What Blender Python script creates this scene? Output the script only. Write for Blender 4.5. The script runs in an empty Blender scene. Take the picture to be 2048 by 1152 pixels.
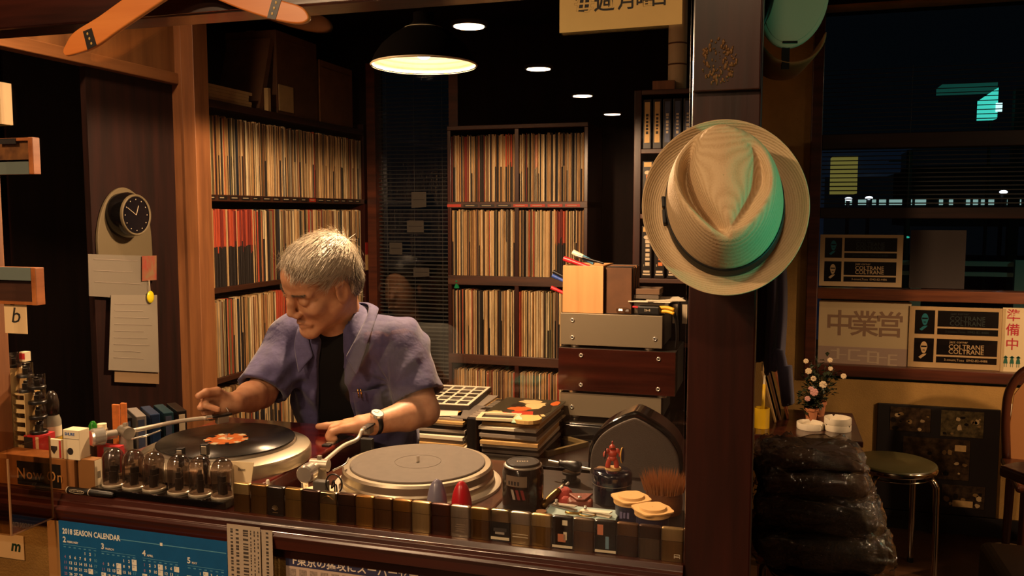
import bpy, bmesh, math, random
import numpy as np
from mathutils import Vector, Matrix

# ------------------------------------------------------------------ camera
F_PX, YAW, PITCH, EYE = 1720.0, math.radians(16.8), math.radians(5.0), 1.46
FWD = Vector((-math.sin(YAW)*math.cos(PITCH), math.cos(YAW)*math.cos(PITCH), -math.sin(PITCH)))
RT = Vector((math.cos(YAW), math.sin(YAW), 0))
UP = RT.cross(FWD)
EYEP = Vector((0, 0, EYE))
scn = bpy.context.scene
C = scn.collection
cam_d = bpy.data.cameras.new('camera'); cam_d.sensor_width = 36; cam_d.lens = 36*F_PX/2048; cam_d.clip_start = .02
cam = bpy.data.objects.new('camera', cam_d); C.objects.link(cam)
cam.matrix_world = Matrix(((RT.x, UP.x, -FWD.x, 0), (RT.y, UP.y, -FWD.y, 0), (RT.z, UP.z, -FWD.z, EYE), (0, 0, 0, 1)))
scn.camera = cam
# ------------------------------------------------------------------ world (night outside) and exposure
w = bpy.data.worlds.new('night'); scn.world = w; w.use_nodes = True
w.node_tree.nodes['Background'].inputs[0].default_value = (.02, .035, .05, 1)
w.node_tree.nodes['Background'].inputs[1].default_value = .03
vs = scn.view_settings
vs.view_transform = 'Standard'; vs.look = 'None'; vs.exposure = 0.5; vs.gamma = 1.0; vs.use_curve_mapping = False
WARM = (1.0, .63, .34)
E_PENDANT, E_DOWN, E_TEAL = 96.0, 20.0, 13.0
rnd = random.Random(7)

def at(x, y, X=None, Y=None, Z=None, d=None):
    """a pixel of the 2048 x 1152 photograph -> the world point on the plane X=, Y=, Z= or at depth d"""
    r = FWD + RT*((x-1024)/F_PX) - UP*((y-576)/F_PX)
    if d is not None: t = d
    elif X is not None: t = X/r.x
    elif Y is not None: t = Y/r.y
    else: t = (Z-EYE)/r.z
    return EYEP + r*t

# ------------------------------------------------------------------ materials
MATS = {}
def srgb(h):
    h = h.lstrip('#'); h = h if len(h) == 6 else ''.join(c*2 for c in h); v = [int(h[i:i+2], 16)/255 for i in (0, 2, 4)]
    return tuple((c/12.92 if c <= .04045 else ((c+.055)/1.055)**2.4) for c in v)
def col(c): return srgb(c) if isinstance(c, str) else c
def mat(name, c=(.5,.5,.5), rough=.5, metal=0, var=0, vscale=20, bump=0, bscale=60, stretch=None, c2=None, coat=0, emit=None, estr=0, spec=.5, sheen=0, sss=0):
    if name in MATS: return MATS[name]
    m = bpy.data.materials.new(name); m.use_nodes = True; nt = m.node_tree; N = nt.nodes; L = nt.links
    b = N['Principled BSDF']; c = col(c)
    b.inputs['Base Color'].default_value = (*c, 1); b.inputs['Roughness'].default_value = rough; b.inputs['Metallic'].default_value = metal
    b.inputs['Specular IOR Level'].default_value = spec
    if coat: b.inputs['Coat Weight'].default_value = coat; b.inputs['Coat Roughness'].default_value = .12
    if sheen: b.inputs['Sheen Weight'].default_value = sheen
    if sss: b.inputs['Subsurface Weight'].default_value = sss; b.inputs['Subsurface Radius'].default_value = (.01, .004, .002)
    if emit: b.inputs['Emission Color'].default_value = (*col(emit), 1); b.inputs['Emission Strength'].default_value = estr
    if var or c2 or bump:
        tc = N.new('ShaderNodeTexCoord'); mp = N.new('ShaderNodeMapping'); L.new(tc.outputs['Object'], mp.inputs[0])
        if stretch: mp.inputs['Scale'].default_value = stretch
    if var or c2:
        nz = N.new('ShaderNodeTexNoise'); nz.inputs['Scale'].default_value = vscale; nz.inputs['Detail'].default_value = 5; nz.inputs['Roughness'].default_value = .6
        L.new(mp.outputs[0], nz.inputs['Vector'])
        rp = N.new('ShaderNodeValToRGB'); L.new(nz.outputs['Fac'], rp.inputs[0])
        lo = col(c2) if c2 else tuple(x*(1-var) for x in c); hi = c if c2 else tuple(min(1, x*(1+var)) for x in c)
        rp.color_ramp.elements[0].position = .35; rp.color_ramp.elements[1].position = .65
        rp.color_ramp.elements[0].color = (*lo, 1); rp.color_ramp.elements[1].color = (*hi, 1)
        L.new(rp.outputs[0], b.inputs['Base Color'])
    if bump:
        n2 = N.new('ShaderNodeTexNoise'); n2.inputs['Scale'].default_value = bscale; n2.inputs['Detail'].default_value = 3
        L.new(mp.outputs[0], n2.inputs['Vector'])
        bp = N.new('ShaderNodeBump'); bp.inputs['Strength'].default_value = bump; bp.inputs['Distance'].default_value = .01
        L.new(n2.outputs['Fac'], bp.inputs['Height']); L.new(bp.outputs[0], b.inputs['Normal'])
    MATS[name] = m; return m
def wood(name, c, c2, axis='x', rough=.45, coat=0, scale=30, bump=.05, spec=.5):
    s = {'x': (.07, 1, 1), 'y': (1, .07, 1), 'z': (1, 1, .07)}[axis]
    return mat(name, c, rough, c2=c2, vscale=scale, stretch=s, bump=bump, bscale=scale*1.5, coat=coat, spec=spec)
def thin_glass(name, tint=(1,1,1), rough=.0, base=.04, haze=0, hazec=(.3,.25,.22), crinkle=0):
    """clear sheet: see-through with a Schlick mirror reflection"""
    if name in MATS: return MATS[name]
    m = bpy.data.materials.new(name); m.use_nodes = True; nt = m.node_tree; N = nt.nodes; L = nt.links
    N.remove(N['Principled BSDF']); out = N['Material Output']
    tr = N.new('ShaderNodeBsdfTransparent'); tr.inputs[0].default_value = (*tint, 1)
    gl = N.new('ShaderNodeBsdfGlossy'); gl.inputs['Roughness'].default_value = rough
    lw = N.new('ShaderNodeLayerWeight'); pw = N.new('ShaderNodeMath'); pw.operation = 'POWER'; pw.inputs[1].default_value = 5
    ma = N.new('ShaderNodeMath'); ma.operation = 'MULTIPLY_ADD'; ma.inputs[1].default_value = 1-base; ma.inputs[2].default_value = base
    mx = N.new('ShaderNodeMixShader')
    L.new(lw.outputs['Facing'], pw.inputs[0]); L.new(pw.outputs[0], ma.inputs[0]); L.new(ma.outputs[0], mx.inputs[0])
    src = tr
    if crinkle:
        tc = N.new('ShaderNodeTexCoord'); nz = N.new('ShaderNodeTexNoise'); nz.inputs['Scale'].default_value = crinkle; nz.inputs['Detail'].default_value = 3; nz.inputs['Distortion'].default_value = 1.2; L.new(tc.outputs['Object'], nz.inputs['Vector']); bp = N.new('ShaderNodeBump'); bp.inputs['Strength'].default_value = .8; bp.inputs['Distance'].default_value = .02; L.new(nz.outputs['Fac'], bp.inputs['Height']); L.new(bp.outputs[0], gl.inputs['Normal'])
    if haze:
        df = N.new('ShaderNodeBsdfDiffuse'); df.inputs[0].default_value = (*hazec, 1); src = N.new('ShaderNodeMixShader'); src.inputs[0].default_value = haze; L.new(tr.outputs[0], src.inputs[1]); L.new(df.outputs[0], src.inputs[2])
    L.new(src.outputs[0], mx.inputs[1]); L.new(gl.outputs[0], mx.inputs[2]); L.new(mx.outputs[0], out.inputs['Surface'])
    MATS[name] = m; return m
def attr_mat(name, rough=.7):
    """paper sleeves: colour per spine stored with the mesh, mottled by a stretched noise"""
    if name in MATS: return MATS[name]
    m = bpy.data.materials.new(name); m.use_nodes = True; N = m.node_tree.nodes; L = m.node_tree.links; b = N['Principled BSDF']
    a = N.new('ShaderNodeAttribute'); a.attribute_name = 'tint'
    tc = N.new('ShaderNodeTexCoord'); mp = N.new('ShaderNodeMapping'); mp.inputs['Scale'].default_value = (1, 1, .12); L.new(tc.outputs['Object'], mp.inputs[0])
    nz = N.new('ShaderNodeTexNoise'); nz.inputs['Scale'].default_value = 90; nz.inputs['Detail'].default_value = 4; L.new(mp.outputs[0], nz.inputs[0])
    mr = N.new('ShaderNodeMapRange'); mr.inputs[1].default_value = .3; mr.inputs[2].default_value = .7; mr.inputs[3].default_value = .6; mr.inputs[4].default_value = 1.15
    L.new(nz.outputs[0], mr.inputs[0])
    mx = N.new('ShaderNodeMix'); mx.data_type = 'RGBA'; mx.blend_type = 'MULTIPLY'; mx.inputs[0].default_value = 1
    L.new(a.outputs['Color'], mx.inputs[6]); L.new(mr.outputs[0], mx.inputs[7]); L.new(mx.outputs[2], b.inputs['Base Color'])
    b.inputs['Roughness'].default_value = rough; MATS[name] = m; return m

# ------------------------------------------------------------------ mesh builder and scene-tree helpers
def rotz(a): return Matrix.Rotation(a, 4, 'Z')
def frame(o, x, y, z):
    x, y, z, o = Vector(x), Vector(y), Vector(z), Vector(o)
    return Matrix(((x.x, y.x, z.x, o.x), (x.y, y.y, z.y, o.y), (x.z, y.z, z.z, o.z), (0, 0, 0, 1)))
def axis_frame(o, d, hint=(0, 0, 1)):
    """matrix whose local z runs along d"""
    z = Vector(d).normalized(); h = Vector(hint)
    if abs(z.dot(h)) > .95: h = Vector((1, 0, 0))
    x = h.cross(z).normalized(); y = z.cross(x)
    return frame(o, x, y, z)
def catmull(pts, n=6):
    pts = [Vector(p) for p in pts]; q = [pts[0]*2-pts[1]] + pts + [pts[-1]*2-pts[-2]]; out = []
    for i in range(1, len(q)-2):
        a, b, c, d = q[i-1:i+3]
        for k in range(n):
            t = k/n; out.append(.5*((2*b)+(c-a)*t+(2*a-5*b+4*c-d)*t*t+(3*b-a-3*c+d)*t**3))
    out.append(pts[-1]); return out
class MB:
    def __init__(s): s.v = []; s.f = []; s.m = []; s.T = Matrix()
    def add(s, vs, fs, mi=0):
        o = len(s.v); s.v += [s.T @ Vector(p) for p in vs]
        for f in fs: s.f.append([o+i for i in f]); s.m.append(mi)
        return s
    def box(s, x0, x1, y0, y1, z0, z1, mi=0, taper=None):
        v = [(x0,y0,z0),(x1,y0,z0),(x1,y1,z0),(x0,y1,z0),(x0,y0,z1),(x1,y0,z1),(x1,y1,z1),(x0,y1,z1)]
        if taper:
            cx, cy = (x0+x1)/2, (y0+y1)/2
            v = v[:4] + [(cx+(p[0]-cx)*taper, cy+(p[1]-cy)*taper, p[2]) for p in v[4:]]
        return s.add(v, [(0,3,2,1),(4,5,6,7),(0,1,5,4),(1,2,6,5),(2,3,7,6),(3,0,4,7)], mi)
    def cbox(s, c, sz, mi=0, rz=0):
        T0 = s.T; s.T = T0 @ Matrix.Translation(c) @ rotz(rz); a, b, h = sz[0]/2, sz[1]/2, sz[2]/2
        s.box(-a, a, -b, b, -h, h, mi); s.T = T0; return s
    def lathe(s, prof, n=24, mi=0, o=(0,0,0), M=None, cap=True):
        T0 = s.T; s.T = T0 @ (M if M is not None else Matrix.Translation(o)); vs = []; fs = []
        for r, z in prof:
            for k in range(n): a = 2*math.pi*k/n; vs.append((r*math.cos(a), r*math.sin(a), z))
        for i in range(len(prof)-1):
            for k in range(n):
                j = (k+1) % n; fs.append((i*n+k, i*n+j, (i+1)*n+j, (i+1)*n+k))
        if cap and prof[0][0] > 1e-5: fs.append(tuple(range(n-1, -1, -1)))
        if cap and prof[-1][0] > 1e-5: fs.append(tuple(range((len(prof)-1)*n, len(prof)*n)))
        s.add(vs, fs, mi); s.T = T0; return s
    def cyl(s, p0, p1, r0, r1=None, n=16, mi=0):
        r1 = r0 if r1 is None else r1; d = Vector(p1)-Vector(p0)
        return s.lathe([(r0, 0), (r1, d.length)], n, mi, M=axis_frame(p0, d))
    def tube(s, pts, r, n=8, mi=0, smooth=0, closed=False):
        if smooth: pts = catmull(pts, smooth)
        pts = [Vector(p) for p in pts]; vs = []; fs = []; K = len(pts); R = r if callable(r) else (lambda t: r)
        X = None
        for i, p in enumerate(pts):
            d = (pts[min(i+1, K-1)]-pts[max(i-1, 0)]).normalized()
            if X is None:
                h = Vector((0, 0, 1)) if abs(d.z) < .9 else Vector((1, 0, 0)); X = h.cross(d).normalized()
            X = (X-d*X.dot(d)).normalized(); Yv = d.cross(X)
            for k in range(n): a = 2*math.pi*k/n; vs.append(p+(X*math.cos(a)+Yv*math.sin(a))*R(i/(K-1)))
        for i in range(K-1):
            for k in range(n): j = (k+1) % n; fs.append((i*n+k, i*n+j, (i+1)*n+j, (i+1)*n+k))
        fs.append(tuple(range(n-1, -1, -1))); fs.append(tuple(range((K-1)*n, K*n)))
        return s.add(vs, fs, mi)
    def prism(s, poly, h0, h1, mi=0, M=None):
        """polygon in local xy pushed from z=h0 to z=h1"""
        T0 = s.T; s.T = T0 @ (M if M is not None else Matrix()); n = len(poly)
        vs = [(p[0], p[1], h0) for p in poly] + [(p[0], p[1], h1) for p in poly]
        fs = [tuple(range(n-1, -1, -1)), tuple(range(n, 2*n))] + [(i, (i+1) % n, n+(i+1) % n, n+i) for i in range(n)]
        s.add(vs, fs, mi); s.T = T0; return s
    def ball(s, c, r, n=14, mi=0, M=None):
        r = r if hasattr(r, '__len__') else (r, r, r); T0 = s.T
        s.T = T0 @ (M if M is not None else Matrix.Translation(c)); vs = [(0, 0, -r[2])]; fs = []; m = max(4, n//2)
        for i in range(1, m):
            b = -math.pi/2+math.pi*i/m
            for k in range(n): a = 2*math.pi*k/n; vs.append((r[0]*math.cos(b)*math.cos(a), r[1]*math.cos(b)*math.sin(a), r[2]*math.sin(b)))
        vs.append((0, 0, r[2])); q = len(vs)-1
        for k in range(n): fs.append((0, 1+(k+1) % n, 1+k)); fs.append((q, q-n+k, q-n+(k+1) % n))
        for i in range(m-2):
            for k in range(n): j = (k+1) % n; fs.append((1+i*n+k, 1+i*n+j, 1+(i+1)*n+j, 1+(i+1)*n+k))
        s.add(vs, fs, mi); s.T = T0; return s
    def sheet(s, P, mi=0, flip=False):
        """grid of points P[i][j] -> faces"""
        a, b = len(P), len(P[0]); vs = [p for row in P for p in row]; fs = []
        for i in range(a-1):
            for j in range(b-1):
                q = (i*b+j, i*b+j+1, (i+1)*b+j+1, (i+1)*b+j); fs.append(q[::-1] if flip else q)
        return s.add(vs, fs, mi)
    def build(s, name, mats, parent=None, smooth=False, bevel=0, world=False, solid=0, subd=0, seg=2, angle=None, weld=0):
        me = bpy.data.meshes.new(name); V = s.v
        if world: I = (world if isinstance(world, Wrap) else parent).inv; V = [I @ p for p in V]
        me.from_pydata([tuple(p) for p in V], [], s.f); mats = mats if isinstance(mats, (list, tuple)) else [mats]
        for m in mats: me.materials.append(m)
        me.polygons.foreach_set('material_index', s.m)
        if weld:
            bm_ = bmesh.new(); bm_.from_mesh(me); bmesh.ops.remove_doubles(bm_, verts=bm_.verts, dist=weld); bm_.to_mesh(me); bm_.free()
        if smooth: me.polygons.foreach_set('use_smooth', [True]*len(me.polygons))
        me.update(); o = bpy.data.objects.new(name, me); C.objects.link(o)
        if parent is not None: o.parent = parent if not isinstance(parent, Wrap) else parent.o
        if solid: md = o.modifiers.new('s', 'SOLIDIFY'); md.thickness = solid; md.offset = 0
        if bevel: md = o.modifiers.new('b', 'BEVEL'); md.width = bevel; md.segments = seg; md.limit_method = 'ANGLE'; md.angle_limit = .6
        if subd: md = o.modifiers.new('u', 'SUBSURF'); md.levels = subd; md.render_levels = subd
        if smooth and angle: 
            me.set_sharp_from_angle(angle=angle)
        return o
class Wrap:
    """an Empty that stands for a thing, with its inverse world matrix at hand"""
    def __init__(s, o, mw): s.o = o; s.mw = mw; s.inv = mw.inverted()
    def __getitem__(s, k): return s.inv if k == '_mw_inv' else s.o[k]
    def __setitem__(s, k, v): s.o[k] = v
def tag(o, label, cat, group=None, kind=None):
    o = o.o if isinstance(o, Wrap) else o
    if label: o['label'] = label
    if cat: o['category'] = cat
    if group: o['group'] = group
    if kind: o['kind'] = kind
    return o
def thing(name, label, cat, loc=(0,0,0), rz=0, group=None):
    o = bpy.data.objects.new(name, None); C.objects.link(o); o.empty_display_size = .02
    o.location = loc; o.rotation_euler = (0, 0, rz); tag(o, label, cat, group)
    return Wrap(o, Matrix.Translation(loc) @ rotz(rz))
def struct(o, label=None): o['kind'] = 'structure'; (o.__setitem__('label', label) if label else None); return o
def one(name, label, cat, mb, mats, loc=None, group=None, **kw):
    """a thing that is a single mesh, its origin put at its base"""
    if loc is None:
        lo = Vector([min(p[i] for p in mb.v) for i in range(3)]); hi = Vector([max(p[i] for p in mb.v) for i in range(3)])
        loc = Vector(((lo.x+hi.x)/2, (lo.y+hi.y)/2, lo.z))
    loc = Vector(loc); mb.v = [p-loc for p in mb.v]; o = mb.build(name, mats, **kw); o.location = loc
    tag(o, label, cat, group); return o
def dup(w_, loc, rz=0, label=None, scale=None):
    root = w_.o if isinstance(w_, Wrap) else w_
    def cp(o, par):
        c = o.copy(); C.objects.link(c); c.parent = par
        for ch in o.children: cp(ch, c)
        return c
    r = cp(root, None); r.location = loc; r.rotation_euler = (0, 0, rz)
    if scale: r.scale = scale
    if label: r['label'] = label
    return r
# lettering: collected here, turned into meshes at the end in one go
TEXTS = []
def txt(s, M, size, material, name, parent, bold=0, sx=1, align='CENTER', depth=.0002, shear=0, space=1):
    TEXTS.append((s, M, size, material, name, parent, bold, sx, align, depth, shear, space))
def face_frame(o, right, up):
    """local x = right, local y = up, z = towards the reader"""
    x = Vector(right).normalized(); y = Vector(up).normalized(); return frame(o, x, y, x.cross(y))
def on_y(x, y, z): return face_frame((x, y, z), (1, 0, 0), (0, 0, 1))   # lettering that faces -Y

def bars(parent, M, n, w_, h, m, name='print', world=True, seed=1, e=.0003):
    """a line of illegible print: n small blocks of uneven width along local x, centred"""
    r_ = random.Random(seed); mb = MB(); mb.T = M; x = -w_/2; st = w_/n
    for k in range(n): a = st*r_.uniform(.45, .82); hh = h*r_.uniform(.7, 1); mb.box(x, x+a, -hh/2, hh/2, 0, e); x += st
    return mb.build(name, m, parent, world=world)
# ================================================================== the room
WOODRED = wood('dark red lacquered wood', '#421a11', '#260d08', 'x', .3, .5)
WOODREDZ = wood('dark red lacquered wood upright', '#38130b', '#200a06', 'z', .35, .4)
WOODTAN = wood('honey plywood upright', '#8c5b35', '#6c4326', 'z', .5, 0, 24)
WOODTANY = wood('honey plywood rail', '#94623a', '#734826', 'y', .5, 0, 24)
WOODDK = wood('dark stained shelf wood', '#4b2a19', '#2c160d', 'y', .5, .1)
WOODDKX = wood('dark stained board', '#4b2a19', '#2c160d', 'x', .5, .1)
PLASTER = mat('ochre plaster', '#a07a3e', .85, var=.12, vscale=8, bump=.25, bscale=250)
DARKWALL = wood('near black panelling', '#170b08', '#0c0504', 'z', .8, spec=.15)
CEIL = mat('dark brown ceiling', '#140c08', .95, var=.2, vscale=5, spec=.1)  # dark brown, tone varied at random
FLOORM = mat('worn brown lino', '#4e321e', .45, c2='#38220f', vscale=6, bump=.05)
YB, YG, XL = 4.25, 1.375, -2.1
ZC = 2.4
mb = MB().box(-3.2, 4.2, -6.6, 4.5, -.06, 0); struct(mb.build('floor', FLOORM))
mb = MB().box(-3.2, 4.2, -6.6, 4.5, ZC, ZC+.06); struct(mb.build('ceiling', CEIL))
# back wall with two window openings
W1 = (at(1637, 500, Y=YB).x, 3.4, .735, 2.39)
W2 = (-2.06, -1.6, .5, 2.25)
mb = MB()
y0, y1 = YB, YB+.12
mb.box(-3.2, W2[0], y0, y1, 0, ZC, 1); mb.box(W2[0], W2[1], y0, y1, 0, W2[2], 1); mb.box(W2[0], W2[1], y0, y1, W2[3], ZC, 1)
mb.box(W2[1], -.1, y0, y1, 0, ZC, 1); mb.box(-.1, W1[0]-.05, y0, y1, 0, ZC)
mb.box(W1[0]-.05, W1[1], y0, y1, 0, W1[2]-.05); mb.box(W1[0]-.05, W1[1], y0, y1, W1[3], ZC); mb.box(W1[1], 4.2, y0, y1, 0, ZC)
struct(mb.build('wall_back', [PLASTER, DARKWALL]))
struct(MB().box(-3.2, -2.62, -6.6, 4.25, 0, ZC).build('wall_left', DARKWALL))
struct(MB().box(4.1, 4.2, -6.6, 4.25, 0, ZC).build('wall_right', PLASTER))
struct(MB().box(-2.62, 4.1, -6.6, -6.5, 0, ZC).build('wall_rear', WOODDK))
struct(MB().box(-.02, 4.1, YB-.015, YB, 0, .085).build('baseboard_back', mat('black rubber skirting', '#140d0a', .6)))
# front partition under the sliding glass, with its sill, posts and lintel
struct(MB().box(-2.6, -.126, 1.41, 1.47, 0, .80).build('wall_front', mat('olive plaster', '#8a6a34', .85, var=.15, vscale=9, bump=.3, bscale=220)))
prof = [(1.50, .80), (1.405, .80), (1.405, .826), (1.382, .826), (1.378, .845), (1.374, .853), (1.378, .858), (1.384, .859), (1.386, .868), (1.392, .870), (1.396, .88), (1.50, .88)]
mb = MB(); xs = (-2.6, -.126); vs = [(x, p[0], p[1]) for x in xs for p in prof]; n = len(prof)
mb.add(vs, [tuple(range(n-1, -1, -1)), tuple(range(n, 2*n))] + [(i, (i+1) % n, n+(i+1) % n, n+i) for i in range(n)])
struct(mb.build('trim_1', WOODRED, bevel=.001), 'dark red grooved window sill under the row of lighters')
struct(MB().box(-.126, -.021, 1.40, 1.505, 0, ZC).build('trim_2', WOODREDZ, bevel=.003), 'dark red square pillar the straw hat hangs on')
struct(MB().box(-2.6, -.126, 1.385, 1.46, 1.824, 1.892).build('trim_3', WOODRED, bevel=.004), 'dark red lintel above the glass')
struct(MB().box(-2.6, -.126, 1.40, 1.46, 1.892, ZC).build('wall_front_upper', WOODTANY))
struct(MB().box(-1.66, at(19, 700, Y=1.455).x, 1.40, 1.455, .88, 1.824).build('trim_4', WOODTAN, bevel=.003))
# left side of the booth: rail, panel above it, plank post
a = at(347, 400, Y=2.72); b = at(397, 400, Y=2.72); mid = (a.x+b.x)/2
root = MB().box(a.x, mid-.001, 2.72, 2.80, 0, ZC).build('trim_5', WOODTAN, bevel=.002); struct(root, 'honey wood post of two planks in front of the tall record shelves')
MB().box(mid+.001, b.x, 2.715, 2.80, 0, ZC).build('plank', WOODTAN, root, bevel=.002)
struct(MB().box(a.x-.012, a.x+.01, 2.30, 2.72, 0, 1.93).build('trim_6', wood('dark inner panelling', '#240d08', '#140604', 'z', .7, spec=.2)))
zr = at(200, 113, X=XL).z
struct(MB().box(XL-.05, XL, 1.47, 2.72, zr-.035, zr+.005).build('trim_7', WOODTANY, bevel=.003))
struct(MB().box(XL-.03, XL-.015, 1.47, 2.72, zr+.005, ZC).build('wall_side', wood('panel plywood', '#8a5c33', '#6c4524', 'z', .6, 0, 14)))
# sliding glass of the booth
GL = thin_glass('clear glass sheet', base=.05)
gw = struct(MB().box(at(17, 500, Y=YG).x, -.128, YG+.004, YG+.009, .872, 1.826).build('window_3', GL), 'clear sliding glass sheet in front of the record booth')
# partition running back from the pillar
struct(MB().box(-.12, -.045, 1.505, 3.1, 0, ZC).build('wall_partition', WOODREDZ))
struct(MB().box(-.045, -.022, 1.52, 1.56, 0, ZC).build('trim_8', WOODTAN))

# ------------------------------------------------------------------ windows and blinds
FR = wood('window frame wood', '#5c2c19', '#3a190e', 'x', .4, .2); FRL = wood('lit rail wood', '#7a4322', '#552a13', 'x', .4, .2)  # FRL is a lighter copy: light on the middle rail put into its colour
def zy(y, x=1800): return at(x, y, Y=YB).z
wroot = thing('window_1', None, None, (W1[0], YB, W1[2])); wroot['kind'] = 'structure'; wroot['label'] = 'dark night window of the seating area with posters'
fr = MB(); fr.box(W1[0]-.05, W1[0], YB-.03, YB+.08, W1[2]-.05, W1[3]); fr.build('frame', FR, wroot, world=True, bevel=.004)
FRD = wood('shaded rail wood', '#2a130b', '#180a05', 'x', .5)  # darker copy: shade on the two upper rails put into the colour
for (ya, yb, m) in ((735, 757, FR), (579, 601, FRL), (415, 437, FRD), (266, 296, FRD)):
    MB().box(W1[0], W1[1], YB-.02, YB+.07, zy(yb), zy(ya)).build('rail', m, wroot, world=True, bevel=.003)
GLW = thin_glass('window pane', base=.04)
for (ya, yb) in ((601, 735), (437, 579), (0, 415)):
    MB().box(W1[0], W1[1], YB+.05, YB+.054, zy(yb), zy(ya)).build('pane', GLW, wroot, world=True)
w2 = thing('window_2', None, None, (W2[0], YB, W2[2])); w2['kind'] = 'structure'; w2['label'] = 'narrow black window between the record shelves'
MB().box(W2[0]-.03, W2[0]+.02, YB-.02, YB+.06, W2[2], W2[3]).box(W2[1]-.02, W2[1]+.03, YB-.02, YB+.06, W2[2], W2[3]).build('frame', FR, w2, world=True)
MB().box(W2[0], W2[1], YB+.05, YB+.054, W2[2], W2[3]).build('pane', GLW, w2, world=True)
BL = mat('grey blind slat', '#4a4a48', .5)
def blind(name, label, x0, x1, z0, z1, pitch):
    t = thing(name, label, 'blind', ((x0+x1)/2, YB+.02, z1))
    s0 = None; n = int((z1-z0)/pitch)
    for i in range(n):
        if s0 is None:
            s0 = MB().add([(x0-(x0+x1)/2, -.007, -.0025), (x1-(x0+x1)/2, -.007, -.0025), (x1-(x0+x1)/2, .007, .0025), (x0-(x0+x1)/2, .007, .0025)], [(0, 1, 2, 3)]).build('slat', BL, t, solid=.0006); o = s0
        else: o = s0.copy(); C.objects.link(o); o.parent = t.o
        o.location = (0, 0, -.01-i*pitch)
    for k in (.12, .5, .88):
        MB().cyl((x0+(x1-x0)*k-(x0+x1)/2, -.008, 0), (x0+(x1-x0)*k-(x0+x1)/2, -.008, z0-z1), .0008, n=5).build('cord', BL, t)
    return t
blind('venetian_blind', 'half open grey slatted blind over the seating area window', W1[0]+.005, 3.3, zy(413), zy(130), .0195)
blind('venetian_blind', 'slatted blind in the narrow window behind the record man', W2[0]+.02, W2[1]-.02, .55, 2.2, .021)

# ------------------------------------------------------------------ outside at night
NIGHT = mat('night asphalt', '#1a2022', .8)
struct(MB().box(-12, 22, 4.5, 40, -.35, -.3).build('ground_outside', NIGHT))
g = thing('guard_rail', 'pale roadside guard rail seen through the window', 'guard rail', (3, 7.5, -.3)); GR = mat('guard rail paint', '#8fb5a6', .6)
for z in ((521, 530), (542, 550)):
    pa, pb = at(1810, z[0], Y=7.5), at(1810, z[1], Y=7.5)
    MB().box(.6, 7.5, 7.5, 7.55, pb.z, pa.z).build('beam', GR, g, world=True)
for x in (1832, 2040):
    p = at(x, 520, Y=7.5); MB().box(p.x-.04, p.x+.04, 7.46, 7.52, -.3, p.z).build('post', GR, g, world=True)
tr = thing('commuter_train', 'distant train with a row of lit windows in the night', 'train', (4, 16, 0))
za, zb = at(1800, 417, Y=16).z, at(1800, 392, Y=16).z
MB().box(2.2, 12, 16, 18, za-.3, zb+.5).build('body', mat('dark train side', '#0c1416', .5), tr, world=True)
TL = mat('lit train window', '#203030', .4, emit=(.5, .85, .78), estr=.3)
xw = 1690
while xw < 2046:
    wpx = rnd.choice((8, 10, 14, 22, 26)); p0, p1 = at(xw, 410, Y=15.99), at(xw+wpx, 399, Y=15.99)
    MB().box(p0.x, p1.x, 15.97, 16, p0.z, p1.z).build('window_pane', TL, tr, world=True); xw += wpx+rnd.choice((6, 12, 18, 26))
LG = mat('street lamp glow', '#fff', .5, emit=(.75, .85, 1), estr=2.0); PG = mat('dark lamp pole', '#030404', .8)
for (x, y) in ((1697, 398), (1738, 396), (2007, 384)):
    p = at(x, y, Y=15); t = thing('street_lamp', {1697: 'white street light low at the window edge', 1738: 'white street light above the train', 2007: 'bluish street light at the far end of the train'}[x], 'street lamp', (p.x, 15.1, -.3))
    MB().ball(p, (.06, .04, .03), 10).build('lamp_head', LG, t, smooth=True, world=True); MB().cyl((p.x, 15.1, -.3), (p.x, 15.1, p.z), .03).build('pole', PG, t, world=True)
sg = thing('lit_sign', 'tall lit turquoise sign high outside the window', 'sign', tuple(at(1975, 240, Y=9)))
pa, pb = at(1956, 240, Y=9), at(1992, 178, Y=9)
MB().prism([(pa.x, pa.z), (pb.x, pa.z), (pb.x, pb.z), (pa.x, pb.z-.1)], -9.06, -8.9, M=Matrix(((1,0,0,0),(0,0,-1,0),(0,1,0,0),(0,0,0,1)))).build('panel', mat('turquoise light box', '#0a6a5a', .4, emit=(.05, .62, .5), estr=.75), sg, world=True)
MB().box(pa.x+.12, pa.x+.17, 8.88, 8.9, pa.z+.06, pb.z-.14).build('lettering', mat('pale sign light', '#cfe', .4, emit=(.6, 1, 1), estr=.9), sg, world=True)
MB().box(pa.x+.3, pa.x+.38, 9.0, 9.1, -.3, pb.z).build('pole', PG, sg, world=True)
sc_ = thing('sign_canopy', 'dim green lit awning beside the turquoise sign', 'awning', (at(1985, 180, Y=9.2).x, 9.25, -.3))
MB().box(at(1880, 180, Y=9.2).x, at(1990, 180, Y=9.2).x, 9.1, 9.4, at(1930, 184, Y=9.2).z, at(1930, 170, Y=9.2).z).build('roof', mat('green awning', '#04140f', .8, emit=(.01, .10, .075), estr=.3), sc_, world=True); MB().box(at(1985, 180, Y=9.2).x, at(1990, 180, Y=9.2).x, 9.25, 9.3, -.3, at(1930, 184, Y=9.2).z).build('pole', PG, sc_, world=True)
one('yellow_shutter', 'dim yellow lit shutter of a house across the street', 'shutter', MB().box(at(1664, 380, Y=12).x, at(1714, 380, Y=12).x, 12, 12.499, at(1690, 387, Y=12).z, at(1690, 312, Y=12).z), mat('yellow lit shutter', '#4a4214', .6, emit=(.16, .14, .03), estr=.55))
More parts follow.
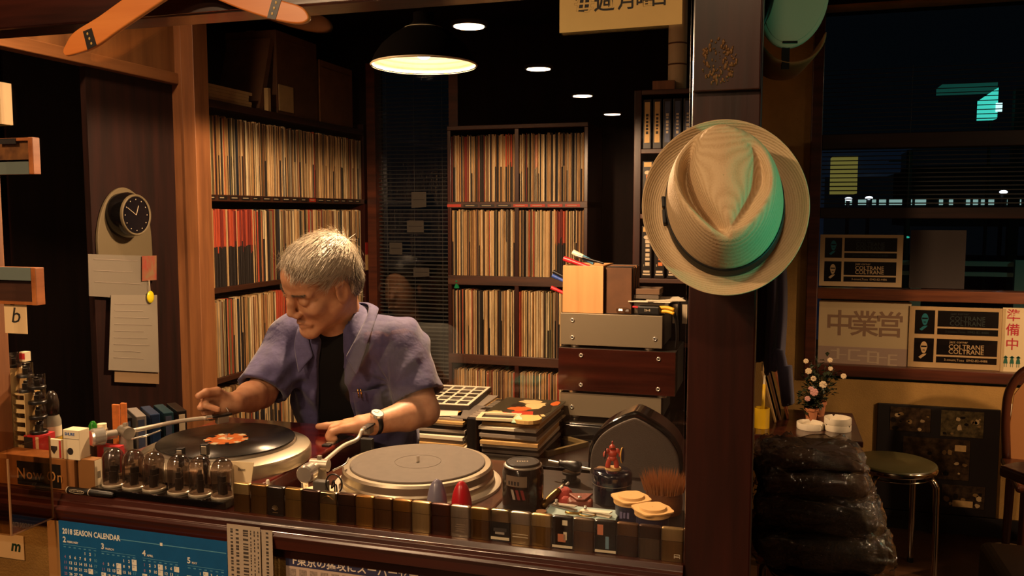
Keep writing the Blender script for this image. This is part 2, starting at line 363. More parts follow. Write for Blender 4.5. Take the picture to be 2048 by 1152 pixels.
one('blue_building', 'house wall across the street with a faint blue glow added', 'building', MB().box(at(1640, 380, Y=12.5).x, at(1800, 380, Y=12.5).x, 12.5, 14, at(1690, 345, Y=12.5).z, at(1690, 296, Y=12.5).z).box(at(1640, 380, Y=12.5).x, at(1650, 380, Y=12.5).x, 12.6, 14, -.3, at(1690, 345, Y=12.5).z).box(at(1640, 380, Y=12.5).x-.2, at(1800, 380, Y=12.5).x+.2, 12.3, 14.2, at(1690, 296, Y=12.5).z, at(1690, 292, Y=12.5).z), mat('blue glow wall', '#0c1420', .7, emit=(.004, .009, .02), estr=.3))  # blue wash of light put into the wall material as a glow
p = at(1820, 300, Y=10); one('utility_pole', 'thin pale utility pole outside the window', 'pole', MB().cyl((p.x, 10, -.3), (p.x, 10, p.z), .03).box(p.x-.2, p.x+.2, 9.98, 10.02, p.z-.12, p.z-.1), mat('pale pole', '#39403f', .7))

# ------------------------------------------------------------------ lamps of the room
def lamp_light(kind, name, loc, energy, color, parent=None, **kw):
    l = bpy.data.lights.new(name, kind); l.energy = energy; l.color = color
    for k, v in kw.items(): setattr(l, k, v)
    o = bpy.data.objects.new(name, l); C.objects.link(o); o.location = loc
    if parent is not None: o.parent = parent.o
    return o
# enamel pendant over the turntables
P = at(848, 132, d=2.5); pl = thing('pendant_lamp', 'round white enamel pendant lamp glowing over the turntables', 'lamp', tuple(P))
R = .1525
outer = [(R, 0), (R*.985, .012), (R*.93, .03), (R*.8, .058), (R*.6, .085), (R*.4, .104), (R*.24, .118), (.03, .128), (.03, .15)]
ENI = mat('cream enamel inside', '#f3e6c4', .4); ENO = mat('dark enamel outside', '#070504', .9, spec=.05)
mb = MB().lathe(outer, 56, cap=False); mb.build('shade', ENO, pl, smooth=True)
inner = []
for i in range(25):
    t = i/24; r = R*.985*(1-t)+.032*t; z = .002+.112*(1-(1-t)**1.6) + (.0022 if i % 2 else 0); inner.append((r, z))
mb = MB().lathe(inner, 56, cap=False); mb.f = [f[::-1] for f in mb.f]; mb.build('inner_shade', ENI, pl, smooth=False)
MB().lathe([(R, -.001), (R+.003, .002), (R, .005)], 56, cap=False).build('rim', ENI, pl, smooth=True)
MB().ball((0, 0, .052), (.029, .029, .034), 18).build('bulb', mat('lamp bulb', '#fff', .3, emit=(1, .72, .42), estr=40), pl, smooth=True)
MB().cyl((0, 0, .08), (0, 0, .15), .022).build('socket', ENO, pl, smooth=True)
MB().cyl((0, 0, .15), (0, 0, ZC-P.z), .003, n=8).build('cord', ENO, pl)
lamp_light('SPOT', 'pendant_light', (0, 0, -.004), E_PENDANT, WARM, pl, shadow_soft_size=.035, spot_size=math.radians(176), spot_blend=.12)
# ceiling downlights: one row that the booth glass mirrors, the rest added out of view as fill
DLT = mat('downlight trim', '#d8cbb4', .4); DLE = mat('downlight glow', '#fff', .4, emit=(1, .8, .55), estr=14)
def downlight(x, y, label, e=1.0, group=None):
    t = thing('ceiling_downlight', label, 'ceiling light', (x, y, ZC), 0, group)
    MB().lathe([(.092, 0), (.095, -.012), (.088, -.02), (.08, -.02), (.078, -.008)], 32, cap=False).build('trim_ring', DLT, t, smooth=True)
    MB().lathe([(.079, -.012), (.001, -.010)], 32, cap=False).build('diffuser', DLE, t)
    lamp_light('AREA', 'downlight_beam', (0, 0, -.021), E_DOWN*e, WARM, t, shape='DISK', size=.15)
    return t
for i, y in enumerate((-.02, -1.353, -2.68, -4.02, -5.35)):
    downlight(-1.465, y, ['downlight in the ceiling just before the booth glass', 'first downlight mirrored in the booth glass, largest', 'second downlight mirrored in the booth glass', 'third downlight mirrored in the booth glass', 'fourth downlight mirrored in the booth glass, smallest'][i], [1.5, 1.0, .8, .7, .7][i], 'downlights mirrored in the booth glass')
downlight(1.75, 2.7, 'added unseen downlight brightening the window wall and stools', .15)  # added lamp that warms the window wall and the stool seat
downlight(-1.75, 1.72, 'added small downlight behind the lintel brightening the left booth panel', .7)  # added out of sight to brighten the panel and clutter at the left
downlight(-.1, .1, 'added unseen ceiling downlight brightening the straw hat and paper sign', .3)  # added lamp, lifts the hat, pillar and paper sign
tp = thing('table_lamp_pendant', 'low shaded pendant over the table by the window', 'lamp', (1.95, 3.0, 1.5)); MB().lathe([(.17, 0), (.12, .09), (.03, .12)], 32, cap=False).build('shade', ENO, tp, smooth=True); MB().cyl((0, 0, .12), (0, 0, ZC-1.5), .003, n=6).build('cord', ENO, tp); MB().ball((0, 0, .04), .03, 12).build('bulb', MATS['lamp bulb'], tp, smooth=True)
lamp_light('SPOT', 'table_pendant_light', (0, 0, -.004), 60, WARM, tp, shadow_soft_size=.03, spot_size=math.radians(172), spot_blend=.2)
# turquoise neon lamp on the far right that colours the hats
nl = thing('neon_lamp', 'small turquoise neon tube lamp facing the hats', 'lamp', (1.0, 1.17, 1.27), math.radians(90))
MB().box(-.15, .15, .0, .03, -.03, .03).build('housing', mat('neon housing', '#101414', .5), nl)
MB().cyl((-.14, -.015, 0), (.14, -.015, 0), .008).build('tube', mat('turquoise neon', '#0cc', .3, emit=(.05, .9, .62), estr=4), nl, smooth=True)
for (aim, ang, e) in ((Vector((-.06, 1.27, 1.47)), 24, 1.0), (Vector((.07, 1.74, 1.97)), 22, .3)):
    hl = lamp_light('SPOT', 'neon_glow', (.94, 1.17, 1.27), E_TEAL*e, (.05, 1.0, .62), None, shadow_soft_size=.05, spot_size=math.radians(ang), spot_blend=.4)
    hl.rotation_euler = (aim-hl.location).to_track_quat('-Z', 'Y').to_euler()
# cool street light outside for the guard rail
lamp_light('POINT', 'street_light', (3.2, 6.2, 2.2), 5, (.35, 1, .8), None, shadow_soft_size=.1)
# ================================================================== record shelves
PAL = [('cream', '#c9a877', 22), ('tan', '#a98150', 22), ('pale', '#d9c49a', 10), ('brown', '#6e4a2c', 12), ('black', '#1d130e', 14), ('olive', '#6d623f', 6), ('rust', '#b5482a', 3), ('grey', '#8a7c66', 6), ('dark red', '#7a2418', 2), ('navy', '#1f2530', 3)]
PALW = [p[2] for p in PAL]; SLV = attr_mat('paper sleeve'); SLH, SLD = .31, .308
def sleeve_geo(mb, cols, c, c2, t=1.0, h=SLH, split=None):
    """one record sleeve: spine towards +x with chamfered edges, thickness along y, standing on z=0"""
    sec = [(-SLD, -.5*t), (-.0018, -.5*t), (0, -.3*t), (0, .3*t), (-.0018, .5*t), (-SLD, .5*t)]
    zs = [0, split*h, h] if split else [0, h]; n = 6; vs = [(x, y, z) for z in zs for (x, y) in sec]; fs = []; cc = []
    for k in range(len(zs)-1):
        for i in range(n):
            j = (i+1) % n; fs.append((k*n+i, k*n+j, (k+1)*n+j, (k+1)*n+i)); cc.append(c2 if (split and k == 0) else c)
    fs.append(tuple(range(n-1, -1, -1))); cc.append(c2 if split else c); fs.append(tuple(range((len(zs)-1)*n, len(zs)*n))); cc.append(c)
    mb.add(vs, fs); cols += cc
def put_tint(me, cols):
    a = me.attributes.new('tint', 'FLOAT_COLOR', 'FACE'); a.data.foreach_set('color', [x for c in cols for x in (*c, 1)])
SLM = {}
def sleeve_mesh(k, two):
    if (k, two) not in SLM:
        mb, cs = MB(), []; c = srgb(PAL[k][1]); d = srgb('#1c120d') if PAL[k][0] != 'black' else srgb('#8a7450')
        sleeve_geo(mb, cs, c, d, 1, SLH, .52 if two else None)
        me = bpy.data.meshes.new('record_sleeve'); me.from_pydata([tuple(v) for v in mb.v], [], mb.f); me.materials.append(SLV); put_tint(me, cs); SLM[(k, two)] = me
    return SLM[(k, two)]
SLEEVES = []   # (origin, axis along the row, spine direction, thickness, palette, two-tone, height factor, row phrase)
def fill_row(o, along, face, length, phrase, clusters=(), pick=True):
    s = 0
    run = None
    while s < length-.003:
        u = s/length; t = rnd.choice((.003, .0035, .004, .004, .005, .006, .008)); k = rnd.choices(range(len(PAL)), PALW)[0]; two = rnd.random() < .12
        for (a, b, kk, tw) in clusters:
            if a <= u <= b and rnd.random() < .85: k, two = rnd.choice(kk), tw
        t = min(t, length-s); SLEEVES.append((Vector(o)+Vector(along)*(s+t/2), Vector(along), Vector(face), t, k, two, rnd.uniform(.975, 1.01), phrase, pick)); s += t+(.0004 if rnd.random() < .9 else .003)
RED = (6, 8, 6); XS = -2.112
zrow = [1.532, 1.163, .800, .437]; Y0, Y1 = 2.84, 4.2
fill_row((XS, Y0, zrow[0]), (0,1,0), (1,0,0), Y1-Y0, 'top row of the tall shelves')
fill_row((XS, Y0, zrow[1]), (0,1,0), (1,0,0), Y1-Y0, 'second row of the tall shelves', [(.06, .27, (6, 6, 8), True)])
fill_row((XS, Y0, zrow[2]), (0,1,0), (1,0,0), Y1-Y0, 'third row of the tall shelves', [(.38, .46, (6,), False)])
fill_row((XS, Y0, zrow[3]), (0,1,0), (1,0,0), Y1-Y0, 'lowest row of the tall shelves')
YC, XA, XM0, XM1, XB = 3.85, -1.461, -1.15, -1.127, -.823
zc = [1.512, 1.163, .785, .40]
for i, (za, cl1, cl2) in enumerate(zip(zc, ([(.2, .27, (8,), False), (.83, .95, (6,), True)], [], [], []), ([(.22, .28, (6,), True)], [(.55, .72, (6, 8), True)], [], []))):
    ph = ['top row', 'second row', 'third row', 'lowest row'][i]
    fill_row((XA, YC, za), (1,0,0), (0,-1,0), XM0-XA, ph+' of the freestanding shelves', cl1, i < 2)
    fill_row((XM1, YC, za), (1,0,0), (0,-1,0), XB-XM1, ph+' of the freestanding shelves', cl2, i < 2)
cand = sorted([i for i, s in enumerate(SLEEVES) if s[8] and 'lowest' not in s[7]], key=lambda i: -SLEEVES[i][3]*(1.25 if SLEEVES[i][5] else 1)/(SLEEVES[i][0]-EYEP).length)
PICK = set(cand[:300]); rest, rcols = MB(), []
for i, (p, al, fc, t, k, two, hf, ph, _) in enumerate(SLEEVES):
    jit = rnd.uniform(-.004, .003); M = frame(p+fc*jit, fc, fc.cross(Vector((0,0,1)))*-1, (0, 0, 1))
    if i in PICK:
        o = bpy.data.objects.new('record_sleeve', sleeve_mesh(k, two)); C.objects.link(o); o.location = M.translation; o.rotation_euler = M.to_euler(); o.scale = (1, t, hf)
        c = PAL[k][0]; u = (p.y-Y0)/(Y1-Y0); where = (['near end', 'nearer middle', 'farther middle', 'far end'][min(3, int(u*4))] if 'tall' in ph else ('window side' if p.x < XM0 else 'amplifier side')); q_ = ('thick ' if t > .0055 else 'slim ')+c
        tag(o, f'{q_} record sleeve in the {ph}, {where}' if not two else f'{q_} two-tone record sleeve in the {ph}, {where}', 'record', (f'{q_} two-tone' if two else q_)+f' records in the {ph}, {where}')
    else:
        rest.T = M; c = Vector(srgb(PAL[k][1]))*rnd.uniform(.8, 1.15); sleeve_geo(rest, rcols, tuple(c), srgb('#1c120d'), t, SLH*hf, rnd.uniform(.4, .6) if two else None)
o = rest.build('record_sleeves', SLV); put_tint(o.data, rcols); tag(o, 'closely packed thin record sleeves filling the rest of the shelves', 'records', None, 'stuff')

b1 = thing('record_bookcase', 'tall dark wooden record shelves running back behind the man', 'bookcase', (-2.28, 3.5, 0))
for z, zt in [(1.532, .026), (1.163, .022), (.800, .022), (.437, .022), (1.90, .03), (.07, .02)]:
    MB().box(-2.45, XL, 2.815, 4.245, z-zt, z-.0005).build('shelf', WOODDK, b1, world=True, bevel=.002)
MB().box(-2.45, XL, 4.215, 4.247, 0, 1.93).build('side_panel', WOODREDZ, b1, world=True); MB().box(-2.45, XL, 2.80, 2.818, 0, 1.93).build('side_panel', WOODDK, b1, world=True)
MB().box(-2.46, -2.45, 2.80, 4.247, 0, 1.93).build('back_panel', DARKWALL, b1, world=True)
TAGM = mat('shelf tag black', '#120c0a', .6); TAGW = mat('shelf tag print', '#9a8a70', .7); TAGR = mat('shelf tag red', '#a02c18', .6)
for i in range(17):
    y = 2.86+i*.078; MB().box(XL, XL+.002, y, y+.055, 1.512, 1.527).build('shelf_tag', TAGR if i == 10 else TAGM, b1, world=True); MB().box(XL+.002, XL+.0025, y+.006, y+.05-rnd.random()*.02, 1.518, 1.522).build('tag_print', TAGW, b1, world=True)
b2 = thing('record_bookcase', 'freestanding dark record shelves of two columns beside the black window', 'bookcase', (-1.14, 4.0, 0))
ZT = at(1035, 257, Y=YC).z
for x0, x1 in ((XA-.02, XA-.002), (XM0+.001, XM1-.001), (XB+.002, XB+.02)):
    MB().box(x0, x1, YC-.006, YC+.33, 0, ZT).build('side_panel', WOODREDZ, b2, world=True, bevel=.002)
for z, zt in [(1.512, .03), (1.163, .045), (.785, .045), (.40, .02), (ZT+.02, .02)]:
    MB().box(XA-.02, XB+.02, YC-.008, YC+.33, z-zt, z-.0005).build('shelf', WOODDKX, b2, world=True, bevel=.002)
MB().box(XA-.02, XB+.02, YC+.33, YC+.34, 0, ZT).build('back_panel', DARKWALL, b2, world=True)
for i in range(8):
    x = XA-.02+i*.082; MB().box(x, x+.07, YC-.0105, YC-.008, 1.487, 1.50).build('shelf_tag', TAGR if i in (0, 4, 5, 6, 7) else TAGM, b2, world=True)
    if i: MB().box(x+.01, x+.055, YC-.0112, YC-.0105, 1.492, 1.495).build('tag_print', TAGW, b2, world=True)
# boxes and papers on top of the tall shelves
KR = mat('kraft cardboard', '#7a5230', .8, var=.15, vscale=12); KR2 = mat('dark cardboard', '#5a3a22', .8, var=.2, vscale=10); PAP = mat('aged paper', '#b59a6a', .8, var=.1, vscale=15)
def kbox(px0, px1, y_top, label, m, dep=.26, front=True):
    ya, yb = at(px0, 250, X=XL-.02).y, at(px1, 250, X=XL-.02).y; z1 = at((px0+px1)/2, y_top, X=XL-.02).z
    t = thing('cardboard_box', label, 'box', (XL-.15, (ya+yb)/2, 1.9)); MB().box(XL-.02-dep, XL-.02, ya, yb, 1.9, z1).build('carton', m, t, world=True, bevel=.003)
    MB().box(XL-.02-dep/2-.02, XL-.02-dep/2+.02, ya-.001, yb+.001, z1, z1+.001).build('tape', PAP, t, world=True)
    MB().box(XL-.02, XL-.018, ya+.02, yb-.02, z1-.035, z1-.03).build('flap_edge', KR2, t, world=True); return t, ya, yb, z1
t, ya, yb, z1 = kbox(556, 636, 75, 'tall brown carton with a pasted label on top of the tall shelves', KR2)
MB().box(XL-.02, XL-.017, ya+.01, ya+.13, 1.915, 2.03).build('label', PAP, t, world=True)
kbox(641, 706, 130, 'lower brown carton beside the labelled carton on the tall shelves', KR)
t = thing('paper_stack', 'flat stack of yellowed papers on the near end of the tall shelves', 'papers', (XL-.14, 3.02, 1.9))
for k in range(5): MB().box(XL-.3+rnd.uniform(-.01, .01), XL-.02, 2.86+k*.006, 3.22-rnd.random()*.03, 1.9+k*.013, 1.9+k*.013+.012).build('sheaf', PAP, t, world=True)
t = thing('leaning_board', 'thin dark board leaning upright on the tall shelves', 'board', (XL-.12, 3.33, 1.9))
MB().add([(XL-.25, 3.30, 1.905), (XL-.03, 3.30, 1.905), (XL-.03, 3.40, 2.22), (XL-.25, 3.40, 2.22)], [(0, 1, 2, 3)]).build('panel', KR2, t, world=True, solid=.03); MB().box(XL-.03, XL-.01, 3.325, 3.345, 1.9, 2.0).build('edge_strip', PAP, t, world=True)

# ------------------------------------------------------------------ narrow video shelf beside the pillar
vs_ = thing('video_bookcase', 'narrow bookcase of video tapes half hidden by the straw hat', 'bookcase', (-.3, 3.25, 0))
VY, VX0, VX1 = 3.375, -.522, -.13
for x0, x1 in ((VX0, VX0+.028), (VX1-.02, VX1)): MB().box(x0, x1, VY-.01, VY+.2, 0, 1.93).build('side_panel', WOODREDZ, vs_, world=True, bevel=.002)
for z in (1.93, 1.706, 1.455, 1.204, .955, .64): MB().box(VX0+.028, VX1-.02, VY-.01, VY+.2, z-.018, z).build('shelf', WOODDKX, vs_, world=True, bevel=.002)
MB().box(VX0, VX1, VY+.2, VY+.21, 0, 1.93).build('back_panel', DARKWALL, vs_, world=True)
CASE = mat('black tape case', '#15100d', .35); CRM = mat('cream tape label', '#b9945c', .7, var=.1, vscale=40); BLU = mat('blue tape label', '#39415a', .6, var=.15, vscale=60); INKD = mat('dark print ink', '#1a1210', .7); GOLDI = mat('orange print ink', '#c06a34', .7); PALEI = mat('pale print ink', '#b6a58a', .7)
lab = ['cream', 'cream', 'blue', 'blue', 'blue', 'cream', 'cream', 'cream']
for i in range(8):
    x0 = VX0+.033+i*.0385; t = thing('video_tape', None, 'video tape', (x0+.016, VY+.08, 1.7062), group='tapes on the top shelf of the video bookcase')
    t.o['label'] = f"{lab[i]} labelled tape, {['first','second','third','fourth','fifth','sixth','seventh','eighth'][i]} on the top shelf of the video bookcase"
    MB().box(x0, x0+.032, VY, VY+.14, 1.7062, 1.7062+.19).build('case', CASE, t, world=True, bevel=.002)
    MB().box(x0+.006, x0+.026, VY-.001, VY, 1.73, 1.885).build('spine_label', CRM if lab[i] == 'cream' else BLU, t, world=True)
    bars(t, face_frame((x0+.016, VY-.001, 1.80), (0, 0, -1), (1, 0, 0)), 6, .08, .011, INKD if lab[i] == 'cream' else PALEI, 'spine_print', seed=i)
for r, (zb, nb) in enumerate(((1.4552, 6), (1.2042, 6))):
    for i in range(nb):
        x0 = VX0+.033+i*.05; h = .205; ords = ['first', 'second', 'third', 'fourth', 'fifth', 'sixth'][i]
        t = thing('manga_volume', f"thick black comic volume, {ords} on the {['middle', 'lower'][r]} shelf of the video bookcase", 'book', (x0+.02, VY+.08, zb), group=f"comics on the {['middle', 'lower'][r]} shelf of the video bookcase")
        MB().box(x0, x0+.041, VY, VY+.13, zb, zb+h).build('cover', CASE, t, world=True, bevel=.003)
        MB().box(x0+.006, x0+.035, VY-.001, VY, zb+.182, zb+.2).build('top_band', CRM, t, world=True)
        MB().prism([(.012*math.cos(a*.5236), .008*math.sin(a*.5236)) for a in range(12)], 0, .001, M=on_y(x0+.02, VY, zb+.16)).build('oval_badge', PALEI, t, world=True)
        bars(t, face_frame((x0+.024, VY-.001, zb+.098), (0, 0, -1), (1, 0, 0)), 6, .105, .02, GOLDI if (i+r) % 2 == 0 else PALEI, 'spine_print', seed=i); txt(['I', 'II', 'III', 'IV', 'V', 'VI'][i], on_y(x0+.010, VY-.0012, zb+.05), .014, PALEI, 'volume_number', t, sx=.7)
        MB().box(x0+.006, x0+.035, VY-.001, VY, zb+.012, zb+.018).box(x0+.008, x0+.033, VY-.001, VY, zb+.022, zb+.03).build('foot_print', PALEI, t, world=True)
for i in range(7):
    x0 = VX0+.04+i*.037; t = one('slim_binder', f"slim dark binder, {['first','second','third','fourth','fifth','sixth','seventh'][i]} on the bottom shelf of the video bookcase", 'binder', MB().box(x0, x0+.033, VY, VY+.15, .9555, 1.12).box(x0+.007, x0+.026, VY-.001, VY, 1.03, 1.105, 1), [CASE, PALEI], group='binders on the bottom shelf of the video bookcase')
wc = at(1352, 185, Y=VY); rt_ = thing('paper_roll', 'tall white paper roll with thin rings on top of the video bookcase', 'roll', (wc.x-.005, VY+.08, 1.9305))
MB().lathe([(.001, 0), (.036, 0), (.036, .45), (.001, .45)], 24).build('roll', mat('white paper roll', '#c9b48e', .7), rt_, smooth=True, angle=.6)
for z in (.1, .18): MB().lathe([(.0365, z), (.038, z+.003), (.0365, z+.006)], 24, cap=False).build('ring', KR2, rt_, smooth=True)
one('wooden_offcut', 'short pale wooden block on top of the video bookcase', 'block', MB().box(-.455, -.37, VY, VY+.1, 1.9305, 1.965), WOODTAN, bevel=.002)
# small things on the freestanding shelves
p = at(911, 576, Y=3.83); one('green_ornament', 'tiny green glass tree ornament on the freestanding shelves', 'ornament', MB().lathe([(.001, 0), (.012, 0), (.014, .004), (.004, .03), (.009, .032), (.001, .05)], 14, o=(p.x, 3.848, 1.1)), mat('green ornament', '#1c7a50', .25), smooth=True)
MB().box(-2.1, -2.098, 4.2155, 4.2465, 1.235, 1.30).build('red_marker', mat('red marker strip', '#8a1c14', .6), b1, world=True); MB().box(-2.1, -2.098, 4.2155, 4.2465, 1.15, 1.234).build('cream_marker', CRM, b1, world=True)
# ================================================================== counter, turntables, hi-fi
SILV = mat('brushed silver', '#c9bda6', .32, .9); CHROME = mat('chrome', '#e8e2d6', .2, .8); STEEL = mat('dull steel', '#a39a8c', .4, .7); SATIN = mat('satin silver tube', '#ddd3c2', .35, .5)
BLK = mat('black plastic', '#0f0d0c', .4); BLKG = mat('glossy black', '#080707', .12); RUB = mat('grey rubber mat', '#5c5248', .75, var=.06, vscale=50); VINYL = mat('black vinyl', '#0b0a0a', .22, bump=.0)
DECKR = wood('glossy red deck lacquer', '#5a1712', '#3d0d0b', 'x', .15, .8); DECKB = wood('rosewood deck', '#4d2a1c', '#2b150d', 'x', .25, .5); CREAM = mat('cream plastic', '#d9c9a4', .45)
cn = thing('booth_counter', 'dark wooden counter under the turntables', 'counter', (-1.2, 1.75, 0))
MB().box(-2.0, -.13, 1.475, 2.03, .715, .745).build('worktop', wood('dark counter top', '#24130b', '#150a06', 'x', .4), cn, world=True, bevel=.003); MB().box(-1.98, -.15, 1.48, 1.5, 0, .715).build('front_board', WOODDKX, cn, world=True)
for x in (-1.95, -.2): MB().box(x, x+.05, 1.95, 2.0, 0, .715).build('leg', WOODDKX, cn, world=True)
def ring(mb, r0, r1, z0, z1, n=72, mi=0): return mb.lathe([(r0, z0), (r0, z1), (r1, z1), (r1, z0), (r0, z0)], n, mi, cap=False)
# vinyl grooves: fine concentric bump
def groove_mat():
    m = bpy.data.materials.new('grooved vinyl'); m.use_nodes = True; N = m.node_tree.nodes; L = m.node_tree.links; b = N['Principled BSDF']
    b.inputs['Base Color'].default_value = (.012, .011, .010, 1); b.inputs['Roughness'].default_value = .24
    tc = N.new('ShaderNodeTexCoord'); ln = N.new('ShaderNodeVectorMath'); ln.operation = 'LENGTH'; L.new(tc.outputs['Object'], ln.inputs[0])
    wv = N.new('ShaderNodeMath'); wv.operation = 'MULTIPLY'; wv.inputs[1].default_value = 2600; sn = N.new('ShaderNodeMath'); sn.operation = 'SINE'
    L.new(ln.outputs['Value'], wv.inputs[0]); L.new(wv.outputs[0], sn.inputs[0]); bp = N.new('ShaderNodeBump'); bp.inputs['Strength'].default_value = .35; bp.inputs['Distance'].default_value = .0004
    L.new(sn.outputs[0], bp.inputs['Height']); L.new(bp.outputs[0], b.inputs['Normal']); MATS['grooved vinyl'] = m; return m
GROOVE = groove_mat()
def tonearm(t, piv, head, h, lift=.0, mcol=SATIN):
    """S-shaped arm from its pivot to the headshell, with counterweight, gimbal and base"""
    piv = Vector(piv); head = Vector(head); d = (head-piv); d.z = 0; L_ = d.length; d.normalize(); s_ = Vector((-d.y, d.x, 0)); z = Vector((0, 0, 1))
    MB().lathe([(.001, 0), (.046, 0), (.046, .004), (.034, .008), (.034, .012), (.001, .012)], 32, o=(piv.x, piv.y, h)).build('arm_base', CREAM, t, smooth=True, world=True, angle=.6)
    MB().cyl((piv.x, piv.y, h+.012), (piv.x, piv.y, piv.z-.004), .014, n=20).build('arm_pillar', STEEL, t, smooth=True, world=True, angle=.6)
    g = MB(); g.cyl(piv-s_*.02+z*.0, piv+s_*.02, .013, n=20); g.box(piv.x-.004, piv.x+.004, piv.y-.004, piv.y+.004, piv.z-.02, piv.z+.02); g.build('gimbal', STEEL, t, smooth=True, world=True, angle=.6)
    e = head-d*.03; MB().tube([piv+d*.012, piv+d*L_*.55+s_*.012, piv+d*L_*.8+s_*.004+z*(lift*.5), Vector((e.x, e.y, head.z))], .0048, 10, smooth=8).build('arm_tube', mcol, t, smooth=True, world=True)
    MB().cyl(Vector((e.x, e.y, head.z)), Vector((e.x, e.y, head.z))+d*.014, .006, n=14).build('headshell_collar', CHROME, t, smooth=True, world=True, angle=.6)
    M = frame(e+d*.014+z*(head.z-e.z), d, s_, z); q = MB(); q.T = M; q.box(0, .048, -.009, .009, -.002, .003); hs = q.build('headshell', BLK, t, world=True, bevel=.001)
    q = MB(); q.T = M; q.box(.012, .04, -.008, .008, -.018, -.002); q.build('cartridge', STEEL, t, world=True, bevel=.001)
    MB().tube([M @ Vector((.044, .009, 0)), M @ Vector((.05, .016, .004)), M @ Vector((.047, .022, .012))], .0012, 6, smooth=4).build('finger_lift', CHROME, t, world=True, smooth=True)
    MB().cyl(piv-d*.02, piv-d*.05, .010, n=20).build('rear_stub', STEEL, t, smooth=True, world=True, angle=.6)
    cw = MB().lathe([(.001, 0), (.017, 0), (.019, .002), (.019, .024), (.016, .028), (.001, .028)], 28, M=axis_frame(piv-d*.045, -d)).build('counterweight', CHROME, t, smooth=True, world=True, angle=.6)
    MB().cyl((piv.x+s_.x*.045+d.x*.02, piv.y+s_.y*.045+d.y*.02, h), (piv.x+s_.x*.045+d.x*.02, piv.y+s_.y*.045+d.y*.02, h+.02), .008, n=16).build('lift_dial', CHROME, t, smooth=True, world=True, angle=.6)
    MB().tube([piv-s_*.03-z*.01, piv-s_*.045+d*.03-z*.004, piv-s_*.04+d*.06], .002, 6, smooth=4).build('cue_lever', CHROME, t, world=True, smooth=True)
# --- deck at the man's right hand: red plinth, spinning record
LX, LY, LZ = -1.175, 1.648, .948
t = thing('turntable', 'glossy red turntable with the orange-labelled record under the man', 'turntable', (LX, LY, .7455))
MB().box(-1.43, -.992, 1.505, 2.0, .757, .902).build('plinth', DECKR, t, world=True, bevel=.006, seg=3)
for (x, y) in ((-1.39, 1.54), (-1.03, 1.54), (-1.39, 1.96), (-1.03, 1.96)): MB().cyl((x, y, .7455), (x, y, .757), .022, n=20).build('foot', BLK, t, world=True)
MB().lathe([(.187, .902), (.187, .924), (.184, .929), (.158, .9385), (.154, .9385), (.154, .905)], 96, o=(LX, LY, 0), cap=False).build('platter_surround', SILV, t, smooth=True, world=True, angle=.6)
MB().lathe([(.001, .905), (.1525, .905), (.1525, .94), (.151, .9435), (.001, .9435)], 96, o=(LX, LY, 0)).build('platter', STEEL, t, smooth=True, world=True, angle=.6)
MB().lathe([(.001, .9435), (.15, .9435), (.15, .9455), (.001, .9455)], 72, o=(LX, LY, 0)).build('mat', RUB, t, world=True)
pcv = at(250, 868, d=1.87); hd = at(436, 832, d=2.02)
tonearm(t, (-1.335, 1.515, .985), (hd.x, hd.y, hd.z), .902)
p = at(588, 858, Z=.906); 
for k in range(3): MB().box(-1.02+.0*k, -1.0, 1.80+k*.022, 1.815+k*.022, .902, .907).build('push_button', [BLK, SILV, BLK][k], t, world=True, bevel=.001)
rc = thing('vinyl_record', 'black long-playing record with an orange paper label on the red turntable', 'record', (LX, LY, LZ-.0023))
MB().lathe([(.001, 0), (.1495, 0), (.151, .0012), (.1495, .0024), (.053, .0022), (.001, .0024)], 128, cap=False).build('disc', GROOVE, rc, smooth=True)
ORG = mat('orange record label', '#d8772e', .6, c2='#b95a1f', vscale=30); lb = MB().lathe([(.0, .0027), (.047, .0027)], 64, cap=False).build('label', ORG, rc)
for k in range(11):
    a = k*.571+.2; q = MB(); q.T = rotz(a); q.box(.036, .05, -.004-.003*(k % 3), .004, .0026, .0031); q.build('label_print', [mat('record label pale', '#d8c7a0', .6), BLK][k % 2], lb)
MB().box(-.02, .012, -.006, .012, .0026, .003).build('label_print', MATS['record label pale'], lb)
MB().cyl((0, 0, 0), (0, 0, .014), .0035, n=14).build('spindle', CHROME, rc, smooth=True, angle=.6)
# --- empty deck
RX, RY, RZ = -.737, 1.722, .913
t = thing('turntable', 'empty silver turntable with a grey rubber mat and dark wood base', 'turntable', (RX, RY, .7455))
MB().box(-.972, -.525, 1.512, 1.95, .757, .862).build('plinth', DECKB, t, world=True, bevel=.006, seg=3)
for (x, y) in ((-.93, 1.55), (-.56, 1.55), (-.93, 1.91), (-.56, 1.91)): MB().cyl((x, y, .7455), (x, y, .757), .022, n=20).build('foot', BLK, t, world=True)
MB().lathe([(.184, .862), (.184, .868), (.176, .872), (.163, .872)], 96, o=(RX, RY, 0), cap=False).build('deck_ring', mat('pale deck plate', '#d9cfba', .4, .4), t, smooth=True, world=True, angle=.6)
MB().lathe([(.001, .868), (.168, .868), (.168, .884), (.165, .888), (.165, .903), (.161, .908), (.001, .908)], 96, o=(RX, RY, 0)).build('platter', SILV, t, smooth=True, world=True, angle=.5)
mt = MB().lathe([(.001, .908), (.1485, .908), (.1485, .9105), (.147, .912), (.052, .912), (.0515, .9113), (.0505, .9113), (.05, .912), (.0, .912)], 96, o=(RX, RY, 0), cap=False).build('mat', RUB, t, smooth=True, world=True, angle=.5)
MB().cyl((RX, RY, .912), (RX, RY, .925), .0035, n=14).build('spindle', CHROME, t, smooth=True, world=True, angle=.6)
tonearm(t, (-.905, 1.588, .928), (-.924, 1.85, .945), .862)
MB().lathe([(.001, .862), (.035, .862), (.035, .868), (.001, .868)], 32, o=(-.935, 1.545, 0)).build('arm_plate', CREAM, t, world=True, smooth=True, angle=.6)
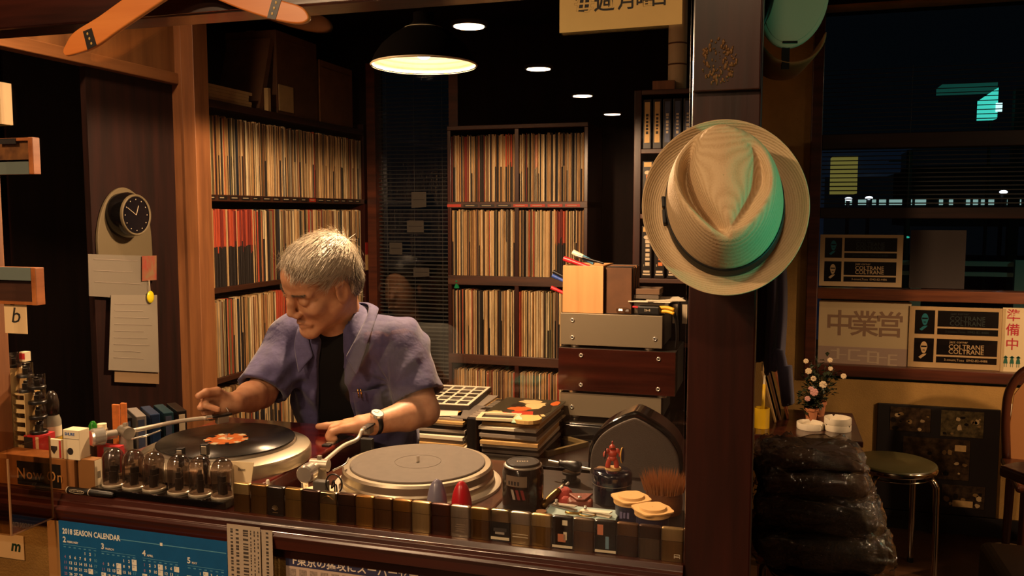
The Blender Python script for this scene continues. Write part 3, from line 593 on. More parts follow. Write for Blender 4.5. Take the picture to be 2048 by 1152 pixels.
for (x, y) in ((-.95, 1.535), (-.93, 1.562), (-.91, 1.54)): MB().cyl((x, y, .868), (x, y, .876), .006, n=14).build('screw_cap', CHROME, t, world=True, smooth=True, angle=.6)
MB().box(-.918, -.888, 1.80, 1.815, .862, .93).build('arm_rest', BLK, t, world=True, bevel=.002)
for k in range(5): MB().tube([(-.89+k*.004, 1.63, .868), (-.865+k*.008, 1.655+k*.006, .885+.004*(k % 2)), (-.875+k*.006, 1.69, .868)], .0016, 6, smooth=5).build('signal_wire', mat('copper wire', '#a0642c', .3, 1), t, world=True, smooth=True)
# small things lying on the empty deck
q = MB(); q.box(-.885, -.855, 1.522, 1.54, .8625, .915); g = one('stylus_box', 'grey upright stylus box before the tonearm of the empty turntable', 'box', q, mat('grey card box', '#4a463f', .5), bevel=.002); bars(g, on_y(0, -.0092, .018), 6, .022, .004, PALEI, 'print', world=False, seed=5)
c0 = at(668, 968, Y=1.515); W_ = MB().tube([c0+Vector((.018*math.cos(a), 0, .02*math.sin(a))) for a in [x*.42 for x in range(-2, 13)]]+[c0+Vector((.004, 0, .0)), c0+Vector((-.006, 0, -.01)), c0+Vector((0, 0, .008)), c0+Vector((.002, 0, -.028)), Vector((c0.x+.002, c0.y, .864))], .0016, 8, smooth=4)
one('wire_clef', 'dark wire bent like a treble clef standing on the empty turntable', 'ornament', W_, BLK, smooth=True)
one('chrome_thimble', 'small chrome domed cap behind the silver lighter', 'cap', MB().lathe([(.016, 0), (.016, .012), (.013, .022), (.006, .028), (.001, .029)], 24, o=(-.87, 1.512, .8625)), CHROME, smooth=True)
# ------------------------------------------------------------------ low table, papers and amplifiers behind
tb = thing('side_table', 'low dark table buried under papers behind the turntables', 'table', (-.75, 2.9, 0))
MB().box(-1.36, -.15, 2.48, 3.355, .60, .635).build('table_top', MATS['dark counter top'], tb, world=True, bevel=.003)
for (x, y) in ((-1.33, 2.5), (-.22, 2.5), (-1.33, 3.3), (-.22, 3.3)): MB().box(x, x+.045, y, y+.045, 0, .60).build('leg', WOODDKX, tb, world=True)
AY = 3.05
AMPF = mat('champagne amp front', '#7c705c', .45, .5); AMPS = mat('amp case side', '#2a2622', .5, .3)
def amp(label, x0, x1, z0, z1, front, screws, yf=AY, dep=.29, cat='amplifier'):
    t = thing('hifi_amplifier', label, cat, ((x0+x1)/2, yf+dep/2, z0))
    MB().box(x0, x1, yf+.006, yf+dep, z0+.012, z1).build('case', AMPS, t, world=True, bevel=.002); MB().box(x0, x1, yf, yf+.006, z0+.01, z1).build('front_plate', front, t, world=True, bevel=.0015)
    for (x, y) in ((x0+.05, yf+.03), (x1-.05, yf+.03), (x0+.05, yf+dep-.03), (x1-.05, yf+dep-.03)): MB().cyl((x, y, z0), (x, y, z0+.012), .018, n=18).build('foot', SILV, t, world=True, smooth=True, angle=.6)
    for (u, v) in screws:
        x, z = x0+(x1-x0)*u, z0+(z1-z0)*v; MB().lathe([(.0, .002), (.004, .002), (.0055, .0035), (.0075, .003), (.0075, 0)], 18, M=axis_frame((x, yf, z), (0, -1, 0)), cap=False).build('bolt', CHROME, t, world=True, smooth=True)
        MB().cyl((x, yf-.0022, z), (x, yf-.003, z), .0028, n=8).build('socket', BLK, t, world=True)
    return t
WAMP = wood('rosewood amp case', '#38140c', '#220a06', 'x', .2, .6)
x0, x1 = -.735, -.364
bs = one('black_equipment_case', 'glossy black case at the foot of the hi-fi stack', 'case', MB().box(-.75, -.33, 2.985, 3.33, .6355, .7045).box(-.74, -.34, 2.98, 2.985, .645, .697), BLKG, bevel=.003)
amp('lower champagne amplifier at the foot of the stack', x0, x1, .7055, .800, AMPF, ((.12, .45), (.92, .45)))
amp('rosewood-faced amplifier in the middle of the stack', -.74, -.315, .8005, .968, WAMP, ((.2, .85), (.86, .85), (.86, .2), (.2, .2)), AY-.01)
tt = amp('upper champagne amplifier carrying the wooden pen box', x0, x1, .9685, 1.095, AMPF, ((.12, .8), (.12, .3), (.93, .35)))
MB().cyl((-.56, AY-.002, 1.0), (-.56, AY, 1.0), .001).build('logo', AMPF, tt, world=True)
# wooden pen box with pens
PLY = wood('pale plywood', '#c49660', '#b38350', 'z', .5, 0, 18, .02); PLYE = mat('plywood edge', '#8a5f33', .6)
bx0, bx1, bz0, bz1 = -.73, -.58, 1.0955, 1.268
t = thing('wooden_pen_box', 'pale plywood box with pens on the upper amplifier', 'box', (-.655, 3.12, bz0))
MB().box(bx0, bx1, AY+.012, AY+.020, bz0, bz1).build('front_board', PLY, t, world=True, bevel=.001); MB().box(bx0, bx1, AY+.21, AY+.218, bz0, bz1).build('back_board', PLY, t, world=True)
MB().box(bx0, bx0+.008, AY+.020, AY+.21, bz0, bz1).build('side_board', PLY, t, world=True); MB().box(bx1-.008, bx1, AY+.020, AY+.21, bz0, bz1).build('side_board', PLYE, t, world=True); MB().box(bx0+.008, bx1-.008, AY+.02, AY+.21, bz0, bz0+.006).build('bottom', PLY, t, world=True)
def pen(label, a, b, r, m, cap, capm):
    a, b = Vector(a), Vector(b); d = (b-a).normalized(); t = thing('pen', label, 'pen', tuple(a)); MB().cyl(a, b, r, n=14).build('barrel', m, t, world=True, smooth=True, angle=.6)
    MB().cyl(b-d*cap, b+d*.003, r*1.15, n=14).build('cap', capm, t, world=True, smooth=True, angle=.6); return t
REDP = mat('red pen plastic', '#b3202a', .4); BLUP = mat('blue pen plastic', '#2a4a9a', .4); WHP = mat('white pen plastic', '#ddd2bc', .4); LBP = mat('light blue print', '#5a93b8', .4)
pen('red marker sticking out over the wooden pen box', (-.64, AY+.05, 1.26), (-.735, AY+.06, 1.29), .0085, REDP, .03, REDP)
pen('white and blue correction pen on the wooden pen box', (-.63, AY+.09, 1.275), (-.71, AY+.1, 1.312), .009, LBP, .04, WHP)
pen('dark thin pen lying over the wooden pen box', (-.59, AY+.07, 1.275), (-.69, AY+.08, 1.30), .004, BLK, .02, STEEL)
for (nm, pxy, m) in (('blue', (1112, 556), BLUP), ('red', (1110, 580), REDP), ('black', (1114, 548), BLK)):
    p = at(*pxy, Y=AY+.08); pen(f'{nm} pen clipped to the outer side of the pen box', (bx0-.009, AY+.08, p.z-.012), (p.x-.012, AY+.08, p.z+.008), .0065, m, .02, m)
# discs leaning in the box, cases and tools on the upper amplifier
for i in range(9):
    y = AY+.03+i*.019; q = MB().box(bx1+.006, bx1+.10+.002*(i % 3), y, y+.013, 1.0955, 1.262+.004*(i % 2)); 
    one('disc_sleeve', f"dark disc sleeve, {['first','second','third','fourth','fifth','sixth','seventh','eighth','ninth'][i]} from the front beside the pen box", 'disc sleeve', q, [KR2, CASE, KR][i % 3], group='disc sleeves beside the pen box', bevel=.001)
sx, sy = -.46, AY+.06
q = one('white_carton', 'flat white carton under papers on the upper amplifier', 'box', MB().box(-.475, -.365, AY+.06, AY+.19, 1.0955, 1.135), WHP, bevel=.001)
one('paper_sheets', 'loose white sheets lying on the flat carton', 'papers', MB().add([(-.49, AY+.02, 1.142), (-.34, AY+.02, 1.142), (-.31, AY+.2, 1.142), (-.48, AY+.2, 1.142)], [(0,1,2,3)]).add([(-.42, AY+.01, 1.146), (-.29, AY+.06, 1.146), (-.33, AY+.2, 1.146), (-.45, AY+.15, 1.146)], [(0,1,2,3)]), mat('white paper', '#d8cdb4', .8), solid=.003)
for k in range(2): one('disc_case', ['clear disc case lying on the sheets', 'brown disc case topmost of its stack on the sheets'][k], 'disc case', MB().box(-.475+.006*k, -.385+.003*k, AY+.05, AY+.16, 1.150+.016*k, 1.164+.022*k), [mat('smoky clear plastic', '#5e554c', .15), mat('brown disc case', '#6b5442', .25)][k], bevel=.0015)
cl = thing('tool_pouch', 'black pouch with yellow gripped pliers on the upper amplifier', 'tool pouch', (-.41, AY+.02, 1.0955))
MB().box(-.455, -.375, AY+.012, AY+.05, 1.0955, 1.128).build('pouch', BLK, cl, world=True, bevel=.006); txt('26-8', on_y(-.42, AY+.0115, 1.113), .012, PALEI, 'pouch_print', cl)
YEL = mat('yellow rubber grip', '#d9a21e', .5)
for k in range(2): MB().tube([(-.378, AY+.03, 1.108+.014*k), (-.35, AY+.02, 1.11+.014*k), (-.325, AY+.01, 1.104+.014*k)], .006, 8, smooth=4).build('handle', YEL, cl, world=True, smooth=True)
MB().cyl((-.455, AY+.03, 1.12), (-.475, AY+.03, 1.122), .004).build('red_tip', REDP, cl, world=True)
for k in range(3): one('black_cable', ['outer', 'middle', 'inner'][k]+' black cable hanging down beside the upper amplifier', 'cable', MB().tube([(-.345, AY+.02+.03*k, 1.11), (-.325, AY+.03+.03*k, 1.09), (-.318, AY+.035+.03*k, 1.02), (-.322, AY+.04+.03*k, .972)], .003, 6, smooth=6), BLK, smooth=True)
one('crumpled_bag', 'small crumpled clear plastic bag before the white carton', 'bag', MB().ball((-.51, AY+.035, 1.108), (.03, .02, .012), 12).ball((-.49, AY+.03, 1.106), (.02, .016, .01), 9), thin_glass('crinkled plastic', (.85, .8, .7), .15, .15))
# piles of magazines, sleeves and albums on the table
def flat(name, label, cat, pts, z0, h, mats, group=None, solid=0, **kw):
    mb = MB().prism([(p[0], p[1]) for p in pts], z0, z0+h); return one(name, label, cat, mb, mats, group=group, **kw)
def quad(cx, cy, w_, l_, a):
    ca, sa = math.cos(a), math.sin(a); return [(cx+x*ca-y*sa, cy+x*sa+y*ca) for (x, y) in ((-w_/2, -l_/2), (w_/2, -l_/2), (w_/2, l_/2), (-w_/2, l_/2))]
GLOSSP = mat('glossy magazine cover', '#3a2f28', .25); WPAP = MATS['white paper']; GRP = mat('grey magazine paper', '#8b8074', .6); DKP = mat('charcoal folder', '#2a2522', .5)
# heap nearest the man: stack of sleeves and folders, photo album on top
z = .6355; hx, hy = -1.145, 2.92
for i in range(12):
    h = rnd.choice((.008, .01, .013)); m = [GRP, DKP, WPAP, CRM, GRP, WPAP, BLK][i % 7]
    flat('paper_folder', f"{['grey', 'charcoal', 'white', 'cream', 'pale grey', 'plain white', 'black'][i % 7]} folder, {['lowest','second','third','fourth','fifth','sixth','seventh','eighth','ninth','tenth','eleventh','topmost'][i]} in the heap under the contact sheets", 'folder', quad(hx+rnd.uniform(-.01, .01), hy+rnd.uniform(-.02, .02), .30, .40, rnd.uniform(-.04, .04)), z, h-.0004, m, 'folders heaped behind the turntables', bevel=.001); z += h
ZA = z
al = thing('contact_sheet_album', 'white sheet of rows of small dark photographs on the paper heap', 'photo album', (hx+.02, hy+.2, z))
T_ = Matrix.Translation((hx-.03, hy+.08, z+.021)) @ rotz(.08) @ Matrix.Scale(.72, 4, (1, 0, 0)) @ Matrix.Scale(.98, 4, (0, 1, 0))
q = MB(); q.T = T_; q.box(-.21, .2, -.17, .18, -.02, -.002); q.build('board', DKP, al, world=True); q = MB(); q.T = T_; q.box(-.205, .195, -.165, .175, -.002, .0); q.build('sheet', mat('white photo sheet', '#e0d5bd', .5), al, world=True)
for i in range(6):
    for j in range(5):
        q = MB(); q.T = T_; xx, yy = -.19+i*.064, -.15+j*.063; q.box(xx, xx+.05, yy, yy+.045, 0, .0008); q.build('photo', mat('small photo grey %d' % ((i*3+j) % 3), ['#3c3a38', '#55504a', '#24211f'][(i*3+j) % 3], .3, var=.5, vscale=90), al, world=True)
flat('yellow_envelope', 'yellow ochre envelope peeping out under the contact sheets', 'envelope', quad(hx+.02, hy-.15, .2, .07, .25), ZA+.0004, .003, YEL and mat('ochre envelope', '#c98f35', .7))
flat('white_letter', 'white letter lying before the contact sheets', 'letter', quad(hx+.03, hy-.16, .16, .07, .3), ZA+.0038, .002, WPAP)
flat('clear_sleeve', 'grey plastic record sleeve lying before the contact sheets', 'sleeve', quad(hx+.14, hy-.09, .07, .2, -.1), ZA+.0004, .003, mat('grey clear sleeve', '#77706a', .2))
# second heap: magazines with the red cover
z = .656; mx, my = -.82, 2.85
for i in range(9):
    h = rnd.choice((.009, .011, .013)); m = [GRP, DKP, WPAP, CRM, WPAP][i % 5]
    flat('magazine', f"{['grey','charcoal','white','cream','plain white'][i % 5]} magazine, {['lowest','second','third','fourth','fifth','sixth','seventh','eighth','ninth'][i]} in the pile under the painted cover", 'magazine', quad(mx+rnd.uniform(-.004, .004), my+rnd.uniform(-.015, .015), .20, .34, rnd.uniform(-.02, .02)), z, h-.0004, m, 'magazines piled before the hi-fi stack', bevel=.001); z += h
t = thing('magazine', 'magazine with a red and cream painted cover on top of the pile', 'magazine', (mx+.02, my+.02, z)); TM = Matrix.Translation((mx+.0, my+.02, z)) @ rotz(-.03) @ Matrix.Scale(.8, 4, (1, 0, 0))
q = MB(); q.T = TM; q.box(-.15, .13, -.16, .17, 0, .008); q.build('pages', WPAP, t, world=True); q = MB(); q.T = TM; q.box(-.151, .131, -.161, .171, .008, .009); q.build('cover', mat('dark olive cover', '#2b2a20', .3), t, world=True)
def blob(cx, cy, rx, ry, seed, n=18):
    r_ = random.Random(seed); return [(cx+rx*(1+.25*r_.uniform(-1, 1))*math.cos(2*math.pi*k/n), cy+ry*(1+.25*r_.uniform(-1, 1))*math.sin(2*math.pi*k/n)) for k in range(n)]
for (cx, cy, rx, ry, m, sd) in ((-.05, -.1, .075, .038, 'r', 1), (.03, -.07, .06, .045, 'r', 2), (-.10, -.09, .035, .04, 'c', 3), (.03, .06, .045, .06, 'c', 4), (-.02, .12, .05, .03, 'c', 5), (.085, .0, .03, .09, 'k', 6), (-.02, .0, .05, .035, 'o', 7), (.1, .12, .022, .035, 'o', 8), (-.05, .05, .03, .03, 'k', 9)):
    q = MB(); q.T = TM; q.prism(blob(cx, cy, rx, ry, sd), .009, .0092+.0001*sd); q.build('cover_print', {'r': mat('cover red', '#b23a26', .35), 'c': mat('cover cream', '#d8b883', .35), 'k': mat('cover black', '#14100e', .3), 'o': mat('cover orange', '#c4602a', .35)}[m], t, world=True)
bars(t, TM @ Matrix.Translation((.075, -.10, .0101)) @ rotz(.6), 5, .12, .035, MATS['cover cream'], 'cover_print', seed=2)
zt = z+.0105
flat('cream_notepad', 'cream rounded notepad on the corner of the magazine pile', 'notepad', [(mx+.06+.05*math.cos(a)*(1 if abs(math.cos(a)) < .8 else .95), my-.155+.045*math.sin(a)) for a in [k*math.pi/10 for k in range(20)]], zt, .012, mat('cream pad', '#d8ae6a', .6))
fr_ = thing('picture_frame', 'small cream picture mount with a dark middle on the magazine pile', 'picture frame', (mx-.09, my-.13, zt)); q = MB(); q.T = Matrix.Translation((mx-.045, my-.135, zt)) @ rotz(.1)
for (a, b, c, d) in ((-.07, .07, -.045, -.03), (-.07, .07, .03, .045), (-.07, -.055, -.03, .03), (.055, .07, -.03, .03)): q.box(a, b, c, d, 0, .008)
q.build('mount', CREAM, fr_, world=True); q = MB(); q.T = Matrix.Translation((mx-.045, my-.135, zt)) @ rotz(.1); q.box(-.055, .055, -.03, .03, 0, .002); q.build('picture', DKP, fr_, world=True)
one('green_clip', 'green folded paper clip on the front of the magazine pile', 'clip', MB().prism([(-.02, 0), (.02, 0), (.012, .022), (.004, .026), (0, .036), (-.004, .026), (-.012, .022)], -.003, .003, M=face_frame((mx+.035, my-.19, zt), (1, 0, 0), (0, .7, .7))), mat('green plastic', '#0e7a3c', .4))
for k in range(2):
    t = thing('remote_control', ['grey topped remote control standing between the heaps', 'black remote control behind the grey one'][k], 'remote control', (-.955, 2.77+.17*k, .6355)); q = MB(); q.T = Matrix.Translation((-.955, 2.77+.175*k, .6355)); q.box(-.018, .018, -.08, .08, 0, .135-.005*k); q.build('body', BLK, t, world=True, bevel=.004)
    for i in range(4): q = MB(); q.T = Matrix.Translation((-.955, 2.77+.175*k, .7705-.005*k)); q.box(-.012, .012, -.07+i*.03, -.05+i*.03, 0, .002); q.build('button', [GRP, STEEL][k], t, world=True)
t = thing('picture_frame', 'khaki picture frame whose corner pokes out under the magazine pile', 'picture frame', (-.75, 2.80, .6358)); cF = at(1095, 912, Z=.64); KHK = mat('khaki frame wood', '#6b5a38', .4)
FM = Matrix.Translation((cF.x, cF.y, .6358)) @ rotz(math.radians(58))
for (a, b, c, d) in ((0, .2, 0, .014), (0, .2, .186, .2), (0, .014, .014, .186), (.186, .2, .014, .186)): q = MB(); q.T = FM; q.box(a, b, c, d, 0, .018); q.build('frame_bar', KHK, t, world=True)
q = MB(); q.T = FM; q.box(.014, .186, .014, .186, .004, .006); q.build('glass', BLKG, t, world=True)
one('black_amplifier', 'long low black device on the table before the magazine pile', 'device', MB().box(-1.0, -.5, 2.49, 2.57, .6355, .69).box(-.72, -.70, 2.485, 2.49, .66, .665, 1), [BLKG, CREAM], bevel=.003)
# ================================================================== things along the sill
ORD = ['first','second','third','fourth','fifth','sixth','seventh','eighth','ninth','tenth','eleventh','twelfth','thirteenth','fourteenth','fifteenth','sixteenth','seventeenth','eighteenth','nineteenth','twentieth','twenty-first','twenty-second','twenty-third']
def brushed(name, c, rough=.34, metal=.9, c2=None): return mat(name, c, rough, metal, c2=c2 or tuple(x*.6 for x in srgb(c)), vscale=40, stretch=(1, 1, .1))
LM = {'champagne': brushed('champagne brushed metal', '#b89a68'), 'dark brass': brushed('dark brass', '#6b4c26'), 'black': mat('black lacquer', '#0b0908', .25), 'brass': brushed('aged brass', '#8a6a38'), 'dark brown': brushed('dark brown metal', '#33201a', .3), 'polished silver': brushed('polished silver', '#c8b48a', .2, 1), 'dark bronze': brushed('dark bronze', '#4a3020'), 'gold': brushed('antique gold', '#8e6228'), 'bronze': brushed('bronze', '#6e4c2c'), 'copper': brushed('dark copper', '#4a2418'), 'silver': brushed('silver', '#b0a08c', .3), 'steel': brushed('dark steel', '#6a5844')}
SPEC = [('champagne', 'dark brass'), ('dark brass',)*2, ('black',)*2, ('brass',)*2, ('dark brown',)*2, ('polished silver', 'brass'), ('dark bronze',)*2, ('gold',)*2, ('bronze',)*2, ('gold', 'bronze'), ('champagne',)*2, ('copper',)*2, ('silver',)*2, ('brass', 'dark brass'), ('polished silver', 'black'), ('silver', 'champagne'), ('champagne', 'brass'), ('black',)*2, ('steel', 'bronze'), ('black',)*2, ('bronze', 'dark bronze'), ('dark bronze', 'steel'), ('champagne', 'brass')]
def rbox(w_, d_, z0, z1, r=.0035, dome=0):
    """upright case with rounded corners (and a domed top)"""
    mb = MB(); n = 5; base = []
    for (cx, cy, a0) in ((w_/2-r, d_/2-r, 0), (-w_/2+r, d_/2-r, 1), (-w_/2+r, -d_/2+r, 2), (w_/2-r, -d_/2+r, 3)):
        for k in range(n): a = (a0+k/(n-1))*math.pi/2; base.append((cx+r*math.cos(a), cy+r*math.sin(a)))
    L = len(base); rings = [(z0, 1.0), (z1-dome, 1.0)] + ([(z1-dome*.35, .93), (z1, .6)] if dome else [])
    vs = [(x*(1-(1-s_)*.45), y*s_, z) for (z, s_) in rings for (x, y) in base]; fs = []
    for i in range(len(rings)-1):
        for k in range(L): fs.append((i*L+k, i*L+(k+1) % L, (i+1)*L+(k+1) % L, (i+1)*L+k))
    fs += [tuple(range(L-1, -1, -1)), tuple(range((len(rings)-1)*L, len(rings)*L))]; return mb.add(vs, fs)
case0 = rbox(.0368, .0125, 0, .0345); lid0 = rbox(.0368, .0125, .0352, .0565, dome=.0035)
XA_, XB_ = at(478, 1027, Z=.88).x, at(1345, 1120, Z=.88).x; YL = 1.4125
PRINT = mat('lighter print pale', '#c9bda0', .5); PRINTC = mat('lighter print colour', '#b06a4a', .5); PRINTB = mat('lighter print blue', '#5a7a8a', .5)
for i, (lm, cm) in enumerate(SPEC):
    x = XA_+(XB_-XA_)*i/22; q = f'{lm} and {cm}' if lm != cm else lm
    t = thing('metal_lighter', f'{q} flip lighter, {ORD[i]} in the row counted from the smoky domes', 'lighter', (x, YL+rnd.uniform(0, .002), .8805), rnd.uniform(-.03, .03), 'row of flip lighters on the sill')
    for src, nm, m in ((case0, 'case', LM[cm]), (lid0, 'lid', LM[lm])):
        mb = MB(); mb.v = [v.copy() for v in src.v]; mb.f = [list(f) for f in src.f]; mb.m = list(src.m); mb.build(nm, m, t, smooth=True, angle=.5)
    MB().cyl((.0188, 0, .028), (.0188, 0, .041), .0016, n=8).build('hinge', CHROME, t, smooth=True, angle=.6)
    f = -.0066
    def pr(x0, x1, z0, z1, m=PRINT): MB().box(x0, x1, f, f+.0004, z0, z1).build('print', m, t)
    if i == 2:
        for k in range(7): a = k*.45-1.35; MB().tube([(0, f, .011), (.007*math.sin(a), f, .013+.008*math.cos(a))], .0008, 5).build('emblem', mat('dull gold emblem', '#4f3c22', .5), t)
        pr(-.006, .006, .006, .0072, MATS['dull gold emblem'])
    if i == 5: MB().tube([(-.012, f, .044), (0, f, .05), (.012, f, .044)], .001, 6, smooth=4).build('emblem', MATS['dark brass'], t)
    if i == 12:
        for k in range(4): pr(-.008+.002*(k % 2), .009, .010+k*.004, .0115+k*.004, mat('lighter engraving', '#6e5c4a', .6))
    if i == 14: pr(-.012, .012, .018, .024, DKP); pr(-.009, .008, .013, .017, GRP); pr(-.017, .017, .003, .008)
    if i == 15: pr(-.014, .014, .012, .0128); pr(-.014, .014, .017, .0176)
    if i == 17: pr(.0, .009, .042, .051); pr(-.008, .006, .012, .026, PRINTC); pr(.002, .008, .016, .03); pr(-.018, .018, .0015, .006)
    if i == 19: pr(-.014, -.004, .032, .05, PRINTC); pr(.0, .006, .008, .03, PRINTB); pr(-.018, .018, .0015, .006)
    if i == 22: pr(.003, .004, .006, .013); pr(.012, .013, .006, .013); pr(.003, .013, .012, .013); pr(.004, .011, .008, .0095)
# ------------------------------------------------------------------ smoky domes on their black tray
SMOKE = thin_glass('smoky plastic dome', (.55, .47, .42), .06, .15, .03, (.3, .24, .2)); DB = mat('dome base', '#a89c88', .3, .3)
YD = 1.437; dx = [at(p, 985, Y=YD).x for p in (229, 269, 309, 359, 401, 446)]
MB_ = MB().box(dx[0]-.034, dx[-1]+.026, 1.405, 1.466, .8805, .895); one('display_tray', 'long black tray carrying the six smoky domes', 'tray', MB_, BLKG, bevel=.003)
for i, x in enumerate(dx):
    t = thing('smoky_dome', f'smoky domed cartridge cover, {ORD[i]} of six on the black tray', 'dome', (x, YD, .8952), 0, 'smoky domes on the black tray')
    prof = [(.0215, .004), (.022, .01), (.022, .055)] + [(.022*math.cos(a), .055+.024*math.sin(a)) for a in [k*math.pi/2/7 for k in range(1, 7)]] + [(.0008, .079)]
    MB().lathe(prof, 32, cap=False).build('cover', SMOKE, t, smooth=True)
    MB().lathe([(.001, 0), (.0235, 0), (.0235, .003), (.021, .005), (.001, .005)], 32).build('base', DB, t, smooth=True, angle=.6)
    q = MB(); q.T = rotz(.4+i*.5); q.box(-.008, .008, -.006, .006, .005, .03).box(-.006, .010, -.005, .005, .03, .042); q.build('cartridge', BLK, t, bevel=.001)
    MB().cyl((0, 0, .042), (0, 0, .05), .004, n=10).build('stylus_guard', STEEL, t)
# little cartridges standing behind the domes
for i, (px_, py_, m) in enumerate(((362, 905, STEEL), (411, 903, SILV))):
    p = at(px_, py_, Y=1.478); t = thing('phono_cartridge', ['small dark cartridge standing behind the fourth dome', 'taller silver cartridge standing behind the fifth dome'][i], 'cartridge', (p.x, 1.478, .8805))
    MB().box(-.004, .004, -.004, .004, 0, p.z-.8805-.008).build('stand', BLK, t); z0 = p.z-.8805-.008
    MB().box(-.008, .006, -.007, .007, z0, z0+.018+.006*i).build('body', BLK, t, bevel=.001); MB().box(-.005, .007, -.0085, -.006, z0+.004, z0+.015+.006*i).build('shell', m, t, bevel=.001)
# card and dropper bottle between domes and lighters
t = thing('note_card', 'cream handwritten card leaning behind the last dome', 'card', tuple(at(487, 962, Y=1.47))); pts = [at(a, b, Y=1.47) for (a, b) in ((466, 962), (500, 966), (508, 925), (462, 922))]
for k in (0, 1): pts[k].y -= .006
pts[0].z = pts[1].z = .8815; MB().add(pts, [(0, 1, 2, 3)]).build('card', mat('cream card', '#d9c39a', .8), t, solid=.001, world=True)
txt('Beer', on_y(pts[3].x+.027, 1.466, pts[3].z-.014), .009, INKD, 'writing', t)
p = at(535, 945, Y=1.465); t = thing('dropper_bottle', 'small dark dropper bottle with a white cap behind the lighters', 'bottle', (p.x, 1.465, .8805))
MB().lathe([(.001, 0), (.0105, 0), (.0115, .002), (.0115, .018), (.008, .022), (.001, .022)], 20).build('bottle', mat('amber glass', '#241008', .15), t, smooth=True)
MB().lathe([(.0095, .0215), (.0095, .032), (.0085, .034), (.004, .036), (.0035, .045), (.0028, .048), (.0005, .0485)], 20).build('cap', WHP, t, smooth=True, angle=.6)
# ------------------------------------------------------------------ eggs
for (px_, top, lab_, c) in ((874, 958, 'dusty blue plastic egg standing behind the lighters', '#6a6678'), (923, 962, 'red plastic egg standing behind the lighters', '#a8141e')):
    x = at(px_, 990, Y=1.45).x; z1 = at(px_, top, Y=1.45).z; h = z1-.8805; prof = []
    for k in range(17): a = -math.pi/2+math.pi*k/16; zz = (math.sin(a)+1)/2; prof.append((max(.0005, .0195*math.cos(a)*(1.0-.18*(zz-.35))), h*zz))
    t = thing('plastic_egg', lab_, 'egg', (x, 1.45, .8805)); MB().lathe(prof, 28, cap=False).build('shell', mat(lab_[:10], c, .3), t, smooth=True)
    txt('K2' if c == '#a8141e' else 'E5', on_y(x, 1.45-.0205, .8805+h*.42), .012, mat('egg print '+c, '#b98' if c == '#a8141e' else '#8a86a0', .5), 'print', t)
# ------------------------------------------------------------------ raised shelf at the pillar end and the clutter on it
SH = .8735
BSH = wood('black stained board', '#1e100a', '#110805', 'x', .45)
sh = thing('raised_shelf', 'low dark shelf for odds and ends beside the pillar', 'shelf', (-.32, 1.7, .7455)); MB().box(-.515, -.13, 1.51, 1.87, SH-.02, SH).build('board', BSH, sh, world=True, bevel=.002)
for x in (-.51, -.155): MB().box(x, x+.02, 1.52, 1.86, .7455, SH-.02).build('support', WOODDKX, sh, world=True)
Z0 = SH+.0005
c = at(1046, 935, Y=1.60); t = thing('dark_canister', 'dark glossy canister with a black lid and silver rim beside the empty turntable', 'canister', (c.x, 1.60, Z0)); hh = at(1046, 922, Y=1.60).z-Z0; SMK = mat('dark smoked jar', '#191310', .15)
MB().lathe([(.001, 0), (.039, 0), (.041, .004), (.041, hh*.80), (.037, hh*.9)], 40).build('jar', SMK, t, smooth=True, angle=.6)
MB().lathe([(.036, hh*.9), (.0385, hh*.915), (.0385, hh*.935), (.036, hh*.95), (.033, hh*.955)], 40, cap=False).build('rim', STEEL, t, smooth=True)
MB().lathe([(.034, hh*.93), (.034, hh*.985), (.032, hh), (.028, hh*1.0), (.0275, hh*.994), (.0005, hh*.994)], 40, cap=False).build('lid', mat('black cap', '#1a1614', .35), t, smooth=True, angle=.6)
bars(t, face_frame((c.x, 1.60, Z0+hh*.995), RT, (-RT.y, RT.x, 0)), 5, .024, .004, PALEI, 'lid_print', seed=3)
def wrap(z0, z1, a0_, a1_, m, nm, skew=0):
    P_ = [[Vector((c.x+.0414*math.cos(a+skew*(1-2*i)), 1.60+.0414*math.sin(a+skew*(1-2*i)), z)) for a in [a0_+(a1_-a0_)*k/10 for k in range(11)]] for i, z in enumerate((z0, z1))]; MB().sheet(P_).build(nm, m, t, world=True, smooth=True)
wrap(Z0+hh*.58, Z0+hh*.80, -2.2, -1.1, mat('grey jar label', '#6a5a4a', .4), 'label')
for k in range(4): P0 = -2.05+.16*k; wrap(Z0+hh*.61, Z0+hh*.69, P0, P0+.10, INKD, 'label_print'); 
for k in range(3): P0 = -1.85+.24*k; wrap(Z0+hh*.32, Z0+hh*.52, P0, P0+.14, [GRP, mat('red barrel stripe', '#6a1a18', .5), MATS['red barrel stripe']][k], 'stripe', .06)
# light blue box with steel odds and ends
bA = at(1090, 1020, Y=1.535).x; bB = at(1232, 1030, Y=1.535).x
one('pale_blue_box', 'flat pale blue box under the clippers behind the lighters', 'box', MB().box(bA, bB, 1.515, 1.585, Z0, Z0+.022), mat('pale blue card', '#8fa6a2', .6), bevel=.0015)
def clipper(label, a, b, w_, m):
    a, b = Vector(a), Vector(b); d = (b-a).normalized(); t = thing('nail_clipper', label, 'nail clipper', tuple(a)); M = frame(a, d, Vector((0, 0, 1)).cross(d).normalized(), (0, 0, 1)); L_ = (b-a).length
    q = MB(); q.T = M; q.box(0, L_, -w_/2, w_/2, .0, .0022); q.build('lower_blade', m, t, world=True, bevel=.0006); q = MB(); q.T = M; q.add([(0, -w_/2, .003), (L_, -w_/2, .009), (L_, w_/2, .009), (0, w_/2, .003)], [(0, 1, 2, 3)]); q.build('lever', m, t, world=True, solid=.002)
    q = MB(); q.T = M; q.cyl((L_*.15, 0, 0), (L_*.15, 0, .013), .003, n=10); q.build('rivet', CHROME, t, world=True, smooth=True)
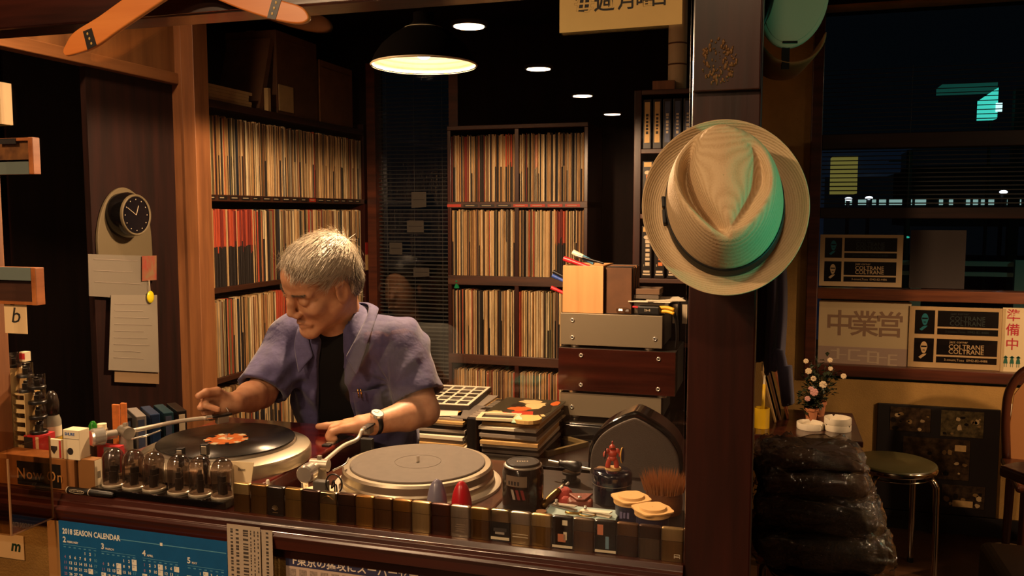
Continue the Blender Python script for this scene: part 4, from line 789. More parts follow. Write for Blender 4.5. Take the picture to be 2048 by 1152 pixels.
clipper('large pale nail clipper lying on the pale blue box', at(1162, 1001, Y=1.555).xy.to_3d()+Vector((0, 0, Z0+.0225)), at(1222, 1018, Y=1.54).xy.to_3d()+Vector((0, 0, Z0+.0225)), .013, WHP)
clipper('grey nail clipper crossing the end of the pale blue box', at(1106, 988, Y=1.575).xy.to_3d()+Vector((0, 0, Z0+.0225)), at(1152, 1010, Y=1.555).xy.to_3d()+Vector((0, 0, Z0+.0225)), .012, STEEL)
p = at(1172, 1012, Y=1.53); one('brass_key_ring', 'bent brass wire key ring on the pale blue box', 'key ring', MB().tube([Vector((p.x+.016*math.cos(a), 1.54+.012*math.sin(a), Z0+.0245)) for a in [k*.45 for k in range(15)]], .0015, 6, smooth=3).tube([(p.x-.014, 1.535, Z0+.0255), (p.x-.03, 1.53, Z0+.0265), (p.x-.04, 1.535, Z0+.0255)], .0025, 6, smooth=3), mat('brass wire', '#b8904a', .3, 1), smooth=True)
one('cork_stopper', 'small tan cork stopper before the pale blue box', 'stopper', MB().cyl((bA-.006, 1.53, Z0), (bA-.006, 1.53, Z0+.025), .008, .010, n=16), mat('cork', '#a87850', .8))
t = thing('leather_coin_case', 'brown leather snap case lying behind the clippers', 'leather case', tuple(at(1160, 990, Y=1.63))); p = at(1160, 985, Y=1.63); q = MB(); q.T = Matrix.Translation((p.x, 1.63, Z0)) @ rotz(.25) 
LEA = mat('brown leather', '#6e2f1a', .45, var=.2, vscale=60, bump=.2, bscale=300)
q.prism([(-.024, -.02), (.024, -.02), (.026, .004), (.022, .018), (-.022, .018), (-.026, .004)], 0, .022); q.build('body', LEA, t, world=True, bevel=.006, seg=3)
q = MB(); q.T = Matrix.Translation((p.x, 1.63, Z0+.0225)) @ rotz(.25); q.prism([(-.024, .02), (-.006, -.018), (.01, -.018), (.027, .02)], 0, .004); fl = q.build('flap', LEA, t, world=True, bevel=.0015)
q = MB(); q.lathe([(.0045, 0), (.004, .002), (.0005, .003)], 14, o=(p.x+.001, 1.63-.008, Z0+.0265)); q.build('snap', CHROME, t, world=True, smooth=True)
one('red_rag', 'crumpled red cloth beside the leather case', 'cloth', MB().ball((p.x-.038, 1.65, Z0+.018), (.02, .02, .018), 12).ball((p.x-.03, 1.63, Z0+.012), (.014, .014, .012), 10), mat('red cloth', '#a03a30', .8, bump=.4, bscale=80), smooth=True)
for k, (a, b, lab_) in enumerate((((1085, 990), (1118, 968), 'brass penknife leaning behind the pale blue box'), ((1098, 975), (1130, 958), 'steel penknife leaning behind the brass one'))):
    pa, pb = at(*a, Y=1.60+.03*k), at(*b, Y=1.64+.03*k); pa.z, pb.z = Z0+.008, Z0+.03
    t = thing('penknife', lab_, 'penknife', tuple(pa)); MB().tube([pa, (pa+pb)/2+Vector((0, 0, .002)), pb], .0075, 10, smooth=4).build('handle', [LM['brass'], LM['steel']][k], t, world=True, smooth=True); MB().cyl(pb, pb+(pb-pa).normalized()*.012, .003).build('blade', CHROME, t, world=True)
# screwdriver
pa, pb = at(1166, 950, Y=1.78), at(1120, 941, Y=1.80); pa.z = pb.z = Z0+.038
t = thing('screwdriver', 'short screwdriver with a fat black handle behind the leather case', 'screwdriver', (pa.x, pa.y, Z0)); d = (pb-pa).normalized()
MB().lathe([(.002, 0), (.010, .004), (.013, .014), (.0105, .034), (.007, .05), (.009, .054), (.002, .056)], 18, M=axis_frame(pa+d*.004, d)).build('handle', BLK, t, world=True, smooth=True); MB().cyl(pa+d*.004, pa-d*.02, .0028, n=8).build('tip', CHROME, t, world=True); MB().cyl(pb, pb+d*.03, .003, n=8).build('shaft', STEEL, t, world=True)
one('black_spool', 'black spool block the screwdriver lies on', 'spool', MB().lathe([(.001, 0), (.02, 0), (.02, .006), (.012, .008), (.012, .018), (.02, .02), (.02, .0245), (.001, .0245)], 24, o=((pa.x+pb.x)/2, 1.79, Z0)), BLK, smooth=True, angle=.6)
# tin with the toy knight
c = at(1224, 970, Y=1.70); t = thing('black_tin', 'round glossy midnight-blue tin with a lid behind the clippers', 'tin', (c.x, 1.70, Z0)); th = at(1224, 938, Y=1.70).z-Z0
TIN = mat('midnight tin lacquer', '#0a0c1c', .12, coat=.6)
MB().lathe([(.001, 0), (.038, 0), (.039, .003), (.039, th-.026)], 44).build('body', TIN, t, smooth=True, angle=.6); MB().lathe([(.0405, th-.028), (.0405, th-.008), (.038, th-.002), (.032, th), (.001, th)], 44, cap=False).build('lid', TIN, t, smooth=True, angle=.9); MB().lathe([(.0395, th-.0285), (.041, th-.027), (.0395, th-.0255)], 44, cap=False).build('seam', STEEL, t, smooth=True)
ft = th+Z0+.0005; RK = mat('red toy plastic', '#a83a26', .4)
t = thing('toy_knight', 'tiny red toy knight with a shield standing on the tin', 'figurine', (c.x, 1.70, ft)); fx = lambda x, y, z: (c.x+x*RT.x-y*RT.y, 1.70+x*RT.y+y*RT.x, ft+z)
MB().lathe([(.001, 0), (.017, 0), (.016, .003), (.001, .003)], 20, o=(c.x+.002, 1.70, ft)).build('stand', mat('toy base', '#a8854e', .6), t, world=True)
b_ = MB()
for s_ in (-1, 1): b_.tube([fx(s_*.009, 0, .003), fx(s_*.008, 0, .012), fx(s_*.005, 0, .022)], lambda u: .0055-.001*u, 10, smooth=3); b_.tube([fx(s_*.008, 0, .036), fx(s_*.015, -.001, .033), fx(s_*.016, -.004, .026)], .0035, 8, smooth=3); b_.ball(fx(s_*.010, 0, .037), .0055, 10)
b_.ball(fx(0, 0, .022), (.009, .007, .006), 12); b_.ball(fx(0, 0, .032), (.010, .0075, .009), 14); b_.ball(fx(0, 0, .044), (.0065, .0065, .007), 14); b_.tube([fx(0, .002, .049), fx(0, .001, .054), fx(0, -.001, .057)], .0016, 7, smooth=3)
b_.build('body', RK, t, world=True, smooth=True); q = MB(); q.T = frame(fx(0, -.0062, .0435), RT, Vector((-RT.y, RT.x, 0)), (0, 0, 1)); q.box(-.0045, .0045, -.0008, .001, -.0008, .0008); q.build('visor_slit', BLK, t, world=True)
sd = MB(); sd.prism([(.0065*math.cos(a), .015*math.sin(a)) for a in [k*math.pi/8 for k in range(16)]], 0, .002, M=face_frame(fx(.019, -.006, .030), RT*.5+Vector((-RT.y, RT.x, 0))*.8, (0, 0, 1))); so = sd.build('shield', mat('toy shield blue', '#3a4260', .4), t, world=True)
MB().tube([Vector(fx(.019, -.0075, .030))+ (RT*.5+Vector((-RT.y, RT.x, 0))*.8).normalized()*.0068*math.cos(a)+Vector((0, 0, .0155*math.sin(a))) for a in [k*.3 for k in range(22)]], .0011, 6).build('shield_rim', mat('toy shield yellow', '#d8a73a', .5), so, world=t, smooth=True)
MB().cyl(fx(-.016, -.006, .022), fx(-.014, -.008, .046), .0013, n=7).build('lance', BLK, t, world=True)
# pointed-arch black stand
a0, a1, ap = at(1174, 985, Y=1.90), at(1366, 985, Y=1.90), at(1265, 824, Y=1.90)
ZA_ = .7458
def arch(s_):
    """pointed arch outline scaled about its foot"""
    cx = (a0.x+a1.x)/2; hw = (a1.x-a0.x)/2*s_; zp_ = [at(1265, y, Y=1.90).z for y in (985, 940, 900, 870, 850, 835, 826)]; zr_ = [ZA_+(z-ZA_)*(s_ if s_ == 1 else .95) for z in zp_]
    L = [(cx-hw*.92, ZA_+.001)]+[(cx-hw*f, z) for f, z in zip((1.0, 1.0, .965, .80, .565, .30, .09), zr_)]; zt_ = ZA_+(ap.z-ZA_)*(1 if s_ == 1 else .95)
    p = [Vector((x, z, 0)) for (x, z) in L] + [Vector((cx, zt_, 0))] + [Vector((2*cx-x, z, 0)) for (x, z) in L[::-1]]; return [(q.x, q.y) for q in catmull(p, 3)]
PF = Matrix(((1, 0, 0, 0), (0, 0, -1, 0), (0, 1, 0, 0), (0, 0, 0, 1)))     # local (x, y, z) -> world (x, -z, y)
t = thing('arched_case', 'glossy black case with a pointed arch outline and grey front near the pillar', 'case', ((a0.x+a1.x)/2, 1.95, ZA_))
MB().prism(arch(1), -1.99, -1.905, M=PF).build('shell', BLKG, t, world=True, bevel=.006, seg=3); MB().prism(arch(.93), -1.905, -1.893, M=PF).build('front_face', mat('grey grille cloth', '#4a4038', .8, bump=.3, bscale=500), t, world=True, bevel=.004)
# cream lidded double tub and brown brush
CRL = mat('cream soft lid', '#d0a566', .6); NAVY = mat('navy tub', '#191a35', .35)
for k, (px_, py_, lab_) in enumerate(((1262, 985, 'cream lidded navy tub behind the other tub'), (1305, 1008, 'cream lidded navy tub nearest the pillar'))):
    c = at(px_, py_+5, Y=1.575-.05*k); zt_ = c.z; t = thing('lidded_tub', lab_, 'tub', (c.x, c.y, Z0)); MB().lathe([(.001, 0), (.028, 0), (.03, zt_-Z0-.012)], 28, o=(c.x, c.y, Z0)).build('tub', NAVY, t, world=True, smooth=True, angle=.6)
    L = [(.034+.0055*max(0, math.cos(4*a+.6))**1.5)for a in [2*math.pi*j/48 for j in range(48)]]
    mb = MB(); mb.T = Matrix.Translation((c.x, c.y, zt_-.012)); mb.prism([(L[j]*math.cos(2*math.pi*j/48), L[j]*math.sin(2*math.pi*j/48)) for j in range(48)], .006, .0085); mb.lathe([(.0325, -.002), (.0325, .007)], 32); mb.lathe([(.026, .0085), (.024, .0125), (.001, .012)], 32, cap=False); mb.build('lid', CRL, t, world=True, smooth=True, angle=.5)
    bars(t, on_y(c.x-.006, c.y-.0302, zt_-.03), 3, .02, .014, mat('tub print', '#6a668a', .5), 'tub_print', seed=k)
c = at(1328, 985, Y=1.665); fb = thing('scrub_brush', 'round brown bristle brush against the pillar', 'brush', (c.x, 1.665, Z0))
MB().lathe([(.001, 0), (.034, 0), (.037, .02), (.035, .042), (.001, .044)], 28, o=(c.x, 1.665, Z0)).build('block', wood('brush wood', '#7a4a26', '#5a3216', 'x', .5), fb, world=True, smooth=True, angle=.6)
q = MB(); r_ = random.Random(3)
for k in range(420): a = r_.uniform(0, 6.283); rr = .038*math.sqrt(r_.random()); p0 = Vector((c.x+rr*math.cos(a), 1.665+rr*math.sin(a), Z0+.042)); d = Vector((math.cos(a)*rr*9, math.sin(a)*rr*9, 1)).normalized(); q.add([p0+Vector((-.0012, 0, 0)), p0+Vector((.0012, 0, 0)), p0+d*(.036+r_.uniform(-.006, .006))], [(0, 1, 2)])
tag(q.build('bristles', mat('brown bristle', '#8a5428', .8), fb, world=True), None, None, kind='stuff')

# loose black cables on the counter behind the canister
for k, pts in enumerate((((-.50, 1.90, .749), (-.44, 1.94, .749), (-.38, 1.905, .749), (-.335, 1.885, .749)), ((-.515, 1.935, .749), (-.46, 1.965, .749), (-.43, 1.99, .749), (-.385, 1.985, .749)))):
    one('loose_cable', ['loose black cable on the counter between canister and arched case', 'second loose black cable nearer the low table'][k], 'cable', MB().tube(pts, .003, 7, smooth=6), BLK, smooth=True)
# ================================================================== the man at the turntables (surface grown from a distance field)
class Field:
    def __init__(s, lo, hi, h):
        s.lo = np.array(lo, float); s.h = h; s.n = np.ceil((np.array(hi)-s.lo)/h).astype(int)+1; s.D = np.full(s.n, .08, np.float32)
    def blk(s, lo, hi):
        a = np.maximum(0, np.floor((np.array(lo)-s.lo)/s.h).astype(int)); b = np.minimum(s.n, np.ceil((np.array(hi)-s.lo)/s.h).astype(int)+1)
        if (b <= a).any(): return None, None
        ax = [s.lo[i]+s.h*np.arange(a[i], b[i]) for i in range(3)]; return tuple(slice(a[i], b[i]) for i in range(3)), np.stack(np.meshgrid(*ax, indexing='ij'), -1).astype(np.float32)
    def apply(s, fn, lo, hi, k, op):
        pad = max(.03, 2*k); sl, P = s.blk(np.array(lo)-pad, np.array(hi)+pad)
        if sl is None: return
        d = fn(P).astype(np.float32); D = s.D[sl]
        if op == 'add': hh = np.clip(.5+.5*(D-d)/k, 0, 1); s.D[sl] = D*(1-hh)+d*hh-k*hh*(1-hh)
        elif op == 'sub': d = -d; hh = np.clip(.5-.5*(D-d)/k, 0, 1); s.D[sl] = D*(1-hh)+d*hh+k*hh*(1-hh)
        elif op == 'and': s.D[sl] = np.maximum(D, d)
    def cone(s, a, b, ra, rb, k=.01, op='add'):
        a, b = np.array(a, float), np.array(b, float); ab = b-a; q = max(ab@ab, 1e-9)
        def fn(P): t = np.clip(((P-a)@ab)/q, 0, 1); return np.linalg.norm(P-a-t[..., None]*ab, axis=-1)-(ra+(rb-ra)*t)
        r = max(ra, rb); s.apply(fn, np.minimum(a, b)-r, np.maximum(a, b)+r, k, op)
    def chain(s, pts, rs, k=.008, op='add'):
        for i in range(len(pts)-1): s.cone(pts[i], pts[i+1], rs[i], rs[i+1], k, op)
    def ell(s, c, R, rad, k=.01, op='add'):
        """R rows: the three local axes"""
        c = np.array(c, float); rad = np.array(rad, float); R = np.array(R, float)
        def fn(P): q = (P-c)@R.T; k0 = np.linalg.norm(q/rad, axis=-1); k1 = np.linalg.norm(q/rad**2, axis=-1)+1e-6; return k0*(k0-1)/k1
        r = np.abs(R.T) @ rad; s.apply(fn, c-r, c+r, k, op)
    def mesh(s, name, mats, parent, smooth_it=1):
        D = s.D; n = np.array(D.shape); S = D < 0; cs = tuple(n-1)
        cnt = np.zeros(cs, np.int8)
        for i in (0, 1):
            for j in (0, 1):
                for k in (0, 1): cnt += S[i:n[0]-1+i, j:n[1]-1+j, k:n[2]-1+k]
        act = np.argwhere((cnt > 0) & (cnt < 8)); idx = -np.ones(cs, np.int64); idx[tuple(act.T)] = np.arange(len(act)); acc = np.zeros((len(act), 3)); num = np.zeros(len(act))
        cor = [(i, j, k) for i in (0, 1) for j in (0, 1) for k in (0, 1)]
        for A in cor:
            for ax in range(3):
                if A[ax]: continue
                B = list(A); B[ax] = 1; da = D[tuple((act+A).T)]; db = D[tuple((act+B).T)]; m = (da < 0) != (db < 0); t = da[m]/(da[m]-db[m]); p = act[m]+np.array(A, float); p[:, ax] += t; acc[m] += p; num[m] += 1
        V = acc/num[:, None]*s.h+s.lo; faces = []
        for ax in range(3):
            o1, o2 = [(1, 2), (2, 0), (0, 1)][ax]; a_ = [slice(None)]*3; b_ = [slice(None)]*3; a_[ax] = slice(0, -1); b_[ax] = slice(1, None); A = S[tuple(a_)]; B = S[tuple(b_)]
            E = np.argwhere(A != B); ok = (E[:, o1] > 0) & (E[:, o2] > 0) & (E[:, o1] < n[o1]-1) & (E[:, o2] < n[o2]-1); E = E[ok]; q = []
            for d1, d2 in ((-1, -1), (0, -1), (0, 0), (-1, 0)): c = E.copy(); c[:, o1] += d1; c[:, o2] += d2; q.append(idx[tuple(c.T)])
            q = np.stack(q, 1); fl = ~A[tuple(E.T)]; q[fl] = q[fl][:, ::-1]; faces.append(q)
        Fq = np.concatenate(faces); Fq = Fq[(Fq >= 0).all(1)]
        for _ in range(smooth_it):
            sm = np.zeros_like(V); c = np.zeros(len(V))
            for i in range(4): np.add.at(sm, Fq[:, i], V[Fq[:, (i+1) % 4]]+V[Fq[:, i-1]]); np.add.at(c, Fq[:, i], 2)
            V = V*.5+.5*sm/np.maximum(c, 1)[:, None]
        if parent is not None: V = V-np.array(parent.mw.translation)
        me = bpy.data.meshes.new(name); me.vertices.add(len(V)); me.vertices.foreach_set('co', V.ravel()); me.loops.add(len(Fq)*4); me.loops.foreach_set('vertex_index', Fq.ravel()); me.polygons.add(len(Fq))
        me.polygons.foreach_set('loop_start', np.arange(0, len(Fq)*4, 4)); me.polygons.foreach_set('use_smooth', np.ones(len(Fq), bool)); me.update(calc_edges=True); me.validate()
        for m in (mats if isinstance(mats, list) else [mats]): me.materials.append(m)
        o = bpy.data.objects.new(name, me); C.objects.link(o)
        if parent is not None: o.parent = parent.o
        return o
def nv(v): return np.array(v, float)
def unit(v): v = nv(v); return v/np.linalg.norm(v)
def A_(x, y, d): return nv(at(x, y, d=d))
SKIN = mat('warm skin', '#c4926f', .5, c2='#b37c5a', vscale=35, bump=.05, bscale=260, sss=.08)
HF, HL, HU = nv((-.44773, -.76913, -.45605)), nv((.89416, -.38332, -.23138)), nv((.00315, -.51138, .85935)); HC = nv((-1.120, 1.992, 1.273)); HR = np.stack([HF, HL, HU])
def hp(a, b, c): return HC+HF*a+HL*b+HU*c
shL, shR = A_(800, 676, 2.31), A_(580, 672, 2.38); pel = A_(735, 960, 2.52); ms = (shL+shR)/2; sA = unit(shL-shR); uA = ms-pel; uA = unit(uA-sA*(uA@sA)); fA = np.cross(uA, sA)
if fA@nv(FWD) > 0: fA = -fA
BR = np.stack([sA, fA, uA])
def bp(s_, f_, u_): return ms+sA*s_+fA*f_+uA*u_
neckB = bp(-.01, -.01, .02); elbL, wrL = A_(848, 822, 2.25), A_(746, 848, 2.13); elbR, wrR = A_(522, 786, 2.27), A_(468, 806, 2.10)
man = thing('person', 'grey-haired man in an open purple shirt and black tee placing the needle on a record', 'person', (pel[0], pel[1], 0))
B = Field((-1.47, 1.66, .86), (-.70, 2.56, 1.44), .003)
# head
B.ell(hp(-.014, 0, .042), HR, (.096, .074, .084)); B.ell(hp(.026, 0, -.025), HR, (.063, .060, .080), .02); B.ell(hp(.05, 0, .05), HR, (.045, .058, .05), .02)
for s_ in (-1, 1):
    B.cone(hp(.0, s_*.05, -.045), hp(.07, s_*.014, -.098), .02, .016, .03); B.ell(hp(.063, s_*.042, -.018), HR, (.022, .022, .02), .02); B.cone(hp(.088, s_*.012, .030), hp(.07, s_*.05, .028), .009, .008, .012)
    B.ell(hp(.100, s_*.033, .010), HR, (.017, .018, .014), .012, 'sub'); B.ell(hp(.0775, s_*.033, .010), HR, (.0135, .0165, .0135), .003); B.cone(hp(.0905, s_*.022, .006), hp(.088, s_*.045, .005), .0016, .0016, .002)
    B.ell(hp(.098, s_*.013, -.032), HR, (.011, .0085, .008), .006)
    B.ell(hp(-.012, s_*.076, -.004), HR, (.023, .009, .036), .006); B.ell(hp(-.005, s_*.085, .002), HR, (.013, .006, .023), .004, 'sub'); B.cone(hp(-.02, s_*.079, .026), hp(.004, s_*.077, .022), .005, .005, .004)
    B.cone(hp(.098, s_*.02, -.037), hp(.08, s_*.036, -.07), .003, .003, .006, 'sub')
B.chain([hp(.086, 0, .03), hp(.098, 0, .004), hp(.107, 0, -.022)], [.0085, .009, .0112], .01)
B.chain([hp(.079, -.026, -.066), hp(.091, 0, -.060), hp(.079, .026, -.066)], [.006, .0072, .006], .008); B.chain([hp(.078, -.022, -.073), hp(.089, 0, -.0745), hp(.078, .022, -.073)], [.0055, .0072, .0055], .006)
B.chain([hp(.086, -.027, -.0685), hp(.0985, 0, -.0668), hp(.086, .027, -.0685)], [.0016, .0016, .0016], .002, 'sub'); B.ell(hp(.078, 0, -.101), HR, (.019, .024, .017), .015)
# neck and inner torso
B.cone(hp(-.035, 0, -.05), neckB+uA*.02, .054, .058, .03); B.cone(neckB, bp(0, -.01, -.12), .06, .1, .03); B.cone(shL, bp(0, -.01, -.1), .045, .08, .03); B.cone(shR, bp(0, -.01, -.1), .045, .08, .03)
# arms
B.chain([shL, elbL], [.05, .040], .02); B.chain([elbL, elbL+(wrL-elbL)*.35, wrL], [.038, .039, .0255], .015); B.chain([shR, elbR], [.05, .040], .02); B.chain([elbR, elbR+(wrR-elbR)*.4, wrR], [.037, .037, .0245], .015)
CAMB = -nv(FWD); dep = unit(CAMB*nv((1, 1, 0)))   # horizontal direction towards the camera
# his left hand: loose fist resting on the red plinth, little finger nearest the camera
k1 = A_(690, 850, 2.125); d1 = unit(k1-wrL); B.chain([wrL, wrL*.55+k1*.45+dep*.004], [.025, .025], .012)
kn = []
for i in range(4):
    o = dep*(.030-.020*i); mcp = k1+o+nv((0, 0, .004*(1-abs(i-1.5)))); B.cone(wrL*.7+k1*.3+o*.6, mcp, .0165, .0115, .008)
    ln = [.8, .95, 1.0, .95][i]; pip = mcp+d1*.031*ln+nv((0, 0, -.007)); dip = pip+d1*.010*ln+nv((0, 0, -.021)); tip = dip-d1*.014+nv((0, 0, -.008)); tip[2] = max(tip[2], .9115); dip[2] = max(dip[2], .913)
    B.chain([mcp, pip, dip, tip], [.0098, .009, .0084, .0076], .002)
th0 = wrL*.6+k1*.4-dep*.03; B.chain([th0, k1-dep*.036+nv((0, 0, -.006)), A_(652, 852, 2.17), A_(637, 853, 2.175)], [.016, .0115, .0092, .0082], .005)
# his right hand: fingers curled back to pinch the headshell lift
k2 = A_(432, 811, 2.065); d2 = unit(k2-wrR); B.cone(wrR, k2*.5+wrR*.5, .0245, .026, .012); lift = nv(hd)+nv((0, 0, .012)); ax = unit(nv((0, 0, .8))+dep*.5)
for i in range(4):
    o = ax*(.026-.0178*i); mcp = k2+o-d2*.004*abs(i-1); B.cone(wrR*.6+k2*.4+o*.6, mcp, .0165, .0112, .008)
    pip = mcp+d2*.030*[.95, 1.08, 1.0, .82][i]-dep*.002; dip = pip+dep*.020-d2*.002+nv((0, 0, -.003)); tip = dip-d2*.020+dep*.004
    if i == 0: tip = lift+nv((0, 0, .003)); dip = pip*.5+tip*.5+dep*.012-nv(RT)*.008
    B.chain([mcp, pip, dip, tip], [.0096, .009, .0082, .0074], .0018)
B.chain([wrR*.55+k2*.45+ax*.022, k2+ax*.044-d2*.012, k2+ax*.047+d2*.012+dep*.006, k2+ax*.040+d2*.030+dep*.012], [.015, .0112, .0098, .0085], .004)
body = B.mesh('body', SKIN, man, 1)
# hair: cap grown round the skull, then combed strands
H = Field(HC-.17, HC+.17, .0032)
H.ell(hp(-.016, 0, .046), HR, (.1035, .0795, .0885), .01); H.ell(hp(-.06, 0, -.01), HR, (.055, .068, .06), .03); H.ell(hp(.025, .012, .08), HR, (.058, .062, .044), .03)
def cut(P):
    q = (P-HC.astype(np.float32))@HR.T.astype(np.float32); a, b, c = q[..., 0], q[..., 1], q[..., 2]
    g1 = (a-(.026+.62*(c-.035)+.012*np.sin(b*60)))*.8; g2 = (-.012-np.clip((-a-.02)/.06, 0, 1)*.055-c)*.9; ear = .041-np.sqrt(((a+.008)/1.0)**2+((np.abs(b)-.08)*.5)**2+((c+.004)*.8)**2)
    return np.maximum(np.maximum(g1, g2), ear)
sl, P = H.blk(H.lo, H.lo+H.h*(H.n-1)); H.D = np.maximum(H.D, cut(P)).astype(np.float32)
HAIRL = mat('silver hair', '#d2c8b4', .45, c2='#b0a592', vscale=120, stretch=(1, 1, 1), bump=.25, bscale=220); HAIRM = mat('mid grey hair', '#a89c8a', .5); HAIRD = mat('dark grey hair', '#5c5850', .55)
hair = H.mesh('hair', HAIRL, man, 1); hv = np.array([v.co for v in hair.data.vertices])+nv(man.mw.translation); hn = np.array([v.normal for v in hair.data.vertices]); r_ = np.random.default_rng(5)
for m in (HAIRM, HAIRD): hair.data.materials.append(m)
CR = hp(-.098, .02, .085); SW = unit(HF*.7+HL*.45-HU*.1); st = MB()
for i in r_.choice(len(hv), 11000):
    p, nrm = hv[i], hn[i]; q = HR@(p-HC)
    if nrm@(p-HC) < 0: continue
    flow = unit(p-CR)*.7+SW*(.9 if q[2] > .05 else .15)-HU*(.55 if q[2] < .06 else 0)-HF*(.5 if (q[2] < .04 and q[0] < .03) else 0); flow = flow-nrm*(flow@nrm); flow = unit(flow+r_.normal(size=3)*.13); side = np.cross(nrm, flow)*.00045
    L_ = r_.uniform(.02, .05)*(.6 if q[2] < .03 else 1); lf = r_.uniform(.0003, .002); pts = [p-nrm*.001, p+flow*L_*.4+nrm*(lf*1.2), p+flow*L_*.8+nrm*lf, p+flow*L_-nrm*(.001+L_*.06)]
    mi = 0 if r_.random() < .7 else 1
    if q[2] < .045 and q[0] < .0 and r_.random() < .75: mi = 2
    v = []
    for j, x in enumerate(pts): w_ = side*(1 if j < 3 else .2); v += [x-w_, x+w_]
    st.add([Vector(x) for x in v], [(0, 1, 3, 2), (2, 3, 5, 4), (4, 5, 7, 6)], mi)
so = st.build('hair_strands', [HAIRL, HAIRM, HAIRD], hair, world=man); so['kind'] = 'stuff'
# eyebrows and moustache stubble as short strands on the face
st = MB(); bv = np.array([v.co for v in body.data.vertices])+nv(man.mw.translation); bn = np.array([v.normal for v in body.data.vertices]); lq = (bv-HC)@HR.T
sel = np.where((lq[:, 0] > .062) & (((np.abs(lq[:, 1]) > .014) & (np.abs(lq[:, 1]) < .048) & (lq[:, 2] > .027) & (lq[:, 2] < .037))))[0]
for i in r_.choice(sel, 420): f_ = unit(HL*np.sign(lq[i, 1])-HU*.2+r_.normal(size=3)*.2); sd_ = np.cross(bn[i], f_)*.0005; p = bv[i]; st.add([Vector(x) for x in (p-sd_, p+sd_, p+f_*.008+bn[i]*.0015)], [(0, 1, 2)])
eb = st.build('eyebrows', HAIRD, body, world=man); eb['kind'] = 'stuff'
# ---------------------------------------------------------------- clothes
def torso(Fd, g, k=.03):
    Fd.cone(bp(-.135, 0, -.01), bp(.135, 0, -.01), .055+g, .055+g, k); Fd.ell(bp(0, 0, -.07), BR, (.178+g, .098+g, .11+g), k); Fd.ell(bp(0, .006, -.19), BR, (.168+g, .108+g, .15+g), k); Fd.ell(bp(0, .008, -.33), BR, (.158+g, .110+g, .15+g), k); Fd.ell(bp(0, .004, -.45), BR, (.165+g, .112+g, .12+g), k); Fd.cone(bp(0, -.025, .0), neckB+uA*.022, .07+g, .056+g, k)
TEE = mat('black cotton tee', '#060505', .9, spec=.2); SHIRT = mat('purple grey linen', '#403b66', .8, c2='#363158', vscale=40, bump=.45, bscale=26, sheen=.2)
lo, hi = np.minimum(np.minimum(shL, shR), np.minimum(pel, np.minimum(elbL, elbR)))-.22, np.maximum(np.maximum(shL, shR), np.maximum(elbL, elbR))+.2
T = Field(lo, hi, .006); torso(T, -.002); tee = T.mesh('tee_shirt', TEE, man, 2)
S = Field(lo, hi, .0045); torso(S, .014)
seL, seR = shL+(elbL-shL)*.80, shR+(elbR-shR)*.95
S.chain([bp(.12, 0, -.02), shL+nv((0, 0, -.010)), seL], [.058, .061, .070], .03); S.chain([bp(-.12, 0, -.02), shR+nv((0, 0, -.010)), seR], [.058, .061, .068], .03)
# folds
sl, P = S.blk(S.lo, S.lo+S.h*(S.n-1)); q = (P-ms.astype(np.float32))@BR.T.astype(np.float32); s0, f0, u0 = q[..., 0], q[..., 1], q[..., 2]
rad = np.sqrt((s0-.16)**2+(u0+.09)**2)+1e-3; ang = np.arctan2(u0+.09, s0-.16); rad2 = np.sqrt((s0+.16)**2+(u0+.09)**2)+1e-3; ang2 = np.arctan2(u0+.09, s0+.16)
fold = .0018*np.sin(ang*11+rad*20)*np.exp(-(rad/.16)**2)*2+.0018*np.sin(ang2*10+rad2*22)*np.exp(-(rad2/.16)**2)*2+.0035*np.sin(u0*42+s0*24+2*np.sin(s0*14))+.0022*np.sin(u0*75-s0*50+f0*40)+.004*np.sin(s0*48+3*np.sin(u0*9))*np.clip(-u0*3, 0, 1)
em = 1-np.exp(-(np.minimum(np.linalg.norm(P-seL.astype(np.float32), axis=-1), np.linalg.norm(P-seR.astype(np.float32), axis=-1))/.10)**2)*.75; cr = np.clip(np.minimum(rad, rad2)/.05, 0, 1)
S.D = (S.D+np.where(S.D > .05, 0, fold*em*cr*1.25)).astype(np.float32)
# open front, sleeve ends and hem
def wedge(P): 
    q = (P-ms.astype(np.float32))@BR.T.astype(np.float32); s_, f_, u_ = q[..., 0], q[..., 1], q[..., 2]; hw = .034+np.clip(-u_, 0, .6)*.11; cen = -.004+u_*.02
    return np.maximum(np.abs(s_-cen)-hw, .01-f_)
S.D = np.maximum(S.D, -wedge(P)).astype(np.float32)
for (se, el, sh_, r0) in ((seL, elbL, shL, .057), (seR, elbR, shR, .054)):
    d = unit(el-sh_); S.D = np.where(((P-se.astype(np.float32))@d.astype(np.float32) > -.02) & (np.linalg.norm(P-se.astype(np.float32), axis=-1) < .12), np.maximum(S.D, (P-se.astype(np.float32))@d.astype(np.float32)-.0), S.D).astype(np.float32)
    S.cone(se-d*.03, se+d*.1, r0, r0, .002, 'sub')
S.D = np.maximum(S.D, -(u0+.50)).astype(np.float32)
S.ell(neckB+uA*.03+fA*.02, BR, (.066, .062, .06), .004, 'sub')
shirt = S.mesh('shirt', SHIRT, man, 1)
